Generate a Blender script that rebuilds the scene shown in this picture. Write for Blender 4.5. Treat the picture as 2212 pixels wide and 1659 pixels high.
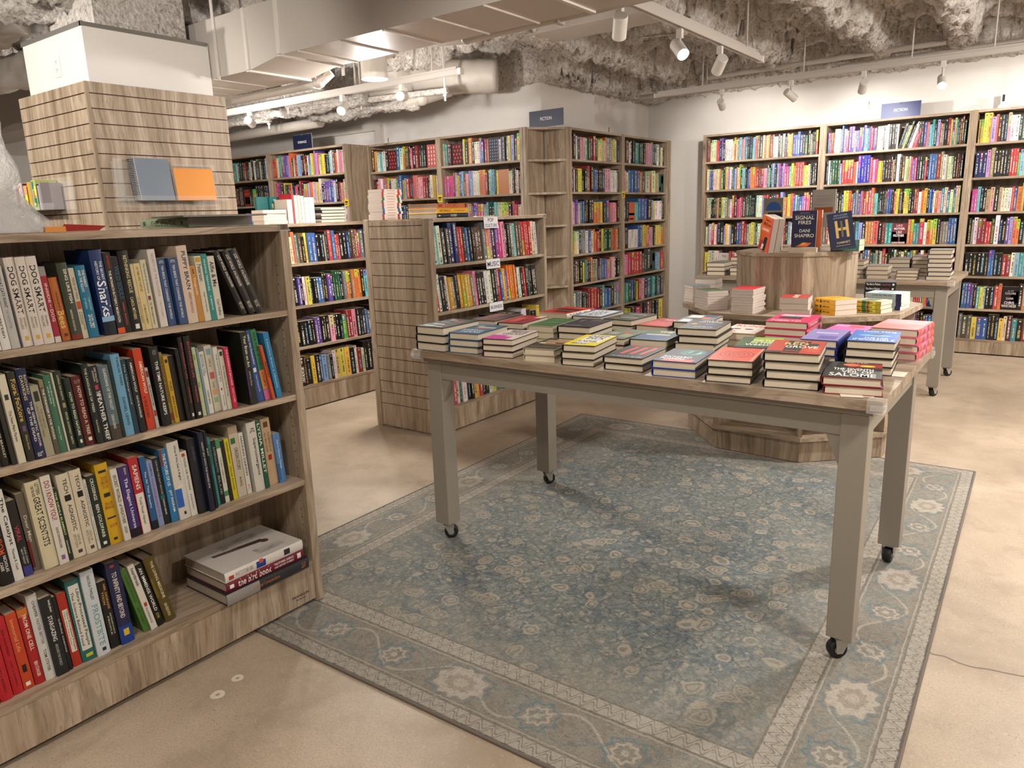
"""Bookshop interior, built procedurally."""
EXPOSURE = 0.88
LK = 1.0
import bpy, math, random
import numpy as np
from mathutils import Vector, Matrix
random.seed(7); rng = np.random.default_rng(11)
for o in list(bpy.data.objects): bpy.data.objects.remove(o)
SC = bpy.context.scene; COL = SC.collection
PI = math.pi; R = math.radians

# ---------------------------------------------------------------- camera, world, exposure
FPX, PITCH, ROLL, YAW, CAMZ = 1592.675, 12.93257, -1.83087, -36.813, 1.42
def cam_axes():
    p, r, y = R(PITCH), R(ROLL), R(YAW)
    f = Vector((0, math.cos(p), -math.sin(p))); u0 = Vector((0, math.sin(p), math.cos(p))); r0 = Vector((1, 0, 0))
    rt = math.cos(r)*r0 + math.sin(r)*u0; up = -math.sin(r)*r0 + math.cos(r)*u0
    ex = Vector((math.cos(y), math.sin(y), 0)); ey = Vector((-math.sin(y), math.cos(y), 0))
    w = lambda v: Vector((v.dot(ex), v.dot(ey), v.z))
    return w(rt), w(up), w(f)
rt, up, fw = cam_axes()
cd = bpy.data.cameras.new('camera'); cam = bpy.data.objects.new('camera', cd); COL.objects.link(cam)
cd.sensor_width = 36.0; cd.sensor_fit = 'HORIZONTAL'; cd.lens = FPX*36.0/2212.0; cd.clip_start = .02; cd.clip_end = 60
cam.matrix_world = Matrix(((rt.x, up.x, -fw.x, 0), (rt.y, up.y, -fw.y, 0), (rt.z, up.z, -fw.z, CAMZ), (0, 0, 0, 1)))
SC.camera = cam
wd = bpy.data.worlds.new('world'); SC.world = wd; wd.use_nodes = True
wd.node_tree.nodes['Background'].inputs[0].default_value = (.9, .86, .82, 1)
wd.node_tree.nodes['Background'].inputs[1].default_value = .30
SC.view_settings.view_transform = 'Standard'; SC.view_settings.look = 'None'
SC.view_settings.exposure = EXPOSURE if 'EXPOSURE' in globals() else 0.0
SC.view_settings.gamma = 1.0; SC.view_settings.use_curve_mapping = False

LIGHT_WARM = (1.0, .945, .875)
def spot(loc, target, energy, size=70, blend=.5, radius=.03, color=LIGHT_WARM, parent=None):
    l = bpy.data.lights.new('spot_lamp', 'SPOT'); l.energy = energy; l.spot_size = R(size); l.spot_blend = blend
    l.shadow_soft_size = radius; l.color = color
    o = bpy.data.objects.new('spot_lamp', l); COL.objects.link(o)
    o.location = loc; d = Vector(target) - Vector(loc)
    o.rotation_euler = d.to_track_quat('-Z', 'Y').to_euler()
    if parent:
        o.parent = parent
    return o

# ---------------------------------------------------------------- helpers
def lin(h):
    h = h.strip('#')
    v = [int(h[i:i+2], 16)/255 for i in (0, 2, 4)]
    return tuple(x/12.92 if x <= .04045 else ((x+.055)/1.055)**2.4 for x in v)
def tag(o, label=None, cat=None, group=None, kind=None):
    if label: o['label'] = label
    if cat: o['category'] = cat
    if group: o['group'] = group
    if kind: o['kind'] = kind
    return o
def empty(name, loc=(0, 0, 0), rz=0.0):
    o = bpy.data.objects.new(name, None); COL.objects.link(o); o.location = loc; o.rotation_euler = (0, 0, rz)
    o.empty_display_size = .05
    return o

class MB:
    def __init__(s): s.v = []; s.f = []; s.c = []; s.k = []; s.uv = []; s.mi = []
    def face(s, pts, col=(.5, .5, .5), ink=None, uv=None, mi=0):
        n = len(s.v); s.v += [tuple(p) for p in pts]; s.f.append(tuple(range(n, n+len(pts))))
        s.c.append(col); s.k.append(ink or col); s.uv.append(uv or [(0., -9.)]*len(pts)); s.mi.append(mi)
    def mesh(s, vs, fs, col=(.5, .5, .5), mi=0):
        n = len(s.v); s.v += [tuple(p) for p in vs]
        for f in fs:
            s.f.append(tuple(i+n for i in f)); s.c.append(col); s.k.append(col); s.uv.append([(0., -9.)]*len(f)); s.mi.append(mi)
    def box(s, x0, x1, y0, y1, z0, z1, col=(.5, .5, .5), M=None, mi=0):
        vs = [(x0, y0, z0), (x1, y0, z0), (x1, y1, z0), (x0, y1, z0), (x0, y0, z1), (x1, y0, z1), (x1, y1, z1), (x0, y1, z1)]
        if M is not None: vs = [tuple(M @ Vector(p)) for p in vs]
        s.mesh(vs, [(0, 3, 2, 1), (4, 5, 6, 7), (0, 1, 5, 4), (1, 2, 6, 5), (2, 3, 7, 6), (3, 0, 4, 7)], col, mi)
    def tube(s, p0, p1, r, n=14, r1=None, caps=True, col=(.5, .5, .5), mi=0):
        p0 = Vector(p0); p1 = Vector(p1); r1 = r if r1 is None else r1
        d = (p1-p0).normalized(); a = d.orthogonal().normalized(); b = d.cross(a)
        vs = []
        for p, rr in ((p0, r), (p1, r1)):
            for i in range(n):
                t = 2*PI*i/n; vs.append(p + rr*(math.cos(t)*a + math.sin(t)*b))
        fs = [(i, (i+1) % n, n+(i+1) % n, n+i) for i in range(n)]
        if caps: fs += [tuple(reversed(range(n))), tuple(range(n, 2*n))]
        s.mesh(vs, fs, col, mi)
    def prism(s, poly, z0, z1, col=(.5, .5, .5), mi=0):
        n = len(poly); vs = [(x, y, z0) for x, y in poly] + [(x, y, z1) for x, y in poly]
        s.mesh(vs, [tuple(reversed(range(n))), tuple(range(n, 2*n))] + [(i, (i+1) % n, n+(i+1) % n, n+i) for i in range(n)], col, mi)
    def build(s, name, mat, parent=None, smooth=False, kind=None):
        me = bpy.data.meshes.new(name); me.from_pydata(s.v, [], s.f)
        ca = me.attributes.new('Col', 'FLOAT_COLOR', 'CORNER'); ka = me.attributes.new('Ink', 'FLOAT_COLOR', 'CORNER')
        cl = []; kl = []; ul = []
        for f, c, k, u in zip(s.f, s.c, s.k, s.uv):
            for j in range(len(f)):
                cl += [c[0], c[1], c[2], 1]; kl += [k[0], k[1], k[2], 1]; ul += [u[j][0], u[j][1]]
        ca.data.foreach_set('color', cl); ka.data.foreach_set('color', kl)
        uvl = me.uv_layers.new(name='UVMap'); uvl.data.foreach_set('uv', ul)
        mats = mat if isinstance(mat, (list, tuple)) else [mat]
        for m in mats: me.materials.append(m)
        if len(mats) > 1: me.polygons.foreach_set('material_index', s.mi)
        if smooth: me.polygons.foreach_set('use_smooth', [True]*len(s.f))
        me.update()
        o = bpy.data.objects.new(name, me); COL.objects.link(o)
        if parent is not None: o.parent = parent
        if kind: o['kind'] = kind
        return o

# ---------------------------------------------------------------- node helpers
class NT:
    def __init__(s, name):
        s.m = bpy.data.materials.new(name); s.m.use_nodes = True; s.t = s.m.node_tree; s.n = s.t.nodes; s.l = s.t.links
        s.b = s.n['Principled BSDF']
    def node(s, typ, **kw):
        n = s.n.new(typ)
        for k, v in kw.items(): setattr(n, k, v)
        return n
    def put(s, sock, v):
        if v is None: return
        if hasattr(v, 'is_output') or isinstance(v, bpy.types.NodeSocket): s.l.new(v, sock)
        else: sock.default_value = v
    def math(s, op, a, b=None, c=None, clamp=False):
        n = s.node('ShaderNodeMath', operation=op, use_clamp=clamp)
        s.put(n.inputs[0], a); s.put(n.inputs[1], b); s.put(n.inputs[2], c)
        return n.outputs[0]
    def mix(s, f, a, b, mode='MIX'):
        n = s.node('ShaderNodeMix', data_type='RGBA', blend_type=mode)
        s.put(n.inputs[0], f)
        for sock, v in ((n.inputs[6], a), (n.inputs[7], b)):
            if isinstance(v, (tuple, list)) and len(v) == 3: v = (*v, 1)
            s.put(sock, v)
        return n.outputs[2]
    def coord(s, out='Object'): return s.node('ShaderNodeTexCoord').outputs[out]
    def map(s, vec, scale=(1, 1, 1), loc=(0, 0, 0)):
        n = s.node('ShaderNodeMapping'); s.l.new(vec, n.inputs[0]); n.inputs['Scale'].default_value = scale; n.inputs['Location'].default_value = loc
        return n.outputs[0]
    def noise(s, vec, scale, detail=3, rough=.5, dist=0):
        n = s.node('ShaderNodeTexNoise'); s.l.new(vec, n.inputs['Vector']); n.inputs['Scale'].default_value = scale
        n.inputs['Detail'].default_value = detail; n.inputs['Roughness'].default_value = rough; n.inputs['Distortion'].default_value = dist
        return n.outputs['Fac'] if 'Fac' in n.outputs else n.outputs[0]
    def noisecol(s, vec, scale, detail=2):
        n = s.node('ShaderNodeTexNoise'); s.l.new(vec, n.inputs['Vector']); n.inputs['Scale'].default_value = scale; n.inputs['Detail'].default_value = detail
        return n.outputs['Color']
    def voro(s, vec, scale, feature='F1', out='Distance', rnd=1.0):
        n = s.node('ShaderNodeTexVoronoi', feature=feature); s.l.new(vec, n.inputs['Vector']); n.inputs['Scale'].default_value = scale
        if 'Randomness' in n.inputs: n.inputs['Randomness'].default_value = rnd
        return n.outputs[out]
    def ramp(s, f, stops):
        n = s.node('ShaderNodeValToRGB'); e = n.color_ramp.elements
        while len(e) < len(stops): e.new(.5)
        for i, (p, c) in enumerate(stops):
            e[i].position = p; e[i].color = (*c, 1) if len(c) == 3 else c
        s.put(n.inputs[0], f); return n.outputs[0]
    def ss(s, v, a, b):
        n = s.node('ShaderNodeMapRange', interpolation_type='SMOOTHSTEP'); s.put(n.inputs[0], v); n.inputs[1].default_value = a; n.inputs[2].default_value = b
        return n.outputs[0]
    def xyz(s, vec):
        n = s.node('ShaderNodeSeparateXYZ'); s.l.new(vec, n.inputs[0]); return n.outputs
    def comb(s, x, y, z=0.0):
        n = s.node('ShaderNodeCombineXYZ'); s.put(n.inputs[0], x); s.put(n.inputs[1], y); s.put(n.inputs[2], z); return n.outputs[0]
    def bump(s, h, strength=.3, dist=.01):
        n = s.node('ShaderNodeBump'); s.put(n.inputs['Height'], h); n.inputs['Strength'].default_value = strength; n.inputs['Distance'].default_value = dist
        s.l.new(n.outputs[0], s.b.inputs['Normal'])
    def set(s, col=None, rough=None, metal=None, **kw):
        if col is not None:
            if isinstance(col, (tuple, list)) and len(col) == 3: col = (*col, 1)
            s.put(s.b.inputs['Base Color'], col)
        if rough is not None: s.put(s.b.inputs['Roughness'], rough)
        if metal is not None: s.put(s.b.inputs['Metallic'], metal)
        for k, v in kw.items(): s.put(s.b.inputs[k], v)
        return s.m

def plain(name, col, rough=.5, metal=0, **kw):
    t = NT(name); return t.set(col, rough, metal, **kw)

def wood(name, ax, tint=1.0):
    """grey-beige laminate; grain runs along axis ax of the thing"""
    t = NT(name); v = t.coord('Object')
    oi = t.node('ShaderNodeObjectInfo')
    off = t.node('ShaderNodeVectorMath', operation='SCALE'); off.inputs[0].default_value = (13.1, 7.7, 5.3); t.l.new(oi.outputs['Random'], off.inputs['Scale'])
    add = t.node('ShaderNodeVectorMath', operation='ADD'); t.l.new(v, add.inputs[0]); t.l.new(off.outputs[0], add.inputs[1]); v = add.outputs[0]
    sc = [7., 7., 7.]; sc[ax] = .55
    w = t.noisecol(t.map(v, (1.2, 1.2, 1.2)), 1.6, 2)
    ww = t.node('ShaderNodeVectorMath', operation='SCALE'); t.l.new(w, ww.inputs[0]); ww.inputs['Scale'].default_value = .10
    a2 = t.node('ShaderNodeVectorMath', operation='ADD'); t.l.new(v, a2.inputs[0]); t.l.new(ww.outputs[0], a2.inputs[1]); vv = a2.outputs[0]
    broad = t.noise(t.map(vv, tuple(x*(1.7 if i != ax else 1) for i, x in enumerate(sc))), 1.6, 6, .66)
    fine = t.noise(t.map(vv, tuple(x*8 if i != ax else x*2.2 for i, x in enumerate(sc))), 2.2, 4, .65)
    ks = [5., 5., 5.]; ks[ax] = 2.4
    kd = t.voro(t.map(vv, tuple(ks)), .55, rnd=1)
    knot = t.ss(kd, .14, .0)
    rings = t.math('SINE', t.math('MULTIPLY', t.math('ADD', kd, t.math('MULTIPLY', broad, .25)), 55.0))
    rm = t.math('MULTIPLY', t.math('MULTIPLY', rings, .5), t.ss(kd, .42, .08))
    k = lambda h: tuple(c*tint for c in lin(h))
    c = t.ramp(broad, [(.3, k('74624f')), (.44, k('95826c')), (.56, k('ab9882')), (.72, k('bfae98'))])
    c = t.mix(t.math('MULTIPLY', t.ss(fine, .5, .66), .55), c, k('6c5b4b'))
    c = t.mix(t.math('MULTIPLY', t.ss(rm, .1, .4), .35), c, k('6f5e4d'))
    c = t.mix(t.math('MULTIPLY', knot, .8), c, k('43352a'))
    t.bump(fine, .06, .002)
    return t.set(c, .46)

M = {}
M['wood_x'] = wood('wood_laminate_x', 0); M['wood_y'] = wood('wood_laminate_y', 1); M['wood_z'] = wood('wood_laminate_z', 2)
M['groove'] = plain('groove_brown', lin('5c3c2e'), .6)
M['table_paint'] = plain('taupe_paint', lin('8f877b'), .45)
M['white_paint'] = plain('white_paint', lin('d9d2c9'), .5)
M['white_plastic'] = plain('white_plastic', lin('e6e2da'), .35)
M['black'] = plain('black_rubber', lin('14130f'), .55)
M['dark'] = plain('dark_void', lin('15110e'), .8)
M['chrome'] = plain('zinc_steel', lin('b9b6ae'), .35, .7)
def clearplastic(name, col=(1, 1, 1), rough=.08, alpha=.22):
    t = NT(name); return t.set(col, rough, Alpha=alpha, IOR=1.45)
M['acrylic'] = clearplastic('clear_acrylic', (.9, .9, .88), .05, .07)
M['bracket'] = clearplastic('clear_corner_guard', (.93, .92, .9), .1, .22)

def vcol(name, rough=.45, spec=.5):
    t = NT(name); a = t.node('ShaderNodeAttribute', attribute_name='Col')
    return t.set(a.outputs['Color'], rough, **{'Specular IOR Level': spec})
M['cover'] = vcol('book_cover_card', .38, .45)
M['ink'] = vcol('printed_ink', .45, .35)
M['emboss'] = vcol('coloured_surface', .5)
def pages():
    t = NT('book_pages'); a = t.node('ShaderNodeAttribute', attribute_name='Col'); v = t.coord('Object')
    n = t.noise(t.map(v, (900, 3, 3)), 1.0, 1)
    c = t.mix(t.math('MULTIPLY', n, .35), a.outputs['Color'], lin('a8977f'))
    return t.set(c, .8)
M['pages'] = pages()
def spineprint():
    """cover card whose spine carries small marks that read as lettering at a distance"""
    t = NT('printed_spine'); a = t.node('ShaderNodeAttribute', attribute_name='Col'); k = t.node('ShaderNodeAttribute', attribute_name='Ink')
    uv = t.node('ShaderNodeUVMap', uv_map='UVMap').outputs[0]; s = t.xyz(uv)
    u, v = s[0], s[1]
    cellid = t.math('FLOOR', v)                        # one whole number per book
    fv = t.math('FRACT', v)
    w = t.node('ShaderNodeTexWhiteNoise', noise_dimensions='1D'); t.l.new(cellid, w.inputs['W']); r1 = w.outputs['Value']
    wc = t.xyz(w.outputs['Color'])
    lo = t.math('MULTIPLY_ADD', r1, .18, .04); hi = t.math('MULTIPLY_ADD', wc[1], .3, .52)
    m1 = t.math('MULTIPLY', t.math('GREATER_THAN', fv, lo), t.math('LESS_THAN', fv, hi))
    m2 = t.math('MULTIPLY', t.math('GREATER_THAN', fv, t.math('ADD', hi, .06)), t.math('LESS_THAN', fv, t.math('ADD', hi, .2)))
    hw = t.math('MULTIPLY_ADD', wc[2], .14, .10)
    du = t.math('ABSOLUTE', t.math('SUBTRACT', u, .5))
    mu = t.math('LESS_THAN', du, hw); mu2 = t.math('LESS_THAN', du, .09)
    g = t.noise(t.comb(t.math('MULTIPLY', u, 3.0), t.math('MULTIPLY', v, 46.0), cellid), 1.0, 1, .6)
    gl = t.ss(g, .47, .54)
    logo = t.math('MULTIPLY', t.math('LESS_THAN', du, .17), t.math('MULTIPLY', t.math('GREATER_THAN', fv, .9), t.math('LESS_THAN', fv, .95)))
    mask = t.math('MAXIMUM', t.math('MULTIPLY', t.math('MAXIMUM', t.math('MULTIPLY', m1, mu), t.math('MULTIPLY', m2, mu2)), gl), t.math('MULTIPLY', logo, t.math('GREATER_THAN', r1, .4)))
    mask = t.math('MULTIPLY', mask, t.math('GREATER_THAN', v, -1.0))
    band = t.math('MULTIPLY', t.math('MULTIPLY', t.math('GREATER_THAN', wc[0], .72), t.math('GREATER_THAN', fv, t.math('MULTIPLY_ADD', wc[2], .4, .5))), t.math('GREATER_THAN', v, -1.0))
    hsv = t.node('ShaderNodeHueSaturation'); hsv.inputs['Value'].default_value = .8; t.l.new(a.outputs['Color'], hsv.inputs['Color']); t.l.new(t.math('MULTIPLY_ADD', r1, .4, .3), hsv.inputs['Hue'])
    c = t.mix(band, a.outputs['Color'], hsv.outputs[0])
    c = t.mix(mask, c, k.outputs['Color'])
    return t.set(c, .4)
M['spine'] = spineprint()

def metal_track(): return plain('track_enamel', lin('c9c1b8'), .35)
M['track'] = metal_track()
def emit(name, col, strength):
    t = NT(name); t.set(col, .4); t.b.inputs['Emission Color'].default_value = (*col, 1); t.b.inputs['Emission Strength'].default_value = strength; return t.m
M['lamp_on'] = emit('lamp_lens_lit', (1, .95, .85), 40)
M['lamp_soft'] = emit('lamp_lens_edge', (1, .95, .86), 12)

# ---- walls, floor, ceiling
def wallmat():
    t = NT('matt_wall_paint'); v = t.coord('Object'); n = t.noise(v, 1.3, 3); g = t.noise(v, 220, 2)
    c = t.mix(t.math('MULTIPLY', n, .35), lin('dfdad4'), lin('d2ccc5')); t.bump(g, .08, .002); return t.set(c, .75)
M['wall'] = wallmat()
def floormat():
    t = NT('polished_concrete'); v = t.coord('Object')
    big = t.noise(v, .9, 5, .6, .4); mid = t.noise(v, 5, 5, .65, .5); fine = t.noise(v, 160, 3, .7)
    c = t.ramp(big, [(.3, lin('8e7f6e')), (.48, lin('aa9985')), (.62, lin('bdac98')), (.8, lin('cbbdab'))])
    c = t.mix(t.math('MULTIPLY', t.ss(mid, .46, .7), .5), c, lin('948370'))
    c = t.mix(t.math('MULTIPLY', t.ss(fine, .45, .62), .45), c, lin('97836c'))
    c = t.mix(t.math('MULTIPLY', t.ss(t.noise(v, 60, 4, .8), .56, .66), .3), c, lin('d3bf9f'))
    sp = t.math('MULTIPLY', t.ss(t.voro(v, 75), .17, .09), t.ss(t.noise(v, 2.2, 3), .47, .62))
    c = t.mix(t.math('MULTIPLY', sp, .75), c, lin('5e4c39'))
    wsp = t.ss(t.voro(t.map(v, (1, 1, 1), (3.3, 1.7, 0)), 14), .05, .03)
    c = t.mix(t.math('MULTIPLY', wsp, .3), c, lin('d9cdb8'))
    r = t.math('MULTIPLY_ADD', mid, .25, .30)
    t.bump(fine, .05, .001)
    return t.set(c, r, **{'Specular IOR Level': .35})
M['floor'] = floormat()
def fuzz(name, dark=1.0):
    t = NT(name); v = t.coord('Object')
    a = t.noise(v, 30, 7, .8, .5); b = t.noise(v, 6, 5, .7, .8); d = t.voro(v, 45)
    c = t.ramp(t.math('ADD', t.math('MULTIPLY', a, .82), t.math('MULTIPLY', b, .18)), [(.36, tuple(min(.92, dark*x) for x in lin('5b554f'))), (.45, tuple(min(.92, dark*x) for x in lin('aca49b'))), (.53, tuple(min(.92, dark*x) for x in lin('c2bbb4'))), (.66, tuple(min(.92, dark*x) for x in lin('ece6df')))])
    h = t.math('ADD', t.math('MULTIPLY', a, .7), t.math('MULTIPLY', t.math('SUBTRACT', 1.0, d), .5))
    t.bump(h, .75, .035)
    return t.set(c, .95)
M['fuzz'] = fuzz('sprayed_fireproofing', 1.45); M['fuzz_l'] = fuzz('sprayed_fireproofing_pipe', 1.3)
def rugmat(hx, hy):
    t = NT('woven_rug'); P = t.coord('Object'); m = t.math
    nz = t.xyz(t.noisecol(P, 7, 4)); nf = t.xyz(t.noisecol(P, 38, 2))
    sp = t.xyz(P)
    x = m('ADD', sp[0], m('MULTIPLY', m('SUBTRACT', nf[0], .5), .008)); y = m('ADD', sp[1], m('MULTIPLY', m('SUBTRACT', nf[1], .5), .008))
    dx = m('SUBTRACT', hx, m('ABSOLUTE', x)); dy = m('SUBTRACT', hy, m('ABSOLUTE', y))
    d = m('MINIMUM', dx, dy); isx = m('LESS_THAN', dx, dy)
    s = m('ADD', m('MULTIPLY', isx, y), m('MULTIPLY', m('SUBTRACT', 1.0, isx), x))
    def band(v, a, b, e=.002): return m('MULTIPLY', t.ss(v, a-e, a+e), t.ss(v, b+e, b-e))
    def line(v, at, w): return t.ss(m('ABSOLUTE', m('SUBTRACT', v, at)), w, w*.45)
    # ---- field
    wv = t.comb(m('MULTIPLY_ADD', m('SUBTRACT', nz[0], .5), .11, x), m('MULTIPLY_ADD', m('SUBTRACT', nz[1], .5), .11, y))
    f1 = t.voro(wv, 9.5, rnd=.85); e1 = t.voro(wv, 9.5, 'DISTANCE_TO_EDGE', rnd=.85); f2 = t.voro(wv, 30); e2 = t.voro(wv, 26, 'DISTANCE_TO_EDGE')
    worn = t.noise(P, 3.2, 6, .7, .3); worn2 = t.noise(t.map(P, (1, 1, 1), (4, 2, 1)), 19, 6, .78)
    base = t.mix(t.ss(worn, .38, .62), lin('6a716c'), lin('4b5a62'))
    base = t.mix(m('MULTIPLY', t.ss(worn2, .44, .6), .75), base, lin('85867c'))
    base = t.mix(m('MULTIPLY', t.ss(t.noise(P, 48, 4, .8, .6), .52, .62), .5), base, lin('3a4a54'))
    base = t.mix(m('MULTIPLY', m('MULTIPLY', t.ss(e2, .12, .04), t.ss(worn2, .38, .52)), .75), base, lin('33424b'))
    petal = m('ADD', m('MULTIPLY', m('SINE', m('MULTIPLY', f1, 46.0)), .5), .5)
    flow = t.ss(f1, .40, .33)
    fcol = t.mix(t.ss(petal, .35, .7), lin('726d61'), lin('9d9585'))
    base = t.mix(m('MULTIPLY', m('MULTIPLY', flow, t.ss(worn2, .28, .5)), .9), base, fcol)
    base = t.mix(m('MULTIPLY', m('MULTIPLY', line(f1, .41, .05), t.ss(worn, .4, .6)), .6), base, lin('364650'))
    base = t.mix(m('MULTIPLY', t.ss(f2, .30, .16), .7), base, lin('a0978a'))
    base = t.mix(m('MULTIPLY', m('MULTIPLY', line(e1, .05, .03), t.ss(worn2, .45, .6)), .5), base, lin('978f80'))
    base = t.mix(m('MULTIPLY', m('MULTIPLY', t.ss(m('ADD', d, m('MULTIPLY', worn, .5)), .95, .45), t.ss(worn2, .3, .5)), .65), base, lin('8b8578'))
    # ---- main border
    ph = m('SUBTRACT', m('MULTIPLY', m('FRACT', m('DIVIDE', m('ADD', s, .39+8.5), .85)), .85), .425)
    dm = m('SUBTRACT', d, .152)
    bb = t.mix(t.ss(worn2, .4, .62), lin('857e72'), lin('736c62'))
    bb = t.mix(m('MULTIPLY', t.ss(worn, .5, .7), .6), bb, lin('808a85'))
    bb = t.mix(m('MULTIPLY', m('MULTIPLY', t.ss(e2, .09, .02), t.ss(worn2, .45, .6)), .4), bb, lin('a59c8e'))
    bb = t.mix(m('MULTIPLY', t.ss(t.noise(t.map(P, (1, 1, 1), (7, 3, 0)), 26, 5, .8, .8), .53, .6), .5), bb, lin('5f6a6a'))
    bb = t.mix(m('MULTIPLY', t.ss(f2, .16, .1), .5), bb, lin('6a6055'))
    wav = m('MULTIPLY', m('COSINE', m('MULTIPLY', s, 2*PI/.425)), .062)
    bb = t.mix(m('MULTIPLY', line(m('SUBTRACT', dm, wav), 0, .007), .75), bb, lin('aba293'))
    bb = t.mix(m('MULTIPLY', line(m('ADD', dm, wav), 0, .005), .55), bb, lin('587078'))
    # medallions and small rosettes
    r = m('SQRT', m('ADD', m('POWER', m('DIVIDE', ph, .082), 2), m('POWER', m('DIVIDE', dm, .062), 2)))
    ang = m('ARCTAN2', dm, ph)
    rr = m('MULTIPLY', r, m('MULTIPLY_ADD', m('SINE', m('MULTIPLY', ang, 10.0)), .10, 1.0))
    bb = t.mix(t.ss(rr, 1.12, 1.0), bb, lin('a89f92'))
    bb = t.mix(m('MULTIPLY', t.ss(rr, .66, .58), .8), bb, lin('8c7f72'))
    bb = t.mix(m('MULTIPLY', t.ss(rr, .34, .28), .9), bb, lin('a89e90'))
    bb = t.mix(m('MULTIPLY', line(rr, 1.3, .12), .5), bb, lin('4f6874'))
    ph2 = m('SUBTRACT', m('ABSOLUTE', ph), .285)
    q = m('SQRT', m('ADD', m('POWER', ph2, 2), m('POWER', dm, 2)))
    q = m('MULTIPLY', q, m('MULTIPLY_ADD', m('SINE', m('MULTIPLY', m('ARCTAN2', dm, ph2), 8.0)), .12, 1.0))
    bb = t.mix(m('MULTIPLY', line(q, .058, .008), .7), bb, lin('4f6c74'))
    bb = t.mix(m('MULTIPLY', line(q, .034, .007), .8), bb, lin('aea597'))
    bb = t.mix(m('MULTIPLY', t.ss(q, .014, .010), .8), bb, lin('aea597'))
    # ---- guards
    gz = m('SINE', m('MULTIPLY', s, 2*PI/.046))
    def guard(c0, w):
        g = m('DIVIDE', m('SUBTRACT', d, c0), w)
        a = t.mix(t.ss(m('ABSOLUTE', m('SUBTRACT', m('ABSOLUTE', m('SUBTRACT', g, m('MULTIPLY', gz, .55))), .30)), .16, .06), lin('9f978b'), lin('756d63'))
        a = t.mix(m('MULTIPLY', t.ss(worn2, .5, .62), .5), a, lin('a59c90')); return a
    g1 = guard(.030, .026); g2 = guard(.285, .030)
    c = t.mix(t.ss(d, .318, .322), bb, base)
    c = t.mix(band(d, .252, .318), c, g2); c = t.mix(t.ss(d, .058, .055), c, g1)
    for at, w, h in ((.252, .005, '5f574c'), (.318, .005, '5f574c'), (.242, .003, 'a49c8f'), (.232, .003, '7a7268'), (.058, .004, '6a6257'), (.068, .003, 'a49c8f'), (.076, .003, '7a7268')):
        c = t.mix(m('MULTIPLY', line(d, at, w), .85), c, lin(h))
    c = t.mix(t.ss(d, .009, .006), c, lin('4d4740'))
    brk = t.noise(P, 55, 5, .85, .5)
    c = t.mix(m('MULTIPLY', t.ss(brk, .47, .6), .42), c, lin('8d877c'))
    c = t.mix(m('MULTIPLY', t.ss(t.noise(t.map(P, (1, 1, 1), (2, 9, 4)), 75, 4, .8), .54, .64), .35), c, lin('4a4c4b'))
    # weave and abrasion
    weave = t.noise(t.map(P, (60, 420, 1)), 1.0, 2, .6); grain = t.noise(P, 210, 2, .7)
    c = t.mix(m('MULTIPLY', t.ss(weave, .5, .68), .30), c, lin('b5b0a4'))
    c = t.mix(m('MULTIPLY', t.ss(grain, .5, .7), .35), c, lin('4f4d48'))
    t.bump(m('ADD', weave, grain), .45, .004)
    return t.set(c, .92)
# ================================================================ the room
def struct(name, mb, mat, **k): return mb.build(name, mat, kind='structure', **k)
b = MB(); b.box(-11, 3.2, -2.2, 8.75, -.12, 0); struct('floor', b, M['floor'])
b = MB(); b.box(-4.13, 3.2, 8.37, 8.55, 0, 3.15); struct('wall_back', b, M['wall'])
b = MB(); b.box(-4.33, -4.13, 6.12, 8.55, 0, 3.15); struct('wall_side', b, M['wall'])
b = MB(); b.box(-11, -4.33, 6.12, 6.32, 0, 3.15); struct('wall_middle', b, M['wall'])
b = MB(); b.box(-11.2, -11, -2.2, 6.32, 0, 3.15); struct('wall_left', b, M['wall'])
b = MB(); b.box(3.2, 3.4, -2.4, 8.75, 0, 3.15); struct('wall_right', b, M['wall'])
b = MB(); b.box(-11.2, 3.4, -2.4, -2.2, 0, 3.15); struct('wall_front', b, M['wall'])
# baseboard strip on the back wall, and the pale bulkhead behind the romance shelves
b = MB(); b.box(-4.13, -3.4, 8.355, 8.37, 0, .1); struct('baseboard_back', b, M['white_paint'])
b = MB(); b.box(-7.7, -6.25, 6.06, 6.12, 2.38, 2.46); b.box(-6.33, -6.25, 6.06, 6.12, 2.1, 2.38); struct('trim_1', b, M['white_paint'])

# sprayed ceiling: a height field of deck ribs, joists and wall margins
def fbm(X, Y, seeds):
    z = np.zeros_like(X)
    for f, a, s in seeds:
        r = np.random.default_rng(s)
        for _ in range(5):
            th = r.uniform(0, 2*PI); ph = r.uniform(0, 2*PI); ff = f*r.uniform(.7, 1.4)
            z += a*np.sin(ff*(X*np.cos(th)+Y*np.sin(th))+ph+1.3*np.sin(ff*.43*(X*np.sin(th)-Y*np.cos(th))+ph*2))
    return z
xs = np.arange(-9.6, 1.4, .026); ys = np.arange(1.2, 8.4, .026)
gx, gy = np.meshgrid(xs, ys)
nz = fbm(gx, gy, [(7, .005, 1), (17, .005, 2), (40, .006, 3), (75, .005, 4)]); nzz = rng.normal(0, 1, gx.shape)
zc = 3.06 + nz
fl = np.abs(((gy + .05*np.sin(gx*1.7)+.03*np.sin(gx*4.1)+nz) / .47) % 1.0 - .5)
zc -= .17*np.clip((.16-fl)/.05, 0, 1)*(1+.2*np.sin(gx*9+gy*3))
JX = [-8.9, -7.4, -6.1, -4.85, -3.52, -2.42, -1.54, -.87, -.1, .75]
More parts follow.
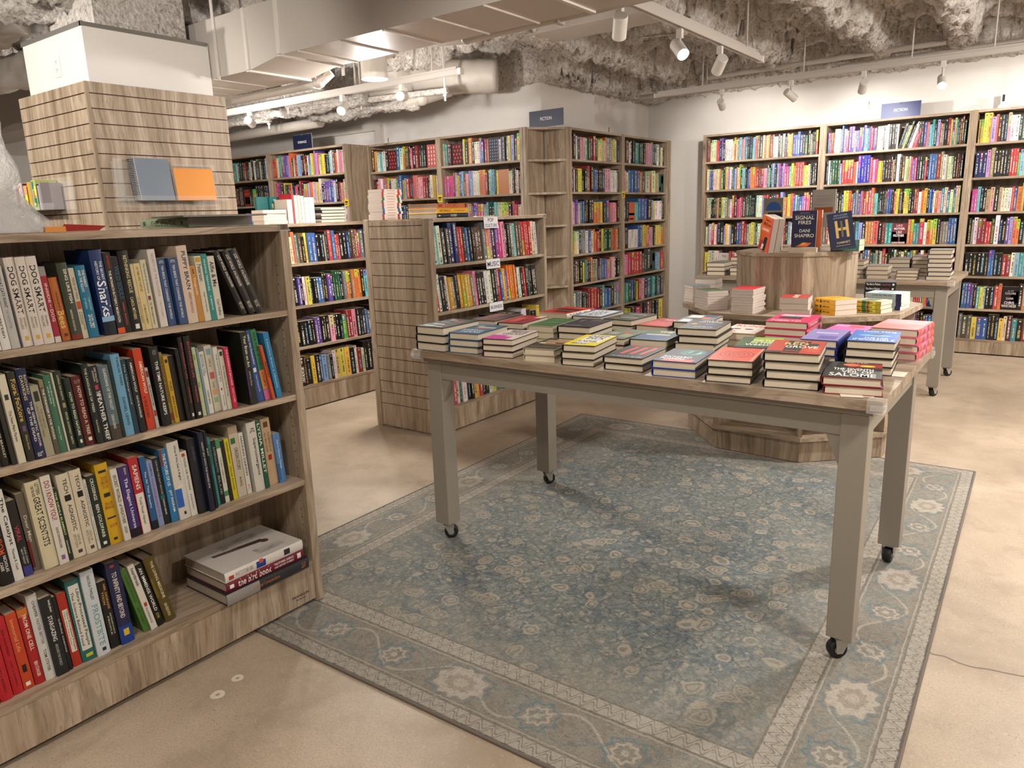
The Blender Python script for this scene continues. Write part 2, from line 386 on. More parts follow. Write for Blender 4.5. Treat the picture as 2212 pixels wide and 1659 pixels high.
for i, jx in enumerate(JX):
    c = jx + .03*np.sin(gy*2.1+i)+.015*np.sin(gy*6+i*2)
    rr = .125 + .012*np.sin(gy*5+i) + nz*.9
    dd = np.abs(gx-c); prof = np.sqrt(np.clip(rr**2-dd**2, 0, None))
    zb = 2.84 - prof - .5*nz
    zc = np.where((dd < rr) & (gy < 7.85+.1*np.sin(i*3)), np.minimum(zc, zb), zc)
margin = np.clip((gy-7.95+.05*np.sin(gx*3)+nz*2)/.12, 0, 1)*(gx > -4.3)
zc = zc*(1-margin) + margin*np.minimum(zc, 2.665+nz*.6)
m2 = np.clip((-3.86-gx+nz*2)/.1, 0, 1)*np.clip((gy-6.05)/.05, 0, 1)
zc = zc*(1-m2) + m2*np.minimum(zc, 2.62+nz*.6)
zc += nzz*.007
ny, nx = gx.shape
vs = np.stack([gx.ravel(), gy.ravel(), zc.ravel()], 1)
idx = np.arange(nx*ny).reshape(ny, nx)
fs = np.stack([idx[:-1, :-1].ravel(), idx[1:, :-1].ravel(), idx[1:, 1:].ravel(), idx[:-1, 1:].ravel()], 1)
me = bpy.data.meshes.new('ceiling'); me.from_pydata(vs.tolist(), [], fs.tolist()); me.materials.append(M['fuzz'])
me.polygons.foreach_set('use_smooth', [True]*len(fs))
ce = bpy.data.objects.new('ceiling', me); COL.objects.link(ce); ce['kind'] = 'structure'
b = MB(); b.box(-11.2, 3.4, -2.4, 8.75, 3.2, 3.3); struct('ceiling_slab', b, M['white_paint'])
b = MB(); b.box(-11, -9.55, -2.2, 6.3, 3.08, 3.14); b.box(-9.55, 3.2, -2.2, 1.25, 3.08, 3.14); b.box(1.35, 3.2, 1.25, 8.4, 3.08, 3.14); struct('ceiling_edge', b, M['white_paint'])

# marks on the floor
b = MB()
pts = [(-.225, 2.493), (-.20, 2.482), (-.17, 2.49), (-.13, 2.474), (-.09, 2.472), (-.05, 2.487), (-.01, 2.492), (.04, 2.503), (.12, 2.50), (.2, 2.53), (.33, 2.54)]
for i in range(len(pts)-1):
    (x0, y0), (x1, y1) = pts[i], pts[i+1]; dx, dy = x1-x0, y1-y0; L = math.hypot(dx, dy); nx_, ny_ = -dy/L*.003, dx/L*.003
    b.face([(x0-nx_, y0-ny_, .0006), (x1-nx_, y1-ny_, .0006), (x1+nx_, y1+ny_, .0006), (x0+nx_, y0+ny_, .0006)])
struct('floor_crack', b, plain('crack_filler', lin('7d7264'), .8))
for i, (x, y, r) in enumerate(((-1.985, 1.135, .019), (-1.962, 1.05, .022))):
    b = MB(); n = 22
    for k in range(n):
        a0, a1 = 2*PI*k/n, 2*PI*(k+1)/n
        ra, rb = r*(1+.03*math.sin(3*a0+i)), r*(1+.03*math.sin(3*a1+i))
        b.face([(x+.3*ra*math.cos(a0), y+.3*ra*math.sin(a0), .0007), (x+ra*math.cos(a0), y+ra*math.sin(a0), .0007), (x+rb*math.cos(a1), y+rb*math.sin(a1), .0007), (x+.3*rb*math.cos(a1), y+.3*rb*math.sin(a1), .0007)])
    struct('floor_patch', b, plain('patch_plaster', lin('d3c8b6'), .8))

# rug
rug = empty('area_rug', (-1.43, 2.885, 0), R(1.25))
tag(rug, 'worn blue grey oriental rug lying under the near display table', 'rug')
RX, RY = 1.205, 1.53
b = MB(); b.box(-RX, RX, -RY, RY, .0006, .0085); b.build('pile', rugmat(RX, RY), rug)
b = MB()
for (x0, y0, x1, y1) in ((-RX, -RY, RX, -RY), (RX, -RY, RX, RY), (RX, RY, -RX, RY), (-RX, RY, -RX, -RY)):
    b.tube((x0, y0, .0055), (x1, y1, .0055), .005, 8)
b.build('bound_edge', plain('rug_binding', lin('6b6259'), .9), rug)

# ================================================================ lettering
TEXTS = {}
def want(s): TEXTS.setdefault(s, None)
def make_texts():
    objs = []
    for s in TEXTS:
        cu = bpy.data.curves.new('t', 'FONT'); cu.body = s; cu.size = 1; cu.resolution_u = 2
        cu.offset = .012
        o = bpy.data.objects.new('t', cu); COL.objects.link(o); objs.append((s, o))
    bpy.context.view_layer.update(); dg = bpy.context.evaluated_depsgraph_get()
    for s, o in objs:
        me = bpy.data.meshes.new_from_object(o.evaluated_get(dg))
        v = np.empty(len(me.vertices)*3); me.vertices.foreach_get('co', v); v = v.reshape(-1, 3)[:, :2]
        f = [tuple(p.vertices) for p in me.polygons]
        if len(v):
            lo = v.min(0); hi = v.max(0); v = (v-lo)/np.maximum(hi-lo, 1e-6); asp = float((hi-lo)[0]/max((hi-lo)[1], 1e-6))
        else: asp = 1
        TEXTS[s] = (v, f, asp)
        bpy.data.meshes.remove(me)
    for s, o in objs:
        cu = o.data; bpy.data.objects.remove(o); bpy.data.curves.remove(cu)
def put_text(mb, s, origin, du, dv, col, keep=False):
    """letters of s filling the parallelogram origin + u*du + v*dv"""
    v, f, asp = TEXTS[s]
    if not len(v): return
    O = Vector(origin); du = Vector(du); dv = Vector(dv)
    if keep:
        w = dv.length*asp
        if w < du.length: O = O + du*(1-w/du.length)/2; du = du*(w/du.length)
        else: k = du.length/w; O = O + dv*(1-k)/2; dv = dv*k
    mb.mesh([O+float(p[0])*du+float(p[1])*dv for p in v], f, col)

# ================================================================ books
LIN = lin
PG = lin('cdbfa8')
def book_shell(w, h, d, hard, col, ink=None, bid=0, spine_uv=False, ucol=None):
    """cover of a book: spine centred on the origin facing -Y, thickness along X, height along Z"""
    mb = MB(); t = .0022 if hard else .0007; bl = min(.0035, w*.13) if hard else .0004
    n = 4
    out = [(-w/2, d)] + [(-w/2 + w*i/n, -bl*(1-(2*i/n-1)**2)) for i in range(n+1)] + [(w/2, d)]
    inn = [(-w/2+t, d)] + [(-w/2+t + (w-2*t)*i/n, t*1.2-bl*(1-(2*i/n-1)**2)) for i in range(n+1)] + [(w/2-t, d)]
    N = len(out)
    for i in range(N-1):
        a, b_ = out[i], out[i+1]
        uv = None
        if spine_uv and 1 <= i <= n:
            u0, u1 = (i-1)/n, i/n
            uv = [(u0, bid+.999), (u1, bid+.999), (u1, bid+.001), (u0, bid+.001)]
        mb.face([(a[0], a[1], 0), (b_[0], b_[1], 0), (b_[0], b_[1], h), (a[0], a[1], h)], col, ink, uv)
        c_, e_ = inn[i], inn[i+1]
        mb.face([(c_[0], c_[1], h), (e_[0], e_[1], h), (e_[0], e_[1], 0), (c_[0], c_[1], 0)], ucol or col)
        mb.face([(a[0], a[1], h), (b_[0], b_[1], h), (e_[0], e_[1], h), (c_[0], c_[1], h)], col)
        mb.face([(c_[0], c_[1], 0), (e_[0], e_[1], 0), (b_[0], b_[1], 0), (a[0], a[1], 0)], col)
    for s, (p, q) in ((1, (out[0], inn[0])), (-1, (inn[-1], out[-1]))):
        mb.face([(p[0], p[1], 0), (p[0], p[1], h), (q[0], q[1], h), (q[0], q[1], 0)], ucol or col)
    return mb, bl, t
def page_block(w, h, d, hard, t, col=PG):
    mb = MB(); e = .0035 if hard else .0004
    mb.box(-w/2+t+.0001, w/2-t-.0001, .0035, d-e, e, h-e, col); return mb
def spine_marks(mb, spec, w, h, bl, dim=1.0):
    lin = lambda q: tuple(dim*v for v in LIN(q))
    for it in spec.split(';'):
        p = it.split('|')
        y = lambda x: -bl*(1-(2*x/w)**2) - .0004
        if p[0].startswith('#'):
            v0, v1, u0, u1 = map(float, p[1:5]); k = 4
            for i in range(k):
                a = (u0+(u1-u0)*i/k-.5)*w; c = (u0+(u1-u0)*(i+1)/k-.5)*w; off = .0 if p[0] == '#' else 0
                mb.face([(a, y(a)+.00015, h*(1-v1)), (c, y(c)+.00015, h*(1-v1)), (c, y(c)+.00015, h*(1-v0)), (a, y(a)+.00015, h*(1-v0))], lin(p[0][1:]))
        elif len(p) >= 6:
            v0, v1, u0, u1 = map(float, p[2:6]); V, F, _ = TEXTS[p[0]]
            a0 = (u0-.5)*w; aw = (u1-u0)*w
            mb.mesh([(a0+q[1]*aw, y(a0+q[1]*aw), h*(1-(v0+(v1-v0)*q[0]))) for q in V], F, lin(p[1]))
def want_marks(spec):
    for it in (spec or '').split(';'):
        p = it.split('|')
        if len(p) >= 6 and p[0]: want(p[0])
def cover_marks(mb, spec, w, h, d):
    """art and lettering on the front cover (+X side)"""
    x = w/2+.0004; lv = [0]
    def P(u, v): return (x+lv[0]*.00008, d*u, h*v)
    for it in spec.split(';'):
        p = it.split('|'); k = 'T' if len(p) >= 6 else p[0][0]; lv[0] += 1
        if k == '#': c = lin(p[0][1:]); u0, u1, v0, v1 = map(float, p[1:5]); mb.face([P(u0, v0), P(u1, v0), P(u1, v1), P(u0, v1)], c)
        elif k == '/': c = lin(p[0][1:]); u0, u1, v0, v1 = map(float, p[1:5]); mb.face([P(u0, v0), P(u0+(u1-u0)*.7, v0), P(u1, v1), P(u0+(u1-u0)*.4, v1)], c)
        elif k == 'o':
            c = lin(p[0][1:].strip()); u0, u1, v0, v1 = map(float, p[1:5]); n = 18
            mb.face([P((u0+u1)/2+(u1-u0)/2*math.cos(2*PI*i/n), (v0+v1)/2+(v1-v0)/2*math.sin(2*PI*i/n)) for i in range(n)], c)
        elif k == '~':
            c = lin(p[0][1:]); u0, u1, v0, v1 = map(float, p[1:5])
            for i in range(12):
                a, e = i/12, (i+1)/12; f = lambda s: v0+(v1-v0)*s+.08*math.sin(5*s)
                ua, ue = u0+(u1-u0)*a, u0+(u1-u0)*e
                mb.face([P(ua, f(a)), P(ue, f(e)), P(ue, f(e)+.02), P(ua, f(a)+.02)], c)
        elif k == '(':
            c = lin(p[0][1:]); cu, cv = float(p[1]), float(p[2])
            for ri, rr in enumerate((.09, .18, .28, .38)):
                n = 28
                for i in range(n):
                    if (i+ri*7) % n in (0, 1): continue
                    a, e = 2*PI*i/n, 2*PI*(i+1)/n
                    mb.face([P(cu+rr*math.cos(a), cv+rr*.72*math.sin(a)), P(cu+rr*math.cos(e), cv+rr*.72*math.sin(e)), P(cu+(rr-.02)*math.cos(e), cv+(rr-.02)*.72*math.sin(e)), P(cu+(rr-.02)*math.cos(a), cv+(rr-.02)*.72*math.sin(a))], c)
        else:
            u0, u1, v0, v1 = map(float, p[2:6]); put_text(mb, p[0], P(u0, v0), (0, d*(u1-u0), 0), (0, 0, h*(v1-v0)), lin(p[1]))
NB = [0]
def make_book(name, mat4, w, h, d, col, hard=True, spec=None, art=None, label=None, group=None, ink=None, top=None, pagecol=PG, cat='book', autotext=True, dim=1.0):
    NB[0] += 1
    r = bpy.data.objects.new(name, None); COL.objects.link(r); r.matrix_world = mat4; r.empty_display_size = .02
    tag(r, label, cat, group)
    auto = spec is None and autotext
    sh, bl, t = book_shell(w, h, d, hard, col, ink or (lin('e9e4d8') if sum(col) < 1.1 else lin('26221e')), NB[0], auto)
    sh.build('cover', M['spine'] if auto else M['cover'], r)
    page_block(w, h, d, hard, t, pagecol).build('page_block', M['pages'], r)
    if spec and spec != '-':
        mb = MB(); spine_marks(mb, spec, w, h, bl, dim); mb.build('spine_lettering', M['ink'], r)
    if top is not None or art:
        mb = MB()
        if top is not None:
            x = w/2+.0003; mb.face([(x, .0005, 0.0005), (x, d-.0005, .0005), (x, d-.0005, h-.0005), (x, .0005, h-.0005)], top)
        if art: cover_marks(mb, art, w, h, d)
        mb.build('cover_art', M['ink'], r)
    return r
def standing(x, y, z, rz, lean=0.0, h=.23):
    """spine base centre at x,y,z; spine faces local -Y turned by rz; lean = sideways offset of the top (local X)"""
    a = math.asin(max(-.9, min(.9, lean/h)))
    return Matrix.Translation((x, y, z)) @ Matrix.Rotation(rz, 4, 'Z') @ Matrix.Rotation(a, 4, 'Y')
def lying(x, y, z, ang, side, W, H_, w):
    """footprint corner x,y; first side W long at angle ang, second side H_ long; book of thickness w rests on z. Returns matrix, depth, height"""
    ex = Vector((math.cos(ang), math.sin(ang), 0)); ey = Vector((-math.sin(ang), math.cos(ang), 0))
    c = Vector((x, y, 0)) + ex*W/2 + ey*H_/2
    if side == 'L': ed, D, Hh = ex, W, H_
    elif side == 'R': ed, D, Hh = -ex, W, H_
    elif side == 'F': ed, D, Hh = ey, H_, W
    else: ed, D, Hh = -ey, H_, W
    eh = Vector((0, 0, 1)).cross(ed)
    o = c - ed*D/2 - eh*Hh/2; o.z = z + w/2
    m = Matrix(((0, ed.x, eh.x, o.x), (0, ed.y, eh.y, o.y), (1, 0, 0, o.z), (0, 0, 0, 1)))
    return m, D, Hh

# ================================================================ bookcases
def bookcase(name, label, loc, rz, W, H, D, shelves, group=None, back=True, kick=.16, double=False, top_in=True, category='bookcase', side_t=.032, cap=None, kick0=.0, posts=(1, 1), lift=.0):
    """front at local y=0 facing -Y; x 0..W; shelves: heights of the shelf tops"""
    r = empty(name, loc, rz); tag(r, label, category, group)
    for i in range(2):
        if not posts[i]: continue
        x0 = 0 if i == 0 else W-side_t
        b = MB(); b.box(x0, x0+side_t, -.004, D, lift, H)
        b.build('side_panel', M['wood_z'], r)
        # shelf pin holes on the inner face
        hx = side_t+.0006 if i == 0 else W-side_t-.0006
        b = MB()
        z = .25
        while z < H-.12:
            for yy in (.035,):
                b.face([(hx, yy-.0022, z-.0022), (hx, yy+.0022, z-.0022), (hx, yy+.0022, z+.0022), (hx, yy-.0022, z+.0022)])
            z += .032
        b.build('pin_hole_row', M['dark'], r)
    yb = (D/2 if double else D-.012)
    b = MB(); b.box(side_t, W-side_t, yb-.006, yb+.006, .0+max(kick-.02, .02), H-.02); b.build('back_panel', M['wood_z'], r)
    b = MB(); b.box(side_t, W-side_t, 0, D, H-.022, H-.001); b.build('top_panel', M['wood_x'], r)
    for z in shelves:
        b = MB(); b.box(side_t, W-side_t, 0, yb-.008, z-.02, z); b.build('shelf', M['wood_x'], r)
    b = MB(); b.box(side_t, W-side_t, .002, .02, lift+.012, shelves[-1]-.021)
    if double: b.box(side_t, W-side_t, D-.02, D-.002, lift+.012, shelves[-1]-.021)
    b.build('kick_panel', M['wood_z'], r)
    return r
SH_LOW = [1.122, .82, .499, .177]
near = bookcase('low_bookcase', 'low wooden bookcase nearest the camera, full of science and nature books', (-2.149, .327, 0), PI/2, 1.29, 1.412, .6, SH_LOW, double=True, lift=.012)
case2 = bookcase('low_bookcase', 'low bookcase between the slatted pillar and the slatted end panel', (-4.578, 3.19, 0), PI/2, 1.29, 1.405, .6, [1.115, .80, .488, .185], double=True)
case3 = bookcase('low_bookcase', 'low bookcase with white section cards and a slatted end panel', (-3.193, 3.465, 0), PI/2, 1.29, 1.412, .585, SH_LOW, double=True)
# slatted end panel of case3, facing the camera
def slats(x0, x1, z0, z1, pitch, y, parent, first=None, name='slat_panel', t=.012):
    b = MB(); z = z1; k = 0
    zs = [z1]; zz = first if first is not None else z1-pitch
    while zz > z0+pitch*.6: zs.append(zz); zz -= pitch
    zs.append(z0)
    for a, c in zip(zs[1:], zs[:-1]): b.box(x0, x1, y-t, y, a+(.006 if a != z0 else 0), c)
    b.build(name, M['wood_z'], parent)
    b = MB(); b.box(x0, x1, y-.0015, y+.002, z0, z1-.001); b.build('groove_lining', M['groove'], parent)
# case3 local frame: x=world Y offset, so the end panel lies at local x=0 facing -x: build it in its own rotated child
ep = MB()
zs = [1.402] + [1.369-.08*i for i in range(16)] + [.012]
zs = [1.402, 1.369] + [1.369-.08*i for i in range(1, 16)] + [.014]
for a, c in zip(zs[1:], zs[:-1]):
    ep.box(-.012, -.0005, .052, .533, a+.005, c) if a > .02 else ep.box(-.012, -.0005, .052, .533, a, c)
ep.build('slatted_end_panel', M['wood_z'], case3)
b = MB(); b.box(-.003, -.0003, .05, .535, .014, 1.40); b.build('groove_lining', M['groove'], case3)
for y0, y1 in ((-.004, .05), (.536, .585)):
    b = MB(); b.box(-.014, -.0003, y0, y1, .0, 1.412); b.build('end_post', M['wood_z'], case3)
def guard(name, loc, rz, parent, s=(.05, .05, .022)):
    b = MB(); b.box(-s[0], .004, -.004, s[1], -s[2], .004); b.box(-s[0]-.002, .007, -.007, .001, -s[2]-.004, -s[2]+.002)
    o = b.build('corner_guard', M['bracket'], parent); o.location = loc; o.rotation_euler = (0, 0, rz); o['label'] = 'clear plastic corner guard'; return o
guard('corner_guard', (1.29, 0, 1.413), 0, near, (.034, .05, .02)); guard('corner_guard', (.034, 0, 1.413), 0, case3, (.04, .05, .02)); guard('corner_guard', (1.29, 0, 1.413), 0, case3, (.034, .05, .02))
guard('corner_guard', (.034, .55, 1.413), 0, case3, (.04, .04, .02))
# printed maker's line on the kick panel of the near case
SH_T = [1.915, 1.615, 1.312, 1.022, .732, .43, .144]
def wallcase(label, x0, W, yf, grp, D=.29, ang=0.0): return bookcase('tall_bookcase', label, (x0, yf, 0), ang, W, 2.2, D, SH_T, group=grp)
RW = [(-3.318, 1.253), (-2.065, 1.279), (-.786, 1.279), (.493, 1.279)]
for i, (x0, w) in enumerate(RW[:3]):
    wallcase(['tall bookcase on the back wall, the bay beside the bare wall strip', 'tall bookcase on the back wall under the hanging blue FICTION sign', 'tall bookcase on the back wall past the FICTION sign, cut by the frame'][i], x0, w-.001, 8.069, 'tall bookcases along the back wall', ang=0)
sb = bookcase('tall_bookcase', 'tall bookcase on the side wall beside the empty corner shelves', (-3.84, 6.15, 0), PI/2, 1.049, 2.2, .29, SH_T)
sb2 = bookcase('tall_bookcase', 'tall bookcase on the side wall next to the room corner', (-3.84, 7.2, 0), PI/2, 1.1, 2.2, .29, SH_T)
b = MB(); b.box(1.1005, 1.16, -.01, .03, 0, 2.2); b.build('filler_post', M['wood_z'], sb2)
bb1 = bookcase('tall_bookcase', 'tall bookcase with patterned clothbound classics beside the romance shelves', (-6.21, 5.81, 0), 0, 1.03, 2.2, .29, SH_T)
bb2 = bookcase('tall_bookcase', 'tall bookcase with patterned clothbound classics beside the corner shelves', (-5.179, 5.81, 0), 0, 1.04, 2.2, .29, SH_T)
ro1 = bookcase('tall_bookcase', 'tall bookcase of dark books beside the slatted pillar', (-8.75, 5.5, 0), 0, 1.21, 2.2, .6, SH_T)
ro2 = bookcase('tall_bookcase', 'tall bookcase of bright romances under the ROMANCE sign', (-7.54, 5.5, 0), 0, 1.325, 2.2, .6, SH_T)
# open corner unit
cu = empty('corner_shelf_unit', (0, 0, 0)); tag(cu, 'empty open corner shelves under the navy FICTION sign', 'shelf unit')
A_, B_, C_ = (-4.137, 5.83), (-3.86, 6.148), (-4.125, 6.118)
for nm, (p, q) in (('side_panel', ((-4.137, 5.815), (-4.118, 6.11))), ('side_panel', ((-4.118, 6.118), (-3.845, 6.147)))):
    pass
b = MB(); b.box(-4.137, -4.105, 5.81, 6.11, 0, 2.2); b.build('side_panel', M['wood_z'], cu)
b = MB(); b.box(-4.105, -3.845, 6.118, 6.149, 0, 2.2); b.build('side_panel', M['wood_z'], cu)
tri = [(-4.105, 5.83), (-3.86, 6.117), (-4.105, 6.117)]
for z in [2.199]+SH_T:
    b = MB(); b.prism(tri, z-.02, z); b.build('top_panel' if z > 2 else 'shelf', M['wood_x'], cu)
# ================================================================ slatted pillar
PX, PY, PW, PD = -4.406, 2.083, .874, .856     # corner nearest the camera; extends to -X and +Y
pil = MB(); pil.box(PX-PW+.06, PX-.05, PY+.05, PY+PD-.05, 0, 2.51)
pl = pil.build('column', M['wall'], kind='structure')
b = MB(); b.box(PX-PW+.16, PX-.16, PY+.18, PY+PD-.12, 2.5101, 3.1); struct('column_head', b, M['fuzz'])
b = MB(); b.box(PX-PW+.05, PX-.045, PY+.045, PY+.06, 2.5, 2.525); b.box(PX-.06, PX-.042, PY+.045, PY+PD-.06, 2.5, 2.522); struct('trim_2', b, plain('stud_channel', lin('8f8a84'), .4, .5))
sp = empty('slatwall_cladding', (PX, PY, 0)); tag(sp, 'pale wooden slatted cladding wrapped around the white pillar', 'slatwall panel')
zt = 2.205; zl = [zt] + [2.142-.0801*i for i in range(27)]; zl = [z for z in zl if z > .06] + [.0]
for face in (0, 1):
    b = MB(); L = PD if face == 0 else PW
    for a, c in zip(zl[1:], zl[:-1]):
        if face == 0: b.box(-.013, -.001, .014, L, a+.006, c)
        else: b.box(-L, -.014, .001, .013, a+.006, c)
    b.build('slat_panel', M['wood_z'], sp)
    b = MB()
    if face == 0: b.box(-.03, -.0125, .014, L, 0, zt-.002)
    else: b.box(-L, -.014, .0125, .03, 0, zt-.002)
    b.build('groove_lining', M['groove'], sp)
b = MB(); b.box(-.014, .003, -.003, .014, 0, zt); b.build('corner_strip', M['wood_z'], sp)
b = MB(); b.box(-PW, -.03, .03, .05, 0, zt-.01); b.box(-.05, -.03, .05, PD, 0, zt-.01); b.build('mounting_frame', M['wood_z'], sp)
def outlet(loc, rz, label, cat='wall socket'):
    r = empty('wall_socket', loc, rz); tag(r, label, cat)
    b = MB(); b.box(-.036, .036, -.006, 0, -.058, .058); b.build('cover_plate', M['white_plastic'], r)
    for dz in (-.022, .022):
        b = MB(); n = 14
        b.prism([(.017*math.cos(2*PI*i/n), .0) for i in range(0)], 0, 0) if False else None
        vs = [(.017*math.cos(2*PI*i/n), -.0075, dz+.015*math.sin(2*PI*i/n)) for i in range(n)] + [(.017*math.cos(2*PI*i/n), -.005, dz+.015*math.sin(2*PI*i/n)) for i in range(n)]
        b.mesh(vs, [tuple(range(n))[::-1]] + [(i, (i+1) % n, n+(i+1) % n, n+i) for i in range(n)])
        b.build('outlet_face', M['white_plastic'], r)
        b = MB(); b.box(-.008, -.0055, -.0085, -.007, dz, dz+.008); b.box(.0055, .008, -.0085, -.007, dz, dz+.008); b.box(-.002, .002, -.0085, -.007, dz-.009, dz-.005); b.build('slots', M['dark'], r)
outlet((-4.80, PY+.049, 2.335), 0, 'white double socket on the pillar above its slatted cladding')
outlet((-1.745, 8.369, 2.315), 0, 'white double socket with a plugged adapter beside the FICTION sign')
b = MB(); b.box(-1.775, -1.725, 8.325, 8.36, 2.335, 2.405); o = b.build('plug_adapter', M['white_plastic']); tag(o, 'white plug adapter in the socket beside the FICTION sign', 'plug adapter')

# ================================================================ tables on casters
def caster(x, y, z, rz, parent, z0=.008):
    r = .031
    c = empty('caster', (x, y, 0), rz); c.parent = parent
    zc_ = z0 + r
    b = MB(); n = 28; prof = [(-.016, .023), (-.015, .028), (-.009, .031), (.009, .031), (.015, .028), (.016, .023), (.016, .012), (-.016, .012)]
    vs = []
    for (xx, rr) in prof:
        for i in range(n): vs.append((xx, rr*math.cos(2*PI*i/n)-.012, zc_+rr*math.sin(2*PI*i/n)))
    m_ = len(prof); fs = [(j*n+i, j*n+(i+1) % n, ((j+1) % m_)*n+(i+1) % n, ((j+1) % m_)*n+i) for j in range(m_) for i in range(n)]
    b.mesh(vs, fs); b.build('wheel', M['black'], c, smooth=True)
    b = MB(); b.tube((-.019, -.012, zc_), (.019, -.012, zc_), .013, 16); b.tube((-.024, -.012, zc_), (.024, -.012, zc_), .006, 10); b.build('axle', M['chrome'], c)
    b = MB()
    for sx in (-1, 1):
        pts = [(-.020, zc_-.010), (-.002, zc_-.010), (.022, z-.006), (-.026, z-.006)]
        vs = [(sx*.0195, y_, z_) for y_, z_ in pts] + [(sx*.0225, y_, z_) for y_, z_ in pts]
        b.mesh(vs, [(0, 1, 2, 3), (7, 6, 5, 4), (0, 4, 5, 1), (1, 5, 6, 2), (2, 6, 7, 3), (3, 7, 4, 0)])
    b.box(-.0225, .0225, -.026, .022, z-.009, z-.005); b.tube((0, 0, z-.006), (0, 0, z+.002), .019, 16)
    b.build('fork', M['chrome'], c)
    return c
def display_table(label, x0, x1, y0, y1, H, z0, guards, rot=(0, .2, .1, -.2), legw=.077, group=None):
    r = empty('display_table', (x0, y0, 0)); tag(r, label, 'table', group)
    W, D = x1-x0, y1-y0; o = .038
    b = MB(); b.box(0, W, 0, D, H-.031, H); b.build('tabletop', M['wood_x'], r)
    b = MB(); b.box(.028, W-.028, .028, D-.028, H-.052, H-.0315); b.build('subframe', M['table_paint'], r)
    zl_ = z0+.078
    for i, (lx, ly) in enumerate(((o, o), (W-o-legw, o), (o, D-o-legw), (W-o-legw, D-o-legw))):
        b = MB(); b.box(lx, lx+legw, ly, ly+legw, zl_, H-.0525); lg = b.build('leg', M['table_paint'], r)
        mb_ = lg.modifiers.new('bv', 'BEVEL'); mb_.width = .002; mb_.segments = 2
        caster(lx+legw/2, ly+legw/2, zl_, rot[i], r, z0)
    for (a, c, d_, e) in ((o+legw, W-o-legw, o+.006, o+.03), (o+legw, W-o-legw, D-o-.03, D-o-.006)):
        b = MB(); b.box(a, c, d_, e, H-.052-.072, H-.0525)
        b.build('apron', M['table_paint'], r)
    for (a, c) in ((o+.006, o+.03), (W-o-.03, W-o-.006)):
        b = MB(); b.box(a, c, o+legw, D-o-legw, H-.052-.072, H-.0525); b.build('apron', M['table_paint'], r)
    # diagonal corner braces
    for cx, cy, sx, sy in ((o+legw, o+.03, 1, 1), (W-o-legw, o+.03, -1, 1), (o+legw, D-o-.03, 1, -1), (W-o-legw, D-o-.03, -1, -1)):
        b = MB(); b.mesh([(cx, cy, H-.06), (cx+sx*.07, cy, H-.06), (cx, cy, H-.225), (cx, cy-sy*.02, H-.06), (cx+sx*.07, cy-sy*.02, H-.06), (cx, cy-sy*.02, H-.225)], [(0, 1, 2), (5, 4, 3), (0, 3, 4, 1), (1, 4, 5, 2), (2, 5, 3, 0)]); b.build('corner_brace', M['table_paint'], r)
    for gx_, gy_ in guards:
        b = MB(); sx = 1 if gx_ else -1; sy = 1 if gy_ else -1
        X0 = W if gx_ else 0; Y0 = D if gy_ else 0
        b.box(min(X0-sx*.04, X0+sx*.006), max(X0-sx*.04, X0+sx*.006), min(Y0-sy*.035, Y0+sy*.006), max(Y0-sy*.035, Y0+sy*.006), H-.036, H+.0035)
        b.box(min(X0-sx*.03, X0+sx*.009), max(X0-sx*.03, X0+sx*.009), min(Y0-sy*.02, Y0+sy*.009), max(Y0-sy*.02, Y0+sy*.009), H-.027, H-.012)
        b.build('corner_guard', M['bracket'], r)
    return r
TH = .875
tb = display_table('large grey table in front, loaded with hardback stacks and standing on the rug', -2.178, -.365, 2.22, 3.172, TH, .0085, ((0, 0), (1, 0), (1, 1)), rot=(2.3, -.9, 2.6, -.1))
FTH = .86
ft = display_table('grey table behind the tiered display, in front of the back wall bookcases', -2.53, -.61, 6.07, 7.02, FTH, .0, ((1, 0),), rot=(1.8, 2.6, .5, 2.4))
# pale price slips on the near table
for k, (x, y, a) in enumerate(((-.43, 2.30, .1), (-.40, 2.62, 0), (-.46, 2.27, .3))):
    b = MB(); b.box(-.03, .03, -.04, .04, 0, .0006); o = b.build('paper_slip', plain('slip_paper', lin('ddd3c2'), .6)); o.location = (x, y, TH+.0002+.0007*k); o.rotation_euler = (0, 0, a)
    tag(o, ['pale paper slip beside the black jacketed books at the table corner', 'pale paper slip beside the bright blue stack', 'pale paper slip at the very corner of the near table'][k], 'paper')

# ================================================================ tiered octagonal display
OC = (-1.30, 4.71)
def octo(r, a0, c=OC): return [(c[0]+r*math.cos(R(a0+45*k)), c[1]+r*math.sin(R(a0+45*k))) for k in range(8)]
od = empty('tiered_display', (0, 0, 0)); tag(od, 'eight sided wooden display with a raised box, behind the near table', 'display stand')
A0 = -25.0
b = MB(); b.prism(octo(.643, A0), .012, .135); b.build('plinth', M['wood_z'], od)
b = MB(); b.prism(octo(.668, A0), .1355, .16); b.build('lower_shelf', M['wood_x'], od)
b = MB(); b.prism(octo(.50, A0), .1605, .80); b.build('core', M['wood_z'], od)
ov = octo(.655, A0); oi = octo(.47, A0)
for k in range(8):     # upright fins at each corner and small shelf between some of them
    (x0, y0), (x1, y1) = ov[k], oi[k]; dx, dy = x1-x0, y1-y0; L = math.hypot(dx, dy); nx_, ny_ = -dy/L*.011, dx/L*.011
    b = MB(); b.prism([(x0+nx_, y0+ny_), (x0-nx_, y0-ny_), (x1-nx_, y1-ny_), (x1+nx_, y1+ny_)][::-1], .1605, .8); b.build('upright', M['wood_z'], od)
for k in range(8):
    (x0, y0), (x1, y1) = ov[k], ov[(k+1) % 8]; (x2, y2), (x3, y3) = oi[(k+1) % 8], oi[k]
    b = MB(); b.prism([(x0, y0), (x1, y1), (x2, y2), (x3, y3)], .285, .303) if k in (0, 1, 2, 7) else b.prism([(x0, y0), (x1, y1), (x2, y2), (x3, y3)], .47, .488)
    b.build('shelf', M['wood_x'], od)
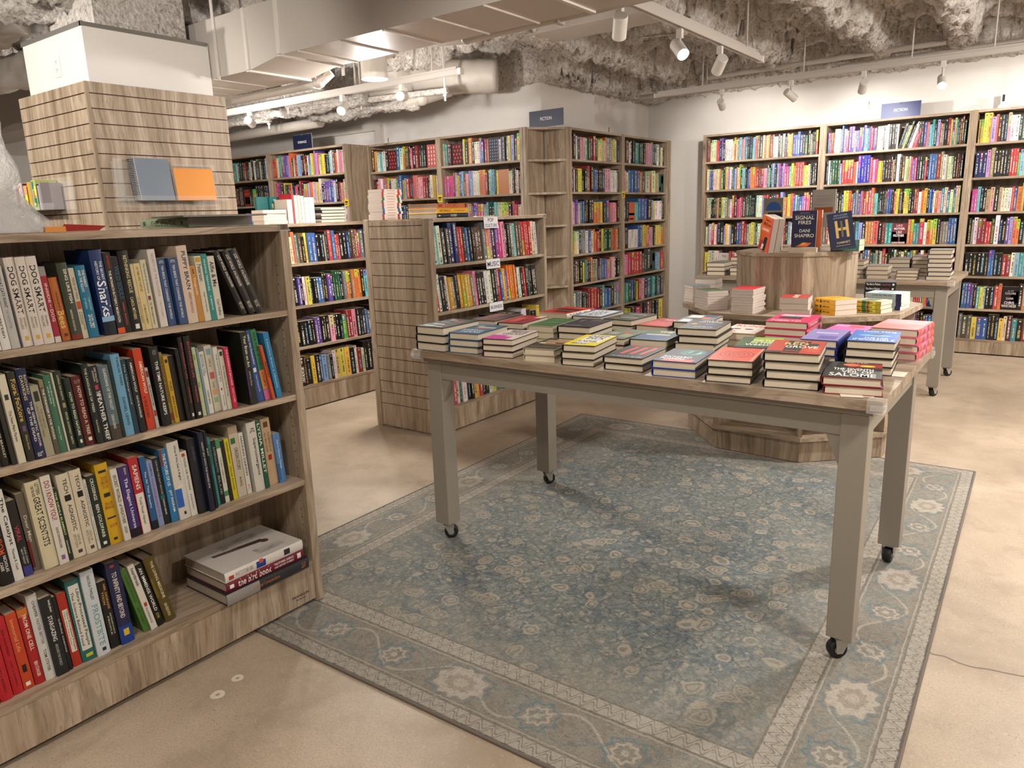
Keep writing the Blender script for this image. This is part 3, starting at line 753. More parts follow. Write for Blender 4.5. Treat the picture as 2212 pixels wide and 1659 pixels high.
b = MB(); b.prism(octo(.694, A0-1), .802, .832); b.build('middle_top', M['wood_x'], od)
OU = (-1.305, 4.66)
b = MB(); b.prism(octo(.345, -23.5, OU), .8325, 1.137); b.build('upper_box', M['wood_z'], od)
b = MB(); b.prism(octo(.352, -23.5, OU), 1.1375, 1.16); b.build('upper_top', M['wood_x'], od)

# ================================================================ signs and cards
NAVY = lin('1c2440')
def hanging_sign(word, loc, rz, W, H_, label, col=NAVY, tx=(.33, .67, .40, .60)):
    r = empty('section_sign', loc, rz); tag(r, label, 'sign')
    b = MB(); b.box(-W/2, W/2, -.003, .003, 0, H_); b.build('board', plain('sign_board_'+word.lower(), col, .4), r)
    b = MB(); b.box(-W/2-.002, W/2+.002, .0032, .006, -.002, H_+.002); b.build('white_backing', M['white_plastic'], r)
    b = MB(); put_text(b, word, (-W/2+W*tx[0], -.0035, H_*tx[2]), (W*(tx[1]-tx[0]), 0, 0), (0, 0, H_*(tx[3]-tx[2])), lin('e8e6ea')); b.build('lettering', M['ink'], r)
    b = MB(); b.box(-.01, .01, -.0045, -.003, H_-.012, H_+.004); b.build('clip', M['acrylic'], r)
    return r
for w_ in ('FICTION', 'ROMANCE', 'POP', 'CULTURE', 'MUSIC', 'BUSINESS', 'CLASSICS', 'THE', 'RIVALS', 'WHEEL of the YEAR', 'ENCYCLOPEDIA', 'DEPECHE MODE LIVE', 'THE STREETS', 'The Berry Pickers', 'Amanda Peters', 'JAMES TURK', 'the bird book', 'THE STORIES, SCIENCE', 'AND HISTORY OF BIRDS', 'FRANKLIN', 'fixtures', 'SIGNAL', 'FIRES', 'DANI', 'SHAPIRO', 'Ian', 'McEwan', 'Lessons', 'H', 'HAMNET', 'MAGGIE', "O'FARRELL", 'LIKE', 'MOTHER,', 'MOTHER', 'SUSAN RIEGER', 'ALL THE', 'COLORS', 'OF THE', 'DARK', 'CHRIS', 'WHITAKER', 'INFINITE JEST', 'Lucy by the sea', 'ELIZABETH', 'SHAKESPEARE', 'THE EXIT', 'FBI', 'Queen James', 'Atlas', 'THE WATER', 'WHAT IT IS TO BE A BIRD', 'A Visual Compendium', 'LEAF'): want(w_)
NEAR = [
('A', -2.155, 0.6698, 0.0192, 0.211, -0.012, 'd9d2c4', 1, '-'),
('A', -2.155, 0.6902, 0.0229, 0.198, -0.012, 'e4ded2', 1, '-'),
('A', -2.155, 0.7142, 0.0212, 0.205, -0.012, 'dcd8d0', 1, 'Kindergarten|6b4a3a|.3|.85|.25|.75'),
('A', -2.155, 0.7362, 0.0208, 0.212, -0.012, 'b9b6b0', 1, 'WHAT CATS WANT|33302c|.12|.5|.3|.65;THE YUKI HATTORI|8c8780|.52|.75|.3|.6'),
('A', -2.16, 0.7651, 0.0239, 0.231, -0.012, 'd8ccbf', 1, 'DOG SMART|1d1512|.1|.63|.2|.75;JENNIFER S.|7a6f66|.67|.8|.5|.75;HOLLAND|7a6f66|.67|.8|.2|.42;#c9a34a|.88|.93|.3|.7'),
('A', -2.155, 0.7896, 0.0234, 0.231, -0.012, 'd8ccbf', 1, 'DOG SMART|1d1512|.1|.63|.2|.75;JENNIFER S.|7a6f66|.67|.8|.5|.75;HOLLAND|7a6f66|.67|.8|.2|.42;#c9a34a|.88|.93|.3|.7'),
('A', -2.155, 0.8137, 0.0258, 0.231, -0.012, 'd8ccbf', 1, 'DOG SMART|1d1512|.1|.63|.2|.75;JENNIFER S.|7a6f66|.67|.8|.5|.75;HOLLAND|7a6f66|.67|.8|.2|.42;#c9a34a|.88|.93|.3|.7'),
('A', -2.155, 0.841, 0.0152, 0.203, -0.012, '9c1f33', 0, 'INSIDE|e9d8c8|.22|.47|.35|.75;OF A|e9d8c8|.49|.54|.45|.65;DOG|e9d8c8|.56|.72|.3|.8;#8d8a84|0|.12|0|1;#cfc4b4|.92|1|0|1'),
('A', -2.164, 0.8624, 0.0227, 0.172, -0.012, 'b5642a', 1, 'THE LITTLE BOOK OF|2a1608|.22|.52|.4|.6;Bees|e8c070|.52|.8|.15|.85;#5a2a10|.88|.93|.3|.7'),
('A', -2.159, 0.8857, 0.0275, 0.209, -0.012, '3a4030', 1, 'SING LIKE FISH|ece4cf|.08|.52|.5|.8;AMORINA KINGDON|cfc2a4|.6|.88|.3|.5;#7c2f22|.93|1|0|1'),
('A', -2.158, 0.9138, 0.0147, 0.194, -0.012, 'cbc0a6', 0, 'PACK OF TWO|4a3a2a|.14|.44|.3|.7;CAROLINE|6d5f4c|.62|.88|.5|.8;KNAPP|6d5f4c|.62|.8|.15|.4;#b5552d|.47|.58|.1|.9'),
('A', -2.155, 0.9291, 0.027, 0.199, -0.012, '1b6f8f', 1, 'THE PARROT|f1ece0|.06|.3|.55|.82;AND THE IGLOO|f1ece0|.06|.36|.2|.45;CLIMATE AND|9fd0da|.44|.62|.6|.8;OF DENIAL|9fd0da|.44|.6|.2|.4;DAVID LIPSKY|f1ece0|.68|.87|.25|.7'),
('A', -2.158, 0.9728, 0.0348, 0.238, -0.012, '1c3566', 1, 'THE SECRET|e7ecf5|.13|.35|.6|.8;HISTORY OF|e7ecf5|.13|.35|.25|.45;Sharks|f4f7fb|.36|.78|.15|.85;#8fb6d8|.78|.84|0|1;#16202c|.84|1|0|1'),
('A', -2.155, 1.0082, 0.0207, 0.23, -0.012, '1c1614', 0, 'THE MONARCH BUTTERFLY MIGRATION|f0e8da|.22|.86|.3|.65;MONARCA|b03a22|.04|.2|.4|.7;#e0552a|.93|1|0|1'),
('A', -2.155, 1.0295, 0.0179, 0.217, -0.012, '14110f', 0, 'WILD SOULS|2c5f7d|.12|.55|.15|.85;EMMA MARRIS|b04a35|.6|.9|.3|.65'),
('A', -2.155, 1.0484, 0.0298, 0.232, -0.012, '14100e', 1, 'RETHINKING RESCUE|d8c98e|.06|.52|.4|.75;CAROL MITHERS|d8c98e|.57|.85|.35|.65;#e8e4da|.91|.97|.35|.75'),
('A', -2.155, 1.0788, 0.0093, 0.193, -0.012, 'd6c08a', 0, 'SY MONTGOMERY|6a5530|.5|.9|.3|.7'),
('A', -2.155, 1.0888, 0.0199, 0.194, -0.012, 'dcc68e', 0, 'OF TIME AND TURTLES|6a5226|.05|.42|.35|.65;SY MONTGOMERY|6a5226|.62|.92|.3|.6'),
('A', -2.156, 1.11, 0.0172, 0.203, -0.012, 'd5cdae', 0, 'The Soul of an Octopus|3c4a5a|.05|.48|.3|.7;Sy Montgomery|5b4a35|.62|.94|.25|.65;#7c3b4a|.52|.58|.2|.7'),
('A', -2.163, 1.1387, 0.0234, 0.231, -0.012, 'e3d9cf', 1, 'SECRETS OF THE OCTOPUS|a08f86|.05|.6|.35|.65;SY MONTGOMERY|b8a79d|.64|.88|.35|.6'),
('A', -2.164, 1.1655, 0.0242, 0.202, -0.012, '35507e', 0, 'TEN BIRDS THAT CHANGED THE WORLD|e9e6da|.1|.9|.35|.65;MOSS|c8c6bb|.03|.07|.2|.8'),
('A', -2.155, 1.1952, 0.0264, 0.203, -0.012, '35507e', 0, 'TEN BIRDS THAT CHANGED THE WORLD|e9e6da|.1|.9|.35|.65;MOSS|c8c6bb|.03|.07|.2|.8'),
('A', -2.155, 1.2237, 0.0339, 0.237, -0.012, 'dfc9b4', 1, 'PUPPY BRAIN|241812|.07|.56|.35|.75;KERRY NICHOLS|a5482f|.6|.87|.4|.65'),
('A', -2.155, 1.2589, 0.0191, 0.175, -0.012, 'c98a3c', 0, 'Dogpedia|f3dfb4|.22|.52|.25|.75;BROOM|3a2410|.06|.14|.4|.7'),
('A', -2.155, 1.2788, 0.0221, 0.203, -0.012, 'e2d9c0', 1, 'Peterson|2d3a40|.12|.38|.2|.8;Roger Tory Peterson|3a3a35|.55|.86|.35|.65;#c9a334|.02|.09|.1|.9'),
('A', -2.155, 1.3015, 0.0195, 0.208, -0.012, '2f8f88', 0, 'FINDING TREASURE|d9efe6|.08|.55|.3|.6;A MEMOIR|d9efe6|.62|.85|.4|.65'),
('A', -2.155, 1.322, 0.0237, 0.2, -0.012, 'dcd5c2', 0, 'Alfie & Me|22201c|.08|.48|.2|.8;Carl Safina|22201c|.68|.94|.35|.7'),
('A', -2.168, 1.418, 0.0248, 0.225, -0.079, '201a18', 1, 'LOST WORLD|e5dcc8|.07|.3|.3|.7;of the DINOSAURS|e5dcc8|.32|.56|.3|.7;ARMIN SCHMITT|cfc6b2|.8|.92|.25|.75'),
('A', -2.162, 1.4434, 0.0263, 0.226, -0.079, '201a18', 1, 'LOST WORLD|e5dcc8|.07|.3|.3|.7;of the DINOSAURS|e5dcc8|.32|.56|.3|.7;ARMIN SCHMITT|cfc6b2|.8|.92|.25|.75'),
('A', -2.162, 1.4703, 0.0291, 0.227, -0.079, '201a18', 1, 'LOST WORLD|e5dcc8|.07|.3|.3|.7;of the DINOSAURS|e5dcc8|.32|.56|.3|.7;ARMIN SCHMITT|cfc6b2|.8|.92|.25|.75'),
('B', -2.176, 0.6194, 0.02, 0.213, -0.012, '4a4538', 1, '-'),
('B', -2.168, 0.64, 0.0277, 0.212, -0.012, '22262c', 1, '-'),
('B', -2.167, 0.6684, 0.0205, 0.217, -0.012, '1f1a16', 1, 'JAMES BRADLEY|cfc6b0|.5|.9|.35|.7'),
('B', -2.159, 0.6895, 0.0102, 0.209, -0.012, '2b2a22', 0, '-'),
('B', -2.155, 0.7033, 0.0183, 0.241, -0.012, 'd6cdb4', 0, 'The New Plant Parent|3a3a30|.4|.75|.3|.65;#2d3b30|.22|.28|.25|.75'),
('B', -2.157, 0.7249, 0.0193, 0.244, -0.012, '2c2a1e', 1, 'Floral Folklore|e0b96a|.08|.55|.25|.8;Alison Davies|bfae88|.7|.87|.4|.65;#6a4f7a|.6|.66|.3|.7'),
('B', -2.155, 0.7448, 0.0249, 0.248, -0.012, '1a1f48', 1, 'RICHARD|d4c48e|.07|.28|.6|.85;DAWKINS|d4c48e|.07|.34|.2|.5;THE GENETIC BOOK|e7e2d3|.36|.87|.58|.82;OF THE DEAD|e7e2d3|.42|.8|.22|.45;Yale|e7e2d3|.92|.97|.2|.8'),
('B', -2.155, 0.7706, 0.0214, 0.198, -0.012, 'a39c80', 0, 'THE COMPLETE|6b6650|.33|.6|.55|.75;LANGUAGE OF TREES|6b6650|.26|.72|.2|.42;#2e3326|.08|.22|.25|.8'),
('B', -2.159, 0.7947, 0.0126, 0.21, -0.012, '5a5340', 0, 'THE STRANGER IN THE WOODS|f1eee2|.12|.8|.3|.75;#8a7c50|0|.1|.1|.9'),
('B', -2.162, 0.8086, 0.0181, 0.219, -0.012, '3f6f55', 1, 'A Very Short History|dfe6cf|.08|.4|.5|.75;of Life on Earth|dfe6cf|.14|.36|.2|.4;Henry Gee|e0e4d0|.66|.84|.35|.6'),
('B', -2.16, 0.8273, 0.0054, 0.224, -0.012, 'c4bda6', 0, '-'),
('B', -2.167, 0.8358, 0.0203, 0.224, -0.012, '23301f', 1, 'LIVING ON EARTH|c9c0a0|.05|.36|.35|.6;PETER GODFREY SMITH|c9c0a0|.52|.93|.35|.6;#9b8f6c|.4|.46|.3|.7'),
('B', -2.16, 0.8567, 0.0166, 0.202, -0.012, '1c2a22', 1, 'HOW TO READ NATURE|e6e0c8|.2|.82|.3|.7;#e6e0c8|.88|.93|.35|.7'),
('B', -2.163, 0.8764, 0.0271, 0.202, -0.012, '5a1c1c', 1, 'HOW TO READ A TREE|dcc6a8|.14|.84|.35|.68;TRISTAN|c09a7c|.05|.1|.2|.8;#e6e0c8|.88|.93|.35|.7'),
('B', -2.155, 0.9041, 0.0187, 0.233, -0.012, '17231d', 1, 'THE LANGUAGE OF TREES|d9d2b8|.05|.6|.3|.62;Katie Holten|cfc7aa|.7|.86|.4|.65'),
('B', -2.155, 0.9234, 0.0222, 0.224, -0.012, '15181c', 0, 'THE|f3f0e6|.33|.38|.3|.8;FEATHER THIEF|f3f0e6|.38|.98|.3|.8;KIRK WALLACE|dcd4c0|.03|.22|.6|.8;JOHNSON|dcd4c0|.06|.2|.25|.5;#b23a44|.25|.31|.3|.7'),
('B', -2.156, 0.9472, 0.0284, 0.22, -0.012, '5c6e74', 1, 'GUARDIANS OF THE VALLEY|dcdccf|.04|.6|.4|.7;DEAN KING|dcdccf|.66|.85|.3|.55;#4a4236|.8|1|0|1'),
('B', -2.158, 0.9766, 0.0093, 0.229, -0.012, '14281c', 1, '-'),
('B', -2.16, 0.9878, 0.0259, 0.245, -0.012, '6fa6c4', 1, 'TWELVE TREES|2a2a2a|.03|.38|.5|.75;DANIEL LEWIS|1c2a36|.52|.87|.35|.65'),
('B', -2.161, 1.0155, 0.0146, 0.227, -0.012, '1f3a46', 0, 'The Underground|d8d8c8|.06|.6|.3|.6'),
('B', -2.158, 1.0307, 0.0185, 0.226, -0.012, '15181a', 0, 'AMERICAN WOLF|e8e4d8|.05|.45|.4|.75;NATE BLAKESLEE|e8e4d8|.5|.8|.4|.7'),
('B', -2.167, 1.0568, 0.0253, 0.249, -0.012, 'c9401c', 0, 'AMERICAN WOLF|f5e9d4|.15|.55|.45|.8;A TRUE STORY|2a1008|.58|.85|.2|.5'),
('B', -2.164, 1.0827, 0.0095, 0.189, -0.012, 'b9b6ae', 0, 'MUSHROOM|3a3530|.28|.62|.3|.7;#7d3a30|.05|.15|.1|.9;#a23a30|.7|.8|.1|.9'),
('B', -2.166, 1.1033, 0.0283, 0.248, -0.012, '181818', 1, 'THE TIME NATURE KEEPS|f1ede0|.18|.86|.35|.68;HELEN|8a8a80|.04|.1|.3|.7'),
('B', -2.173, 1.1359, 0.0094, 0.226, -0.012, '9a7a2c', 0, 'The Sound of Wild Snail|2c2010|.05|.7|.25|.7;#8c2f25|.85|.95|.1|.9'),
('B', -2.169, 1.1459, 0.0143, 0.213, -0.012, 'c89f2b', 0, 'MARY ROACH|3a2c0c|.6|.92|.3|.7;FUZZ|3a2c0c|.38|.52|.3|.75;#2b2b2b|.05|.1|.2|.8'),
('B', -2.17, 1.1618, 0.0182, 0.211, -0.012, '1d1810', 0, '-'),
('B', -2.16, 1.1806, 0.0116, 0.231, -0.012, '12100d', 0, '-'),
('B', -2.159, 1.1928, 0.0158, 0.265, -0.012, '17120f', 1, 'ENTANGLED LIFE|b9505c|.07|.5|.4|.75;SHELDRAKE|b9505c|.6|.8|.4|.7;#d9d4c8|.92|.96|.3|.7'),
('B', -2.155, 1.2092, 0.0214, 0.266, -0.012, '17120f', 1, 'ENTANGLED LIFE|b9505c|.07|.5|.4|.75;SHELDRAKE|b9505c|.6|.8|.4|.7;#d9d4c8|.92|.96|.3|.7'),
('B', -2.167, 1.2386, 0.013, 0.225, -0.012, 'c4cf9f', 0, '#8fae5c|.1|.18|.1|.6;#a9c8c0|.3|.38|.3|.9;#8fae5c|.5|.58|.1|.6;#d8c46a|.7|.76|.3|.9'),
('B', -2.164, 1.2522, 0.0065, 0.222, -0.012, '7e98a4', 0, '-'),
('B', -2.173, 1.2646, 0.0167, 0.206, -0.012, 'e5e1d4', 0, 'FINDING THE|3a5a55|.04|.34|.55|.8;MOTHER TREE|3a5a55|.04|.38|.2|.45;SUZANNE SIMARD|2f2f2f|.62|.84|.3|.65'),
('B', -2.181, 1.2881, 0.0252, 0.221, -0.012, 'd3c8b2', 0, 'LIFE IS|5a5045|.2|.32|.35|.6;HARD|5a5045|.55|.65|.35|.6;#7fa6ac|.05|.14|.2|.8;#c25a5a|.4|.5|.2|.8;#d79a6a|.66|.74|.2|.8;#8fb080|.78|.86|.2|.8'),
('B', -2.173, 1.3139, 0.0156, 0.213, -0.012, 'e0dccf', 0, 'THE NATURE FIX|5a5a4c|.1|.55|.35|.7;WILLIAMS|6a6a5c|.75|.93|.4|.65;#a0404a|.64|.68|.25|.6'),
('B', -2.17, 1.3301, 0.0158, 0.202, -0.012, 'd6d2bc', 0, 'The Hidden Life of Trees|3c3a28|.26|.78|.35|.65;#2c3a28|.03|.1|.2|.8'),
('B', -2.164, 1.3465, 0.0164, 0.208, -0.012, 'c71f45', 0, 'THE EXPERIENCE MACHINE|f3d7dc|.03|.62|.35|.7;ANDY CLARK|f3d7dc|.66|.9|.35|.65'),
('B', -2.156, 1.4068, 0.0261, 0.249, -0.012, '20251c', 0, 'Your Brain on Art|f0ece2|.05|.48|.35|.75;and Ivy Ross|e0dcd2|.54|.74|.4|.65;#4a2a5c|.5|.9|0|.25'),
('B', -2.17, 1.4431, 0.0284, 0.25, -0.031, '3b5796', 1, 'Why We Remember|e6e9f2|.05|.48|.4|.75;Charan Ranganath PhD|c9d2e8|.62|.86|.35|.62;#e6e9f2|.52|.58|.3|.7'),
('B', -2.168, 1.4721, 0.0219, 0.251, -0.031, '3f8c5c', 1, 'FOUR WAYS|15201a|.04|.3|.25|.7;OF THINKING|15201a|.33|.56|.25|.7;DAVID SUMPTER|2c1a10|.6|.8|.3|.65;#d98a4a|.57|.84|0|1;#d96a9c|.85|1|0|1'),
('B', -2.156, 1.4946, 0.0112, 0.196, -0.031, 'd0582c', 0, 'MARKET|2a1a14|.3|.6|.3|.8'),
('B', -2.163, 1.517, 0.0219, 0.235, -0.031, '2f86b8', 0, 'Lessons from a climate|cfe6f2|.1|.85|.35|.6'),
('C', -2.17, 0.5549, 0.0295, 0.262, -0.012, '2c2018', 1, '-'),
('C', -2.171, 0.5863, 0.0269, 0.263, -0.012, '8a8278', 1, '-'),
('C', -2.174, 0.6162, 0.0315, 0.257, -0.012, '15110f', 1, 'SUPERBLOOM|d4502c|.2|.66|.4|.85;NICHOLAS|e8e2d4|.68|.86|.6|.85;CARR|e8e2d4|.74|.84|.25|.5'),
('C', -2.175, 0.6492, 0.023, 0.26, -0.012, 'dedad0', 1, 'The Catalyst|1d1b19|.08|.6|.3|.8;Thomas R. Cech|2d2b29|.64|.88|.4|.68'),
('C', -2.184, 0.6772, 0.0214, 0.221, -0.012, '1f1c1c', 0, 'VIRAL|b8404a|.33|.54|.2|.7;ALINA CHAN|c9c4ba|.62|.84|.6|.8;MATT RIDLEY|c9c4ba|.64|.84|.25|.45;#3a3c80|.87|1|0|1'),
('C', -2.198, 0.7051, 0.0203, 0.229, -0.012, '6f6556', 0, 'Deer Man|d9d0bc|.28|.62|.35|.75;#6e1f1c|.6|.95|0|.35'),
('C', -2.182, 0.726, 0.037, 0.258, -0.012, 'd8cda8', 1, 'LETTERS|2c2a20|.03|.16|.6|.85;FOR THE AGES|2c2a20|.05|.17|.3|.5;GREAT SCIENTISTS|1c1a14|.18|.74|.3|.75'),
('C', -2.177, 0.7636, 0.0248, 0.265, -0.012, 'ddd5c6', 0, 'DO I KNOW YOU?|9c2c44|.06|.5|.25|.8;SADIE DINGFELDER|3c3c34|.58|.82|.4|.65;#8a5aa0|.9|.95|.3|.7'),
('C', -2.183, 0.7914, 0.0091, 0.221, -0.012, '20301c', 0, 'THE DEVILS ELEMENT|d0e29a|.05|.65|.25|.8;DAN EGAN|e5e5d5|.72|.9|.3|.7'),
('C', -2.185, 0.8042, 0.0339, 0.255, -0.012, 'd9ccb2', 1, 'TECH|2a221a|.06|.23|.4|.72;AGNOSTIC|2a221a|.36|.68|.4|.72;GREG M.|8f836e|.73|.86|.58|.78;EPSTEIN|8f836e|.72|.88|.3|.5;#1d1712|.25|.32|.3|.8;#4a4036|.91|.95|.4|.75'),
('C', -2.183, 0.8387, 0.0304, 0.258, -0.012, 'd9ccb2', 1, 'TECH|2a221a|.06|.23|.4|.72;AGNOSTIC|2a221a|.36|.68|.4|.72;GREG M.|8f836e|.73|.86|.58|.78;EPSTEIN|8f836e|.72|.88|.3|.5;#1d1712|.25|.32|.3|.8;#4a4036|.91|.95|.4|.75'),
('C', -2.19, 0.8735, 0.0088, 0.219, -0.012, 'dcd8c8', 0, 'THE FUTURE WE CHOOSE|55605c|.05|.52|.3|.7;Christiana Figueres|55605c|.58|.88|.3|.6'),
('C', -2.188, 0.8829, 0.0244, 0.226, -0.012, '1e2a1c', 0, 'CROSSINGS|ece8d8|.04|.34|.35|.72;BEN GOLDFARB|ece8d8|.4|.86|.35|.72;#ece8d8|.92|.96|.3|.7'),
('C', -2.188, 0.9089, 0.036, 0.253, -0.012, 'd3a51c', 1, 'HOW THE|a0582a|.16|.2|.25|.75;WORLD RAN|a0582a|.21|.25|.2|.8;OUT OF|a0582a|.26|.3|.25|.75;INSIDE THE|a0582a|.47|.51|.2|.8;GLOBAL SUPPLY|a0582a|.52|.56|.15|.85;PETER S.|b05a2a|.75|.79|.2|.8;#2a2a20|.08|.11|.2|.8;#2a2a20|.36|.41|.25|.75;#2a2a20|.66|.68|.15|.85;#2a2a20|.92|.95|.3|.6'),
('C', -2.177, 0.9455, 0.0193, 0.23, -0.012, 'ddd6c6', 0, 'SECRET WORLD|3a352c|.08|.46|.25|.75;of WEATHER|3a352c|.48|.76|.25|.75;GOOLEY|3a352c|.8|.9|.3|.7'),
('C', -2.183, 0.9694, 0.0314, 0.228, -0.012, '3f2a6c', 0, 'The Elegant Universe|e8e0ee|.17|.88|.3|.7;BRIAN|d9c4a0|.03|.12|.55|.75;#5c2a6c|.4|.7|0|.15;#1c1420|.88|1|0|1'),
('C', -2.183, 1.0027, 0.0284, 0.247, -0.012, 'b52a30', 0, 'SAPIENS|f2e6da|.1|.42|.3|.75;#e3dccc|.47|1|.08|.92;Yuval Noah Harari|2c2824|.52|.88|.35|.65'),
('C', -2.187, 1.0373, 0.0191, 0.239, -0.012, '2a5a8c', 0, 'The Air They|e0e6ec|.2|.5|.3|.7;Breathe|e0e6ec|.52|.7|.3|.6;#15181c|.88|1|0|1'),
('C', -2.193, 1.0602, 0.018, 0.219, -0.012, '8f9cc4', 0, 'KASHMIR HILL|2c2c3c|.04|.24|.4|.7;YOUR FACE BELONGS TO US|a0407a|.26|.86|.3|.65'),
('C', -2.194, 1.0795, 0.0209, 0.222, -0.012, '1a1c1c', 0, 'HOW FAR THE LIGHT REACHES|b0b4b0|.04|.55|.4|.65;SABRINA IMBLER|d0d4d0|.62|.86|.4|.65;#2f6a66|.56|.62|.2|.8'),
('C', -2.189, 1.101, 0.0238, 0.244, -0.012, '2a78ac', 0, 'THE FUTURE OF US|f2ece0|.06|.5|.35|.75;JAY INGRAM|f2ece0|.56|.86|.35|.75;#7a3a22|0|.22|0|.3'),
('C', -2.184, 1.1258, 0.0375, 0.261, -0.012, 'dbd5c8', 1, 'What If We Get It Right?|3a362f|.05|.5|.45|.7;#2f62b4|.6|.84|0|.55;#e3ddd0|.56|.59|.3|.7;#262626|.9|.94|.4|.6'),
('C', -2.183, 1.1641, 0.0216, 0.221, -0.012, 'dfdacb', 0, 'FOOD OR FICTION?|4a4030|.1|.6|.35|.65;#a5482c|.03|.08|.2|.7;DAVID|5a503c|.66|.9|.4|.6'),
('C', -2.179, 1.1876, 0.0318, 0.257, -0.012, '1b1c26', 1, 'JOURNEY|5a5868|.1|.3|.3|.6'),
('C', -2.165, 1.22, 0.0186, 0.272, -0.012, '1c2136', 1, 'NIGHT SKY WITH THE NAKED EYE|d8d4c4|.12|.7|.35|.65'),
('C', -2.175, 1.2462, 0.0087, 0.27, -0.012, '14161c', 0, 'RAY|d8d4c4|.22|.32|.2|.8'),
('C', -2.186, 1.2619, 0.0091, 0.242, -0.012, '3a8c88', 0, 'KINDRED|14302e|.1|.4|.2|.8'),
('C', -2.192, 1.2755, 0.0174, 0.226, -0.012, '17191a', 0, 'INTERGALACTIC|9aa49a|.1|.5|.3|.7;BLUE|9aa49a|.55|.85|.3|.7'),
('C', -2.194, 1.2946, 0.0158, 0.225, -0.012, 'dcd8c4', 0, 'THE BEST AMERICAN|6a5c40|.28|.68|.35|.6;#4c8c5c|0|.14|0|1;#4c8c5c|.82|.9|0|1'),
('C', -2.192, 1.311, 0.0126, 0.217, -0.012, '2a1d18', 0, '-'),
('C', -2.194, 1.3251, 0.0174, 0.219, -0.012, 'd8c61c', 0, 'GREEN ENERGY HANDBOOK|3a3a10|.05|.4|.35|.65;SOLAR POWER|3a3a10|.45|.85|.3|.6'),
('C', -2.196, 1.3454, 0.0341, 0.254, -0.012, 'ccbfa8', 0, 'ORIGIN STORY|4a4034|.3|.62|.35|.75;MARKEL|6a5f50|.72|.86|.4|.65;#3c6a3c|.16|.24|.1|.6;#b09a80|0|.1|0|1'),
('C', -2.199, 1.3833, 0.0175, 0.224, -0.012, 'dfd9cb', 0, 'HACKING DARWIN|2c2a26|.06|.7|.3|.75;METZL|c06a3a|.85|.93|.3|.7'),
('C', -2.191, 1.4117, 0.0372, 0.253, -0.012, 'dcd6ca', 1, 'Superconvergence|1c1a18|.23|.77|.35|.75;JAMIE|3a3630|.08|.11|.25|.75;METZL|3a3630|.12|.15|.25|.75'),
('C', -2.188, 1.4495, 0.0155, 0.252, -0.012, '1f5c40', 0, 'LYDIA MILLET|e4e8da|.04|.77|.15|.85'),
('C', -2.201, 1.4751, 0.0369, 0.249, -0.012, 'c9a982', 0, 'THE EMPEROR OF|7a5a38|.2|.5|.55|.75;ALL MALADIES|7a5a38|.2|.5|.2|.4;#5c4022|.05|.13|.25|.75;#a52a22|.54|.62|.3|.7'),
('C', -2.193, 1.5142, 0.0274, 0.186, -0.012, '5a8ac0', 0, 'This Is Climate Change|f0f2f4|.12|.72|.35|.65;#3a6aa0|.6|.95|0|.3'),
('D', -2.177, 0.4998, 0.0321, 0.253, -0.012, 'a82018', 1, '-'),
('D', -2.176, 0.5339, 0.0287, 0.251, -0.012, 'b5201a', 1, '-'),
('D', -2.181, 0.5656, 0.0304, 0.245, -0.012, 'c2202a', 1, 'DEAR GOOD PRESENT|5c0f14|.15|.5|.35|.6;GARY J. SHAPIRO|5c0f14|.56|.9|.35|.6'),
('D', -2.186, 0.5986, 0.0246, 0.235, -0.012, 'c2202a', 1, 'DEAR GOOD PRESENT|5c0f14|.15|.5|.35|.6;GARY J. SHAPIRO|5c0f14|.56|.9|.35|.6'),
('D', -2.187, 0.6248, 0.0264, 0.235, -0.012, 'c8451f', 0, 'Immortal Life|e8a070|.08|.5|.3|.65;#2a1812|.68|.78|.3|.7;#f0e6da|.91|.96|.25|.7'),
('D', -2.187, 0.653, 0.0252, 0.236, -0.012, 'b01f20', 1, 'FROM ONE CELL|f4ddc8|.08|.55|.35|.75;BEN STANGER|f4ddc8|.7|.9|.35|.7;#c8702c|0|.1|0|1'),
('D', -2.184, 0.6788, 0.0265, 0.267, -0.012, 'dcd8d0', 1, 'CHEAPER|3a3a3a|.07|.26|.4|.68;FASTER BETTER|5a6a70|.28|.58|.4|.68;TOM STEYER|4a4a48|.64|.9|.35|.65'),
('D', -2.176, 0.7059, 0.0319, 0.247, -0.012, '1b1d1f', 0, 'STARGAZING|f1efe8|.24|.56|.35|.7;AROUND THE WORLD|b8b6ae|.6|.88|.4|.62;lonely planet|f1efe8|.05|.2|.6|.85'),
('D', -2.181, 0.7401, 0.0096, 0.237, -0.012, '14161a', 0, 'infinite cosmos|c9c9c4|.3|.75|.2|.75'),
('D', -2.188, 0.7536, 0.0243, 0.236, -0.012, 'b5321f', 1, '#e2dac8|.22|.8|.2|.8;Ultra-Processed People|1c1a18|.24|.78|.5|.75;Why We Cant Stop|2c2a28|.24|.7|.28|.42'),
('D', -2.187, 0.7792, 0.0393, 0.263, -0.012, '2a6c66', 1, '#dedacd|.06|.86|.14|.86;Ultra-Processed People|17140f|.12|.82|.5|.78;The Science Behind Food|2a2620|.14|.8|.22|.4;#c8c43a|.91|.95|.3|.8'),
('D', -2.179, 0.8191, 0.0368, 0.277, -0.012, 'd5dadb', 1, 'NICOLA TWILLEY|3a3f42|.06|.34|.4|.62;FROSTBITE|6fa3a8|.4|.88|.3|.75;#2a2a2a|.91|.95|.4|.7'),
('D', -2.189, 0.8636, 0.0267, 0.223, -0.012, '17140f', 0, 'NEIL DEGRASSE|d8a85a|.05|.42|.58|.8;TYSON|d8a85a|.15|.34|.2|.45;ASTROPHYSICS|e0d8c4|.48|.8|.6|.75;PEOPLE|e0d8c4|.52|.8|.3|.45'),
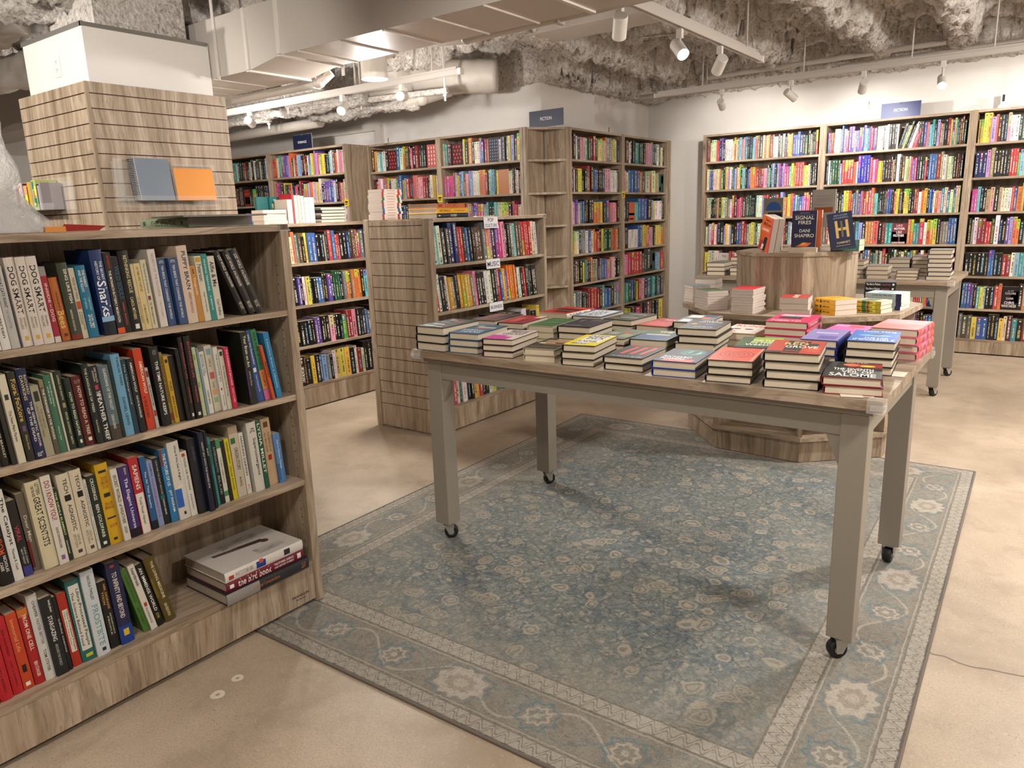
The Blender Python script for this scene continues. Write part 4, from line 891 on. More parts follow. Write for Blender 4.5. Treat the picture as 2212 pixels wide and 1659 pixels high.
('D', -2.183, 0.8909, 0.0403, 0.272, -0.012, '23264c', 1, 'TO INFINITY AND BEYOND|e8e0d0|.12|.68|.3|.65;#1c3f8c|.78|1|0|1;#d8b83a|.82|.9|.3|.7;#b0402f|.03|.06|.3|.6'),
('D', -2.195, 0.9665, 0.0197, 0.232, -0.044, '4f7a30', 0, 'THE WORLD WITHOUT US|2c4418|.08|.52|.35|.65;ALAN WEISMAN|2c4418|.6|.88|.35|.6'),
('D', -2.188, 0.9868, 0.0205, 0.24, -0.044, 'e0dacb', 0, 'heartbreak|2a2a28|.05|.32|.3|.8;FLORENCE|5a5a52|.66|.9|.3|.6;#b23a2a|.58|.64|.3|.75'),
('D', -2.192, 1.0108, 0.0215, 0.232, -0.044, '14130f', 0, 'AN IMMENSE WORLD|f4f1e8|.06|.76|.3|.75;ED YONG|e0b84a|.8|.88|.3|.7'),
('D', -2.194, 1.0376, 0.035, 0.239, -0.044, '5e4c1c', 1, 'THE LIVING MEDICINE|ece0b8|.06|.64|.45|.7;LINA ZELDOVICH|ece0b8|.72|.92|.35|.6;#7a6a20|.3|.6|0|.2'),
]
ORD = 'first second third fourth fifth sixth seventh eighth ninth tenth eleventh twelfth thirteenth fourteenth fifteenth sixteenth seventeenth eighteenth nineteenth twentieth'.split()
def ordn(n):
    if n <= 20: return ORD[n-1]
    if n == 30: return 'thirtieth'
    if n == 40: return 'fortieth'
    return {2: 'twenty', 3: 'thirty', 4: 'forty'}[n//10] + '-' + ORD[n % 10-1]
import colorsys
def short(l):
    for a, b_ in ((' of its stack', ''), (' of the near table', ' of near table'), ('light grey', 'grey'), (' the end post', ' end post'), ('with ', 'in ') if ' lettering' in l else ('', '')):
        if len(l.replace(',', ' ').split()) <= 16: break
        if a: l = l.replace(a, b_)
    return l

def cname(h):
    h = h.strip('#'); r, g, b_ = [int(h[i:i+2], 16)/255 for i in (0, 2, 4)]
    hh, s, v = colorsys.rgb_to_hsv(r, g, b_); hh *= 360
    if v < .16: return 'black'
    if s < .13: return 'white' if v > .82 else ('light grey' if v > .62 else ('grey' if v > .32 else 'charcoal'))
    if s < .3 and v > .7 and 20 < hh < 75: return 'cream'
    if v < .3: return ('dark brown' if hh < 50 or hh > 340 else 'dark green' if hh < 165 else 'navy' if hh < 260 else 'dark purple')
    if hh < 12 or hh >= 345: return 'dark red' if v < .5 else 'red'
    if hh < 42: return 'brown' if v < .6 else ('orange' if s > .55 else 'tan')
    if hh < 68: return 'olive' if v < .6 else ('yellow' if s > .5 else 'beige')
    if hh < 165: return 'dark green' if v < .4 else 'green'
    if hh < 195: return 'teal'
    if hh < 255: return ('navy' if v < .45 else ('light blue' if v > .65 else 'blue'))
    if hh < 300: return 'purple'
    return 'pink'

ST = [  # x, y, angle, W(side 1), Hh(side 2), n, th, spine side, top colour, board colour, hard, what, where, art, jitter, base
('n', -2.165, 2.232, 0, .152, .235, 3, .034, 'L', '1f2a28', '10151a', 'dark speckled hardback', 'at the slatted-panel end of the near table', '#b8c0b8|.1|.5|.1|.2;#a23a34|.5|.8|.6|.8;#6f8f86|.15|.45|.55|.62;#e6e6dc|.2|.6|.3|.36;#8c3a3a|.6|.9|.2|.3;#3c6a64|.55|.9|.4|.5;#d8d0c0|.2|.5|.75|.8;#90a0a0|.1|.3|.85|.93;#c8c8bc|.6|.85|.06|.12', .004),
('n', -1.995, 2.245, 6, .143, .235, 3, .028, 'L', '2f5f7c', '23506a', 'slate blue hardback', 'in the front row of the near table', '#d8c8b8|.3|.9|.62|.72;RAISING|d8e8ee|.1|.8|.3|.42;HARE|d8e8ee|.25|.9|.12|.24;#b5483a|.3|.8|.5|.58;#9cc0cc|.1|.4|.76|.85', .004),
('n', -1.81, 2.232, 9, .135, .235, 3, .0248, 'L', 'd9cbc4', '3a1420', 'cream and magenta hardback', 'in the front row of the near table', '#c43a9a|0|.75|0|.28;#c43a9a|0|.5|.28|.4;MEMORY|2a1c20|.2|.9|.82|.92;PIECE|2a1c20|.3|.85|.66|.78;LISA KO|2a1c20|.2|.85|.48|.62', .004),
('n', -1.612, 2.234, 8, .128, .235, 2, .0265, 'L', '33301f', 'b8ae90', 'dark gold patterned hardback', 'in the front row of the near table', '#a5845c|.15|.9|.6|.8;#e3d4b0|.1|.6|.45|.55;#7c4a34|.3|.95|.35|.5;#c8a878|.4|.9|.82|.9;#5c5030|.1|.9|.1|.2', .005),
('n', -1.438, 2.236, 9, .128, .235, 3, .0262, 'L', 'e3d02a', '14110f', 'bright yellow hardback', 'in the front row of the near table', '#e8e6dc|.2|.9|.1|.95;DEEP|17140f|.25|.85|.74|.92;DICK|17140f|.3|.85|.56|.73;A NOVEL|17140f|.2|.8|.3|.45;#e3d02a|.6|1|0|.28;SERIOUS|17140f|.15|.6|.12|.22', .008),
('n', -1.275, 2.247, 4, .146, .235, 2, .024, 'L', '24262a', '14161a', 'charcoal hardback with red slashes', 'in the front row of the near table', '/d8402c|.2|.35|.3|.9;/d8402c|.45|.6|.3|.9;/d8402c|.7|.85|.3|.9;RUMAAN ALAM|9aa4aa|.15|.9|.06|.16;ENTITLEMENT|d8402c|.1|.9|.9|.98', .008),
('n', -1.08, 2.233, 6, .150, .235, 2, .027, 'L', '141a34', '1c3a8c', 'navy hardback with a teal glow', 'in the front row of the near table', 'o1f6a6a|.3|.9|.5|.95;o6fc4b8|.5|.8|.6|.85;/10141c|.5|.75|.62|.85;#b8442f|.2|.9|0|.2;RICHARD|e8ecf0|.1|.75|.28|.4;POWERS|e8ecf0|.1|.65|.14|.26', .004),
('n', -.888, 2.236, 9, .143, .235, 3, .0243, 'L', 'd8492c', '141211', 'orange hardback with a circular maze', 'in the front row of the near table', '(2a1210|.5|.48;BOOK|8c2418|.3|.7|.9|.96;SEVEN|8c2418|.3|.7|.04|.12;/e8907c|.9|1|0|1', .004),
('n', -.71, 2.242, 9, .160, .235, 4, .0278, 'L', 'b8402c', '14100e', 'orange and black patterned hardback', 'in the front row of the near table', '#17201c|.3|.62|.05|.95;#17201c|0|.3|0|.12;#17201c|.66|.72|.5|.95;o17201c|.7|.9|.55|.8;#c8503a|.74|.95|.1|.5;RED|e9c468|.25|.7|.62|.8;GROVE|f0ead8|.3|.9|.4|.58;the|f0ead8|.4|.6|.82|.9;TESSA FONTAINE|d8503a|.08|.8|.12|.2', .012),
('n', -.537, 2.247, 10, .158, .235, 2, .0265, 'L', '1c1a1a', '7c1420', 'black hardback with crimson jacket edge', 'at the nearest corner of the near table', '#8c1c20|.4|1|.66|.92;od8703a|.3|.6|.72|.88;od8c04a|.6|.88|.7|.82;THE SEVENTH|ece8dc|.15|.85|.44|.58;VEIL OF|ece8dc|.3|.85|.28|.42;SALOME|ece8dc|.1|.9|.06|.26;SILVIA|c8c0b0|.35|.75|.93|.99', .014),
('n', -2.155, 2.575, 3, .14, .235, 3, .028, 'L', '5c3a34', '3a2420', 'brown hardback with faded red lettering', 'behind the dark speckled stack', '#7a4a42|.05|.5|.1|.9;#3a2420|.5|1|.5|1', 0),
('n', -1.985, 2.56, 6, .13, .235, 3, .028, 'L', 'a81f2a', '2a1418', 'crimson hardback with a pale edge', 'behind the slate blue stack', '#d0504a|.2|.5|.2|.7;#e0c8b0|.7|1|.7|1;#7c1018|.5|.8|.1|.5', .004),
('n', -1.83, 2.57, 5, .125, .235, 3, .0265, 'L', '3a6a3c', 'c8c4a4', 'green hardback with thin curved lines', 'behind the cream and magenta stack', '~c8d0a0|.1|.9|.2|.6;~c8d0a0|.1|.6|.5|.9;~a0b878|.4|.95|.3|.9', .003),
('n', -1.68, 2.575, 5, .150, .235, 3, .0285, 'L', '2a2530', '15131a', 'thick dark plum hardback', 'behind the bright yellow stack', '#6f6a78|.2|.3|.6|.8;THE MADNESS|9c96a6|.1|.6|.1|.2;#8c3a34|.55|.62|.55|.65;#7a7484|.5|.8|.75|.8', .004),
('n', -1.50, 2.56, 0, .14, .235, 2, .027, 'L', '66705a', '3a2c24', 'sage hardback with a red dot', 'behind the bright yellow stack', 'oc8492f|.45|.65|.55|.75;#8f9a7c|.6|.9|.2|.5;#9aa0a0|.1|.4|.4|.6', .004),
('n', -1.335, 2.56, 5, .150, .235, 2, .029, 'L', '3c5a6c', '1e2620', 'blue and green landscape hardback', 'in the middle of the near table', '#45603a|0|1|.6|1;#c8d4d0|.15|.8|.5|.58;#2c4a8c|.1|.8|.2|.4;THE|e8e4d8|.35|.75|.75|.9;#b8603a|.4|.6|.62|.66', .004),
('n', -1.145, 2.575, 7, .150, .235, 4, .0275, 'L', '1f1d1e', '12100f', 'black hardback with thin white lettering', 'in the tallest black stack', 'THE BLUE|c8c8c8|.3|.8|.2|.28;PAULA|d8d8d4|.3|.7|.84|.94;HAWKINS|d8d8d4|.25|.85|.7|.82;o3f5a8c|.45|.8|.42|.58;oc8a83c|.15|.3|.45|.58', .01),
('n', -.925, 2.57, 10, .150, .235, 2, .028, 'L', '3c5a2c', '2c2a20', 'leafy green hardback', 'behind the orange maze stack', '#9cb83c|.3|1|.5|1;THE TURK|eef2e0|.3|.95|.62|.78;IN THE|eef2e0|.3|.8|.42|.56;WEEDS|eef2e0|.2|.85|.22|.38;#1c2a1a|0|1|0|.18', .004),
('n', -.69, 2.555, 3, .118, .235, 4, .0265, 'R', '8f86c0', '1f2c7c', 'lavender topped hardback with navy spine', 'beside the bright blue stack', '#c8c0e0|.2|.8|.3|.4;#6a5ca8|.1|.6|.6|.9', .004),
('n', -.545, 2.565, 5, .145, .235, 4, .0275, 'L', '2a6cc4', '15130f', 'bright blue hardback', 'at the outer end of the near table', 'Matt Haig|dce8f2|.2|.9|.82|.94;o8fd0e0|.15|.85|.48|.58;/3a3a5a|.35|.7|.55|.68;THE LIFE|e8f0f6|.3|.8|.24|.36;IMPOSSIBLE|e8f0f6|.1|.95|.08|.22', .009),
('n', -2.0, 2.90, -3, .165, .235, 3, .029, 'R', 'b3231f', 'e2d6bc', 'red and black hardback with cream spine', 'in the back row of the near table', '#1c1210|.1|.9|.3|.5;#1c1210|.2|.7|.6|.8;#e0503a|.1|.5|.1|.25', .004),
('n', -1.80, 2.885, 2, .15, .235, 3, .0275, 'L', '6f86a4', '3a4a60', 'pale blue hardback with black lettering', 'in the back row of the near table', '#dfe2e4|.12|.9|.1|.9;LOOK|15181c|.3|.75|.45|.8;INTO|15181c|.3|.75|.15|.42', .003),
('n', -1.635, 2.885, -3, .145, .235, 3, .026, 'L', '34352a', '1c1c16', 'olive black hardback with pale scribbles', 'in the back row of the near table', '#b8b49a|.2|.8|.75|.8;#8f8c74|.15|.6|.5|.55;#c8c4a8|.3|.9|.3|.35;#6a6a50|.1|.4|.1|.2', .003),
('n', -1.475, 2.885, -3, .15, .235, 2, .030, 'L', 'a5262a', '5a1a1c', 'red hardback with faint white lettering', 'in the back row of the near table', 'NIXEN|e8ccc4|.3|.9|.75|.88;#c44a44|.1|.9|.1|.5;THE WOMEN|d89a90|.15|.8|.5|.62', .003),
('n', -1.30, 2.885, 4, .145, .235, 3, .028, 'L', '6f747c', '15171c', 'multicoloured collage hardback', 'in the back row of the near table', '#d8dde0|.1|.4|.1|.4;#c86a34|.5|.8|.5|.7;#1f2f6a|.4|.9|.75|.95;#e3dccc|.1|.5|.6|.9;#2c2c30|.3|.6|.35|.55', .003),
('n', -1.10, 2.885, 2, .145, .235, 2, .027, 'L', 'ddd2c4', 'b8a890', 'cream hardback with painted eyes', 'in the back row of the near table', 'o2c3c6c|.15|.4|.4|.52;o2c3c6c|.5|.75|.4|.52;RUNE|c8502f|.1|.9|.72|.92;#e08a7a|.1|.4|.1|.25', .003),
('n', -.915, 2.885, 2, .160, .235, 4, .0275, 'R', 'd2245c', 'd2245c', 'hot pink hardback', 'in the back row of the near table', '#1a1012|.3|.85|.4|.6;#f0b8c8|.2|.9|.1|.3;QUEEN|f3d8e0|.2|.9|.74|.92;JAMES|f3d8e0|.25|.8|.12|.3;#4a8ca0|.4|.7|.32|.4', .004),
('n', -.712, 2.875, -4, .14, .235, 3, .027, 'L', 'd064b0', '5a3a78', 'orchid pink hardback', 'in the back row of the near table', 'phantom|f3e8ee|.05|.55|.75|.92;#d8453c|.4|.8|.7|.9;#b04aa8|.1|.8|.3|.35;#e090c8|.3|.9|.1|.2', .003),
('n', -.535, 2.885, -4, .155, .235, 4, .0275, 'R', 'e0746c', 'e06a90', 'coral pink hardback with orange spine blocks', 'at the far outer corner', '#e88a94|.05|.95|.02|.45;#d85a4a|.3|.9|.7|.8;THE HUSBANDS|c8605a|.1|.9|.55|.65', .005),
('o', -1.895, 4.50, 48, .12, .13, 6, .0172, 'B', '8fa4b4', 'e4dcd6', 'pale blue topped paperback', 'at the outer corner of the tiered display', None, .002),
('o', -1.665, 4.175, 48, .13, .175, 7, .0159, 'B', '6f8c6a', 'd8ccc8', 'green topped paperback', 'beside the tall striped stack', None, .002),
('o', -1.376, 4.112, 89, .20, .128, 9, .0154, 'B', 'c02c34', 'e0d0cc', 'thin paperback with red cover edge', 'in the tall striped stack', None, .002),
('o', -1.236, 4.135, 8, .148, .185, 3, .0322, 'B', 'a83a34', 'c8b8a4', 'cream paged paperback', 'in front of the raised display box', 'DAISY|f0dcd0|.1|.9|.4|.6', .012),
('o', -.965, 4.208, 54.7, .148, .158, 3, .0287, 'L', 'd89c24', 'd89c24', 'mustard yellow paperback', 'at the front of the tiered display', 'PARADISE|4a3410|.2|.8|.5|.6', .002),
('o', -.771, 4.385, 74, .125, .15, 3, .0223, 'L', 'b8b4a0', 'a89a34', 'paperback with green and yellow spine', 'beside the mustard yellow stack', '#6a6a58|.1|.9|.3|.8', .003),
('o', -.703, 4.565, 83, .16, .19, 4, .0228, 'L', 'b9cdd0', 'b9cdd0', 'ice blue paperback', 'at the outer side of the tiered display', '#8fa8ac|.1|.9|.3|.7', .003),
('o', -.935, 4.78, 10, .165, .13, 5, .0265, 'F', '2a262c', '141216', 'black spined paperback', 'behind the ice blue paperbacks', None, .003),
('o', -1.84, 4.74, 92, .14, .14, 4, .032, 'R', '8a857c', 'a8a094', 'grey paged paperback', 'beside the raised display box, towards the far table', None, .002),
('f', -2.46, 6.115, 4, .155, .235, 3, .036, 'L', '7a7a6c', '14181c', 'dark bound hardback', 'at the inner end of the far table', None, .008),
('f', -2.37, 6.44, 0, .16, .235, 4, .034, 'L', 'a03a30', '5c3a34', 'red topped hardback', 'behind the dark bound stack', None, .004),
('f', -2.26, 6.13, 3, .14, .235, 2, .034, 'L', '8a8478', '4a4844', 'grey topped hardback', 'on the far table beside the dark bound stack', None, .004),
('f', -1.35, 6.15, 4, .13, .235, 4, .033, 'L', '8c6a66', '6a5450', 'dusty rose hardback', 'on the far table beside the raised display box', None, .004),
('f', -1.195, 6.12, 3, .15, .235, 3, .033, 'L', '8c8478', '7c7468', 'plain buff hardback', 'near the front edge of the far table', None, .006),
('f', -1.10, 6.42, 2, .15, .235, 4, .033, 'L', '86807a', '74706a', 'ash grey hardback', 'behind the plain buff stack', None, .004),
('f', -.985, 6.10, 4, .14, .20, 3, .0245, 'L', '7c7066', '80756c', 'low stacked taupe hardback', 'near the front edge of the far table', None, .01),
('f', -.94, 6.43, 3, .155, .235, 5, .0305, 'L', '7c6a66', '6c5c58', 'mauve topped hardback', 'behind the low taupe stack', None, .004),
('f', -.79, 6.13, 3, .15, .235, 7, .031, 'L', '8c8478', '2a3450', 'cream paged hardback with navy cover edge', 'in the tallest far table stack', None, .008),
]
BASE = {'n': TH, 'o': .832, 'f': FTH}
GRP = {'n': 'hardback stacks on the near table', 'o': 'paperback stacks on the tiered display', 'f': 'book stacks on the far table'}
SPN = {'mustard': 'Z', 'black spined': 'Z'}
for row in ST:
    want_marks(row[13]); 
for r_ in NEAR: want_marks(r_[8])
for w_ in ('WHAT IT', 'TO BE A', 'DAISY', 'JAMES', 'QUEEN'): want(w_)
make_texts()

def stack(row):
    (w, x, y, ang, W, Hh, n, th, side, tc, bc, what, where, art, jit) = row
    base = BASE[w]; z = base+.0002; hard = w != 'o'
    for i in range(n):
        top = i == n-1
        jx, jy, ja = (random.uniform(-jit, jit), random.uniform(-.3*jit, .5*jit), random.uniform(-1.5, 1.5)*(jit > 0)) if not top else (0, 0, 0)
        m, D, H_ = lying(x+jx, y+jy, z, R(ang+ja), side, W, Hh, th-.0006)
        pos = 'topmost' if top else ('lowest' if i == 0 else ('middle one' if n == 3 else ordn(n-i)+' from top'))
        lab = short(f'{what} {where}, {pos} of its stack')
        sk = None; pg = PG
        if what.startswith('mustard'): sk = 'JAMES TURK|3a2a10|.4|.75|.3|.7;#3a2a10|.28|.36|.2|.8;#8a5a20|.06|.22|.3|.7'
        elif what.startswith('black spined'): sk = 'The Berry Pickers|e8e4dc|.04|.5|.2|.8;Amanda Peters|a85a50|.55|.82|.3|.7;#e8e4dc|.88|.94|.3|.7'
        elif what.startswith('hot pink'): sk = 'Queen James|f3e0e6|.1|.6|.25|.8;#1c1014|.7|.9|.1|.9'
        elif what.startswith('coral'): sk = '#e2562c|.04|.16|0|1;#b04a30|.3|.4|0|.7;#b04a30|.55|.66|.2|1;#e2562c|.8|.96|0|1'
        elif what.startswith('red and black'): sk = 'THE EXIT|17120f|.1|.5|.15|.85;FBI|a02018|.6|.75|.2|.8;#a02018|.85|1|0|1'
        elif what.startswith('paperback with green'): sk = '#d8b02a|.1|.3|0|1;#3a6a34|.3|.45|0|1;#8c3a20|.5|.55|0|1;#d8c83a|.6|.8|.1|.9;#2a2a20|.12|.7|.4|.6'
        elif what.startswith('ice blue'): sk = 'Lucy by the sea|1c2430|.2|.75|.25|.8;#2a2c60|.85|1|0|1'
        elif what.startswith('lavender'): sk = '#3a4a9c|.1|.9|.1|.2'
        if hard and w == 'n': pg = lin('d6c9b2')
        if w == 'o': pg = lin('ddd0c6')
        make_book('hardback_book' if hard else 'paperback_book', m, th-.0006, H_, D, lin(bc), hard, spec=sk or '-', art=art if top else None, top=lin(tc) if (top or (hard and i >= n-2)) else None, label=lab, group=GRP[w], pagecol=pg)
        z += th
for row in ST: stack(row)

# ---------------------------------------------------------------- near bookcase, spine by spine
SHN = {'A': ('top', 1.122), 'B': ('second', .82), 'C': ('third', .499), 'D': ('bottom', .177)}
for key, (nm, zs) in SHN.items():
    rr = [r for r in NEAR if r[0] == key]; tot = len(rr)
    for i, (k, X, yl, w, h, lean, col, hard, tx) in enumerate(rr):
        k_ = tot-i
        inkc = next((p.split('|')[1] for p in tx.split(';') if p.count('|') >= 5 and p[0] != '#'), None)
        lab = f"{cname(col)} {'hardback' if hard else 'paperback'}" + (f' with {cname(inkc)} lettering' if inkc else '') + f', {ordn(k_)} from the end post, {nm} shelf of near bookcase'
        lab = short(lab); a = math.asin(lean/h); dep = .15 if hard else .135
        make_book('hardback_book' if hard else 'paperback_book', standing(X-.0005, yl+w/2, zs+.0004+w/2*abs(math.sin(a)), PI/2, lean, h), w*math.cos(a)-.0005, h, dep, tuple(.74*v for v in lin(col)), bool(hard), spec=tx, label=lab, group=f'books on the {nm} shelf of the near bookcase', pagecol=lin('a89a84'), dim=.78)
# three big bird books lying at the end of the bottom shelf
fl = [('2c2a2a', '2a2c30', .040, .012, 'dark grey flat book with faint orange lettering, lowest of three beside the end post', '#8f8a86|.0|.38|0|1;A Visual Compendium|b06a3a|.3|.62|.3|.7;LEAF|b06a3a|.9|.96|.25|.75', None),
      ('6e1c30', '6e1c30', .034, .0, 'maroon flat book between a dark one and a white one on the bottom shelf', 'the bird book|f2ece4|.14|.56|.12|.9;THE STORIES, SCIENCE|f2ece4|.6|.86|.55|.8;AND HISTORY OF BIRDS|f2ece4|.6|.86|.2|.45;#f2ece4|.04|.09|.3|.7;#e8dcd4|.91|.96|.2|.8', None),
      ('cfc8c0', 'd8d2ca', .036, .0, 'white flat bird book, topmost of three on the bottom shelf', '#a8402c|.04|.1|.2|.6;#23408c|.38|.5|.1|.8;#c8502f|.42|.47|.55|.95;#2c2c34|.74|.82|.2|.8;WHAT IT IS TO BE A BIRD|8a857e|.12|.34|.3|.7', 'o6a3a2a|.4|.52|.2|.3;/4a3a30|.45|.6|.25|.6;/5a5048|.5|.62|.55|.85;WHAT IT|8f8a84|.12|.3|.15|.5;TO BE A|8f8a84|.65|.85|.2|.7')]
for w_ in ('A Visual Compendium',): pass
z = .178
for (tc, bc, th, off, lab, sk, art) in fl:
    # spine faces the aisle (+X); book lies with its top away from the camera
    Lh, Dp = .335 if off else .315, .25
    y0 = 1.217
    m = Matrix(((0, -1, 0, -2.128 + off), (0, 0, -1, y0+Lh-(.01 if off else 0)), (1, 0, 0, z+th/2), (0, 0, 0, 1)))
    make_book('large_book', m, th-.0008, Lh, Dp, lin(bc), True, spec=sk, art=art, top=lin(tc), label=lab, group='flat bird books on the bottom shelf', pagecol=lin('a89c8c'))
    z += th
# ---------------------------------------------------------------- shelved books farther off: rows given by colour letters
PAL = dict(k='1b1917', K='1c2130', w='dcd6cc', W='d8caa8', r='b5282a', R='8e1a28', m='511a1e', p='d98aa4', P='c22c78', o='d0701f', O='d8604a', y='dcc32a', Y='c49a2c', g='3f9a4c', G='1d4a34', l='8fb04a', t='2f8c8c', T='6fb6c0', b='2c5a9c', B='1d2a5c', s='86a8d0', v='5c3f94', V='a48ac4', n='5a4434', N='a58a68', e='77746e', E='b3b0a8', c='1424a8')
CN = {}
stuff = MB(); SID = [1000]
def stuff_book(F, x, y, z, w, h, d, col, ink, lean=0.0, face=None):
    """F maps (x right, y into the shelf, z up)"""
    SID[0] += 1; bid = SID[0]
    sh = lambda zz: lean*zz/h
    P = lambda a, b_, c: F(a+sh(c-z), b_, c)
    pg = lin('b9ab94')
    stuff.face([P(x, y, z), P(x+w, y, z), P(x+w, y, z+h), P(x, y, z+h)], col, ink, [(0, bid+.001), (1, bid+.001), (1, bid+.999), (0, bid+.999)])
    stuff.face([P(x, y+d, z), P(x, y, z), P(x, y, z+h), P(x, y+d, z+h)], col)
    stuff.face([P(x+w, y, z), P(x+w, y+d, z), P(x+w, y+d, z+h), P(x+w, y, z+h)], col)
    stuff.face([P(x, y, z+h), P(x+w, y, z+h), P(x+w, y+d, z+h), P(x, y+d, z+h)], pg)
    stuff.face([P(x+w, y+d, z), P(x, y+d, z), P(x, y+d, z+h), P(x+w, y+d, z+h)], pg)
    stuff.face([P(x, y+d, z), P(x+w, y+d, z), P(x+w, y, z), P(x, y, z)], col)
FACEOUT = []
def row(F, s, x0, x1, z, hr=(.195, .24), tight=True, lean=0.0, setb=(.012, .03)):
    items = []; i = 0
    while i < len(s):
        if s[i] == 'Z': items.append(('Z', s[i+1])); i += 2
        elif s[i] == '/': items.append(('/', s[i+1])); i += 2
        elif s[i] in PAL: items.append(('b', s[i])); i += 1
        else: i += 1
    ws = []
    prev = None; base = None
    for t_, c in items:
        if prev == (t_, c) and t_ == 'b': w, h = base
        else:
            w = random.uniform(.017, .031) if t_ != 'Z' else random.uniform(.125, .14)
            h = random.uniform(*hr)
            if t_ == 'b' and random.random() < .12: h += .02; w *= 1.2
        base = (w, h); prev = (t_, c); ws.append([w, h])
    zw = sum(w for (w, h), (t_, c) in zip(ws, items) if t_ == 'Z'); bw = sum(w for (w, h), (t_, c) in zip(ws, items) if t_ != 'Z')
    k = (x1-x0-zw)/max(bw, .01)
    if not tight: k = min(k, 1.15)
    x = x0
    for (w, h), (t_, c) in zip(ws, items):
        jit = random.uniform(-.03, .03)
        base_c = lin(PAL[c]); gl = sum(base_c)/3; base_c = tuple(v*.84+gl*.14 for v in base_c); col = tuple(max(0, v*(1+random.uniform(-.22, .18))+jit*.03) for v in base_c)
        h = min(h, .262)
        lum = sum(col)
        ink = random.choice([lin('efe9dc'), lin('efe9dc'), lin('e3c878'), lin('9cc4d8')] if lum < .75 else [lin('1c1a18'), lin('1c1a18'), lin('7c2424'), lin('27407c')])
        if t_ == 'Z': FACEOUT.append((F, x, z, w, h, c)); stuff_book(F, x+.001, .028, z, w-.002, h, .024, col, col); stuff.uv[-6] = [(0., -9.)]*4
        else:
            w *= k
            stuff_book(F, x+.0004, random.uniform(*setb), z, w-.0008, h, .14, col, ink, lean + (random.uniform(-.002, .002)) + (.06 if t_ == '/' else 0))
        x += w
def frameF(ox, oy, rz):
    c, s = math.cos(rz), math.sin(rz)
    return lambda x, y, z: (ox + c*x - s*y, oy + s*x + c*y, z+.0003)
def bay(ox, oy, rz, W, rows, shelves, **kw):
    F = frameF(ox, oy, rz)
    for s, z in zip(rows, shelves):
        if s: row(F, s, .045, W-.05 if kw.get('tight', True) else W-.05, z, **kw)
DK = 'kkBnkGmkeknRkbkkWkmkBtkkrkneGkWkkbkmkr'
def rnd(n, base='kkkkBBnnmmRreeGGWWttbbNNwoYvV'): return ''.join(random.choice(base) for _ in range(n))
bay(-3.318, 8.069, 0, 1.252, ['RRwWWOrBvkwwwwWowesOVttkkTTOnkWOyOnOwwwkeLEkryYccbBBGkekkr',
  'WWbbwwWWogkyyVwebsowykTTkbvoorRRRRppetksksPvvVPPtyYrrrryyWkkk', 'WWkkknNkyWeewrkPpRknGGkkkwwsrOkwGbOksoooyObsbbVPPOkw',
  'wewrwpkksywskkbbrReWyNkwOetbGkoWppRkswkkbGrWNy', 'yWWWZerrwrwwkrsGbbvWkkyoGtNRkkwbesokw', rnd(44, 'oorrkkBGnWtbe'), rnd(44)], SH_T)
bay(-2.065, 8.069, 0, 1.278, ['brrrwwwebeVPvvpbbPbsTbPRvvWWWnswkkkw/k/k/y/k/k/w/w/r/PRkkvOTTtksOeekRYtYtmnmG',
  'kwGGGGsrrrrOOWccccOPpPyyykkmkNkwknWlpOvPkkkrkbbbRewWWWkmmk', 'OOneEkkbyyORbevVrROPoTTkkknnbbkryynnkyykkRRwoYkbbwOptWtWtWW',
  'kRwkwPPgggLtmtskoooOkRttZnoottrwooykeeebbb', rnd(54, 'rrRRmkkbnOeWWt'), rnd(48, 'rryYgkBmWOn'), rnd(48)], SH_T)
bay(-.786, 8.069, 0, 1.278, ['YYyyVOmKKpwwkGYrrbkwkNNbsokrWWytTkkRRbVWookrWgb', 'BBBVNkkkkkrrrgsyTsTkkwoWrGbbkTyyPPwwkNeRrkbbsWO', 'PPTkkNpkNwwwrboYkkWWrGBBtyTPkrOOwwNekkbVsRWky',
  'kewRRrrGwBkvVOokNrkkBBtWYkkPRwwebsGGkoyWnkr', 'kkkkkkbbkkRRwstsyttPPkkBBwRGnokkWetVbrkkYW', 'bbbvktyWkkroZkkooBBmGkWRtkkNeebrkwO', 'eneybbkkkyWmtkRRkkttnnkkWWBeGGkRok'], SH_T)
bay(-3.84, 6.15, PI/2, 1.049, ['mkwkppgmmrkyWyWoeewyWk', 'mWkyykknrkbbkkkknppwwwek', 'wpvWebbkkkkooooyykkbopprk', 'nywneewbWoOrkyGGGorok', 'kknkkytkkoeeWkebbbpRpwkk', 'WeekkkRrrrRmtbbkes', rnd(26)], SH_T)
bay(-3.84, 7.2, PI/2, 1.1, ['onwkkttGkkpppekkwnWk', 'pWbbbbonWoWYeZG', 'kkZOTbbbksywwk', 'wkkwwwwbbyyorppkyyyo', 'pprrrrrnkkZGbTr', 'ttGbkyrpkbGtkGbn', 'yokPmkRnkky'], SH_T)
bay(-6.21, 5.81, 0, 1.03, ['mYwTwkZmbwoGnkPkRmkkZp', 'mRpwvrybWWgvbYsrmmOOppRRkWYw', 'keWeyykkWwkbkGYkWkOrtw', rnd(30), rnd(30), rnd(30), rnd(30)], SH_T)
bay(-5.179, 5.81, 0, 1.04, ['NtmmZmBykoKwwebRRZBekkysky', 'PPPPnVyybbsnppssswwwoooRgTTkyZoWwkkWk', 'kwkWWyTsOvbvPPstkkTWWyyokPrw', rnd(30), rnd(30), rnd(30), rnd(30)], SH_T)
bay(-8.75, 5.5, 0, 1.21, ['kkBkkkkkkkkBtwGkGrkkWkkwknWkkw', 'kkkkrkkkkBkkkmmknkZrkkyykkkkkkBB', 'kkrrkwPkkkksseebbkkOW', rnd(30), rnd(30), rnd(30), rnd(30)], SH_T)
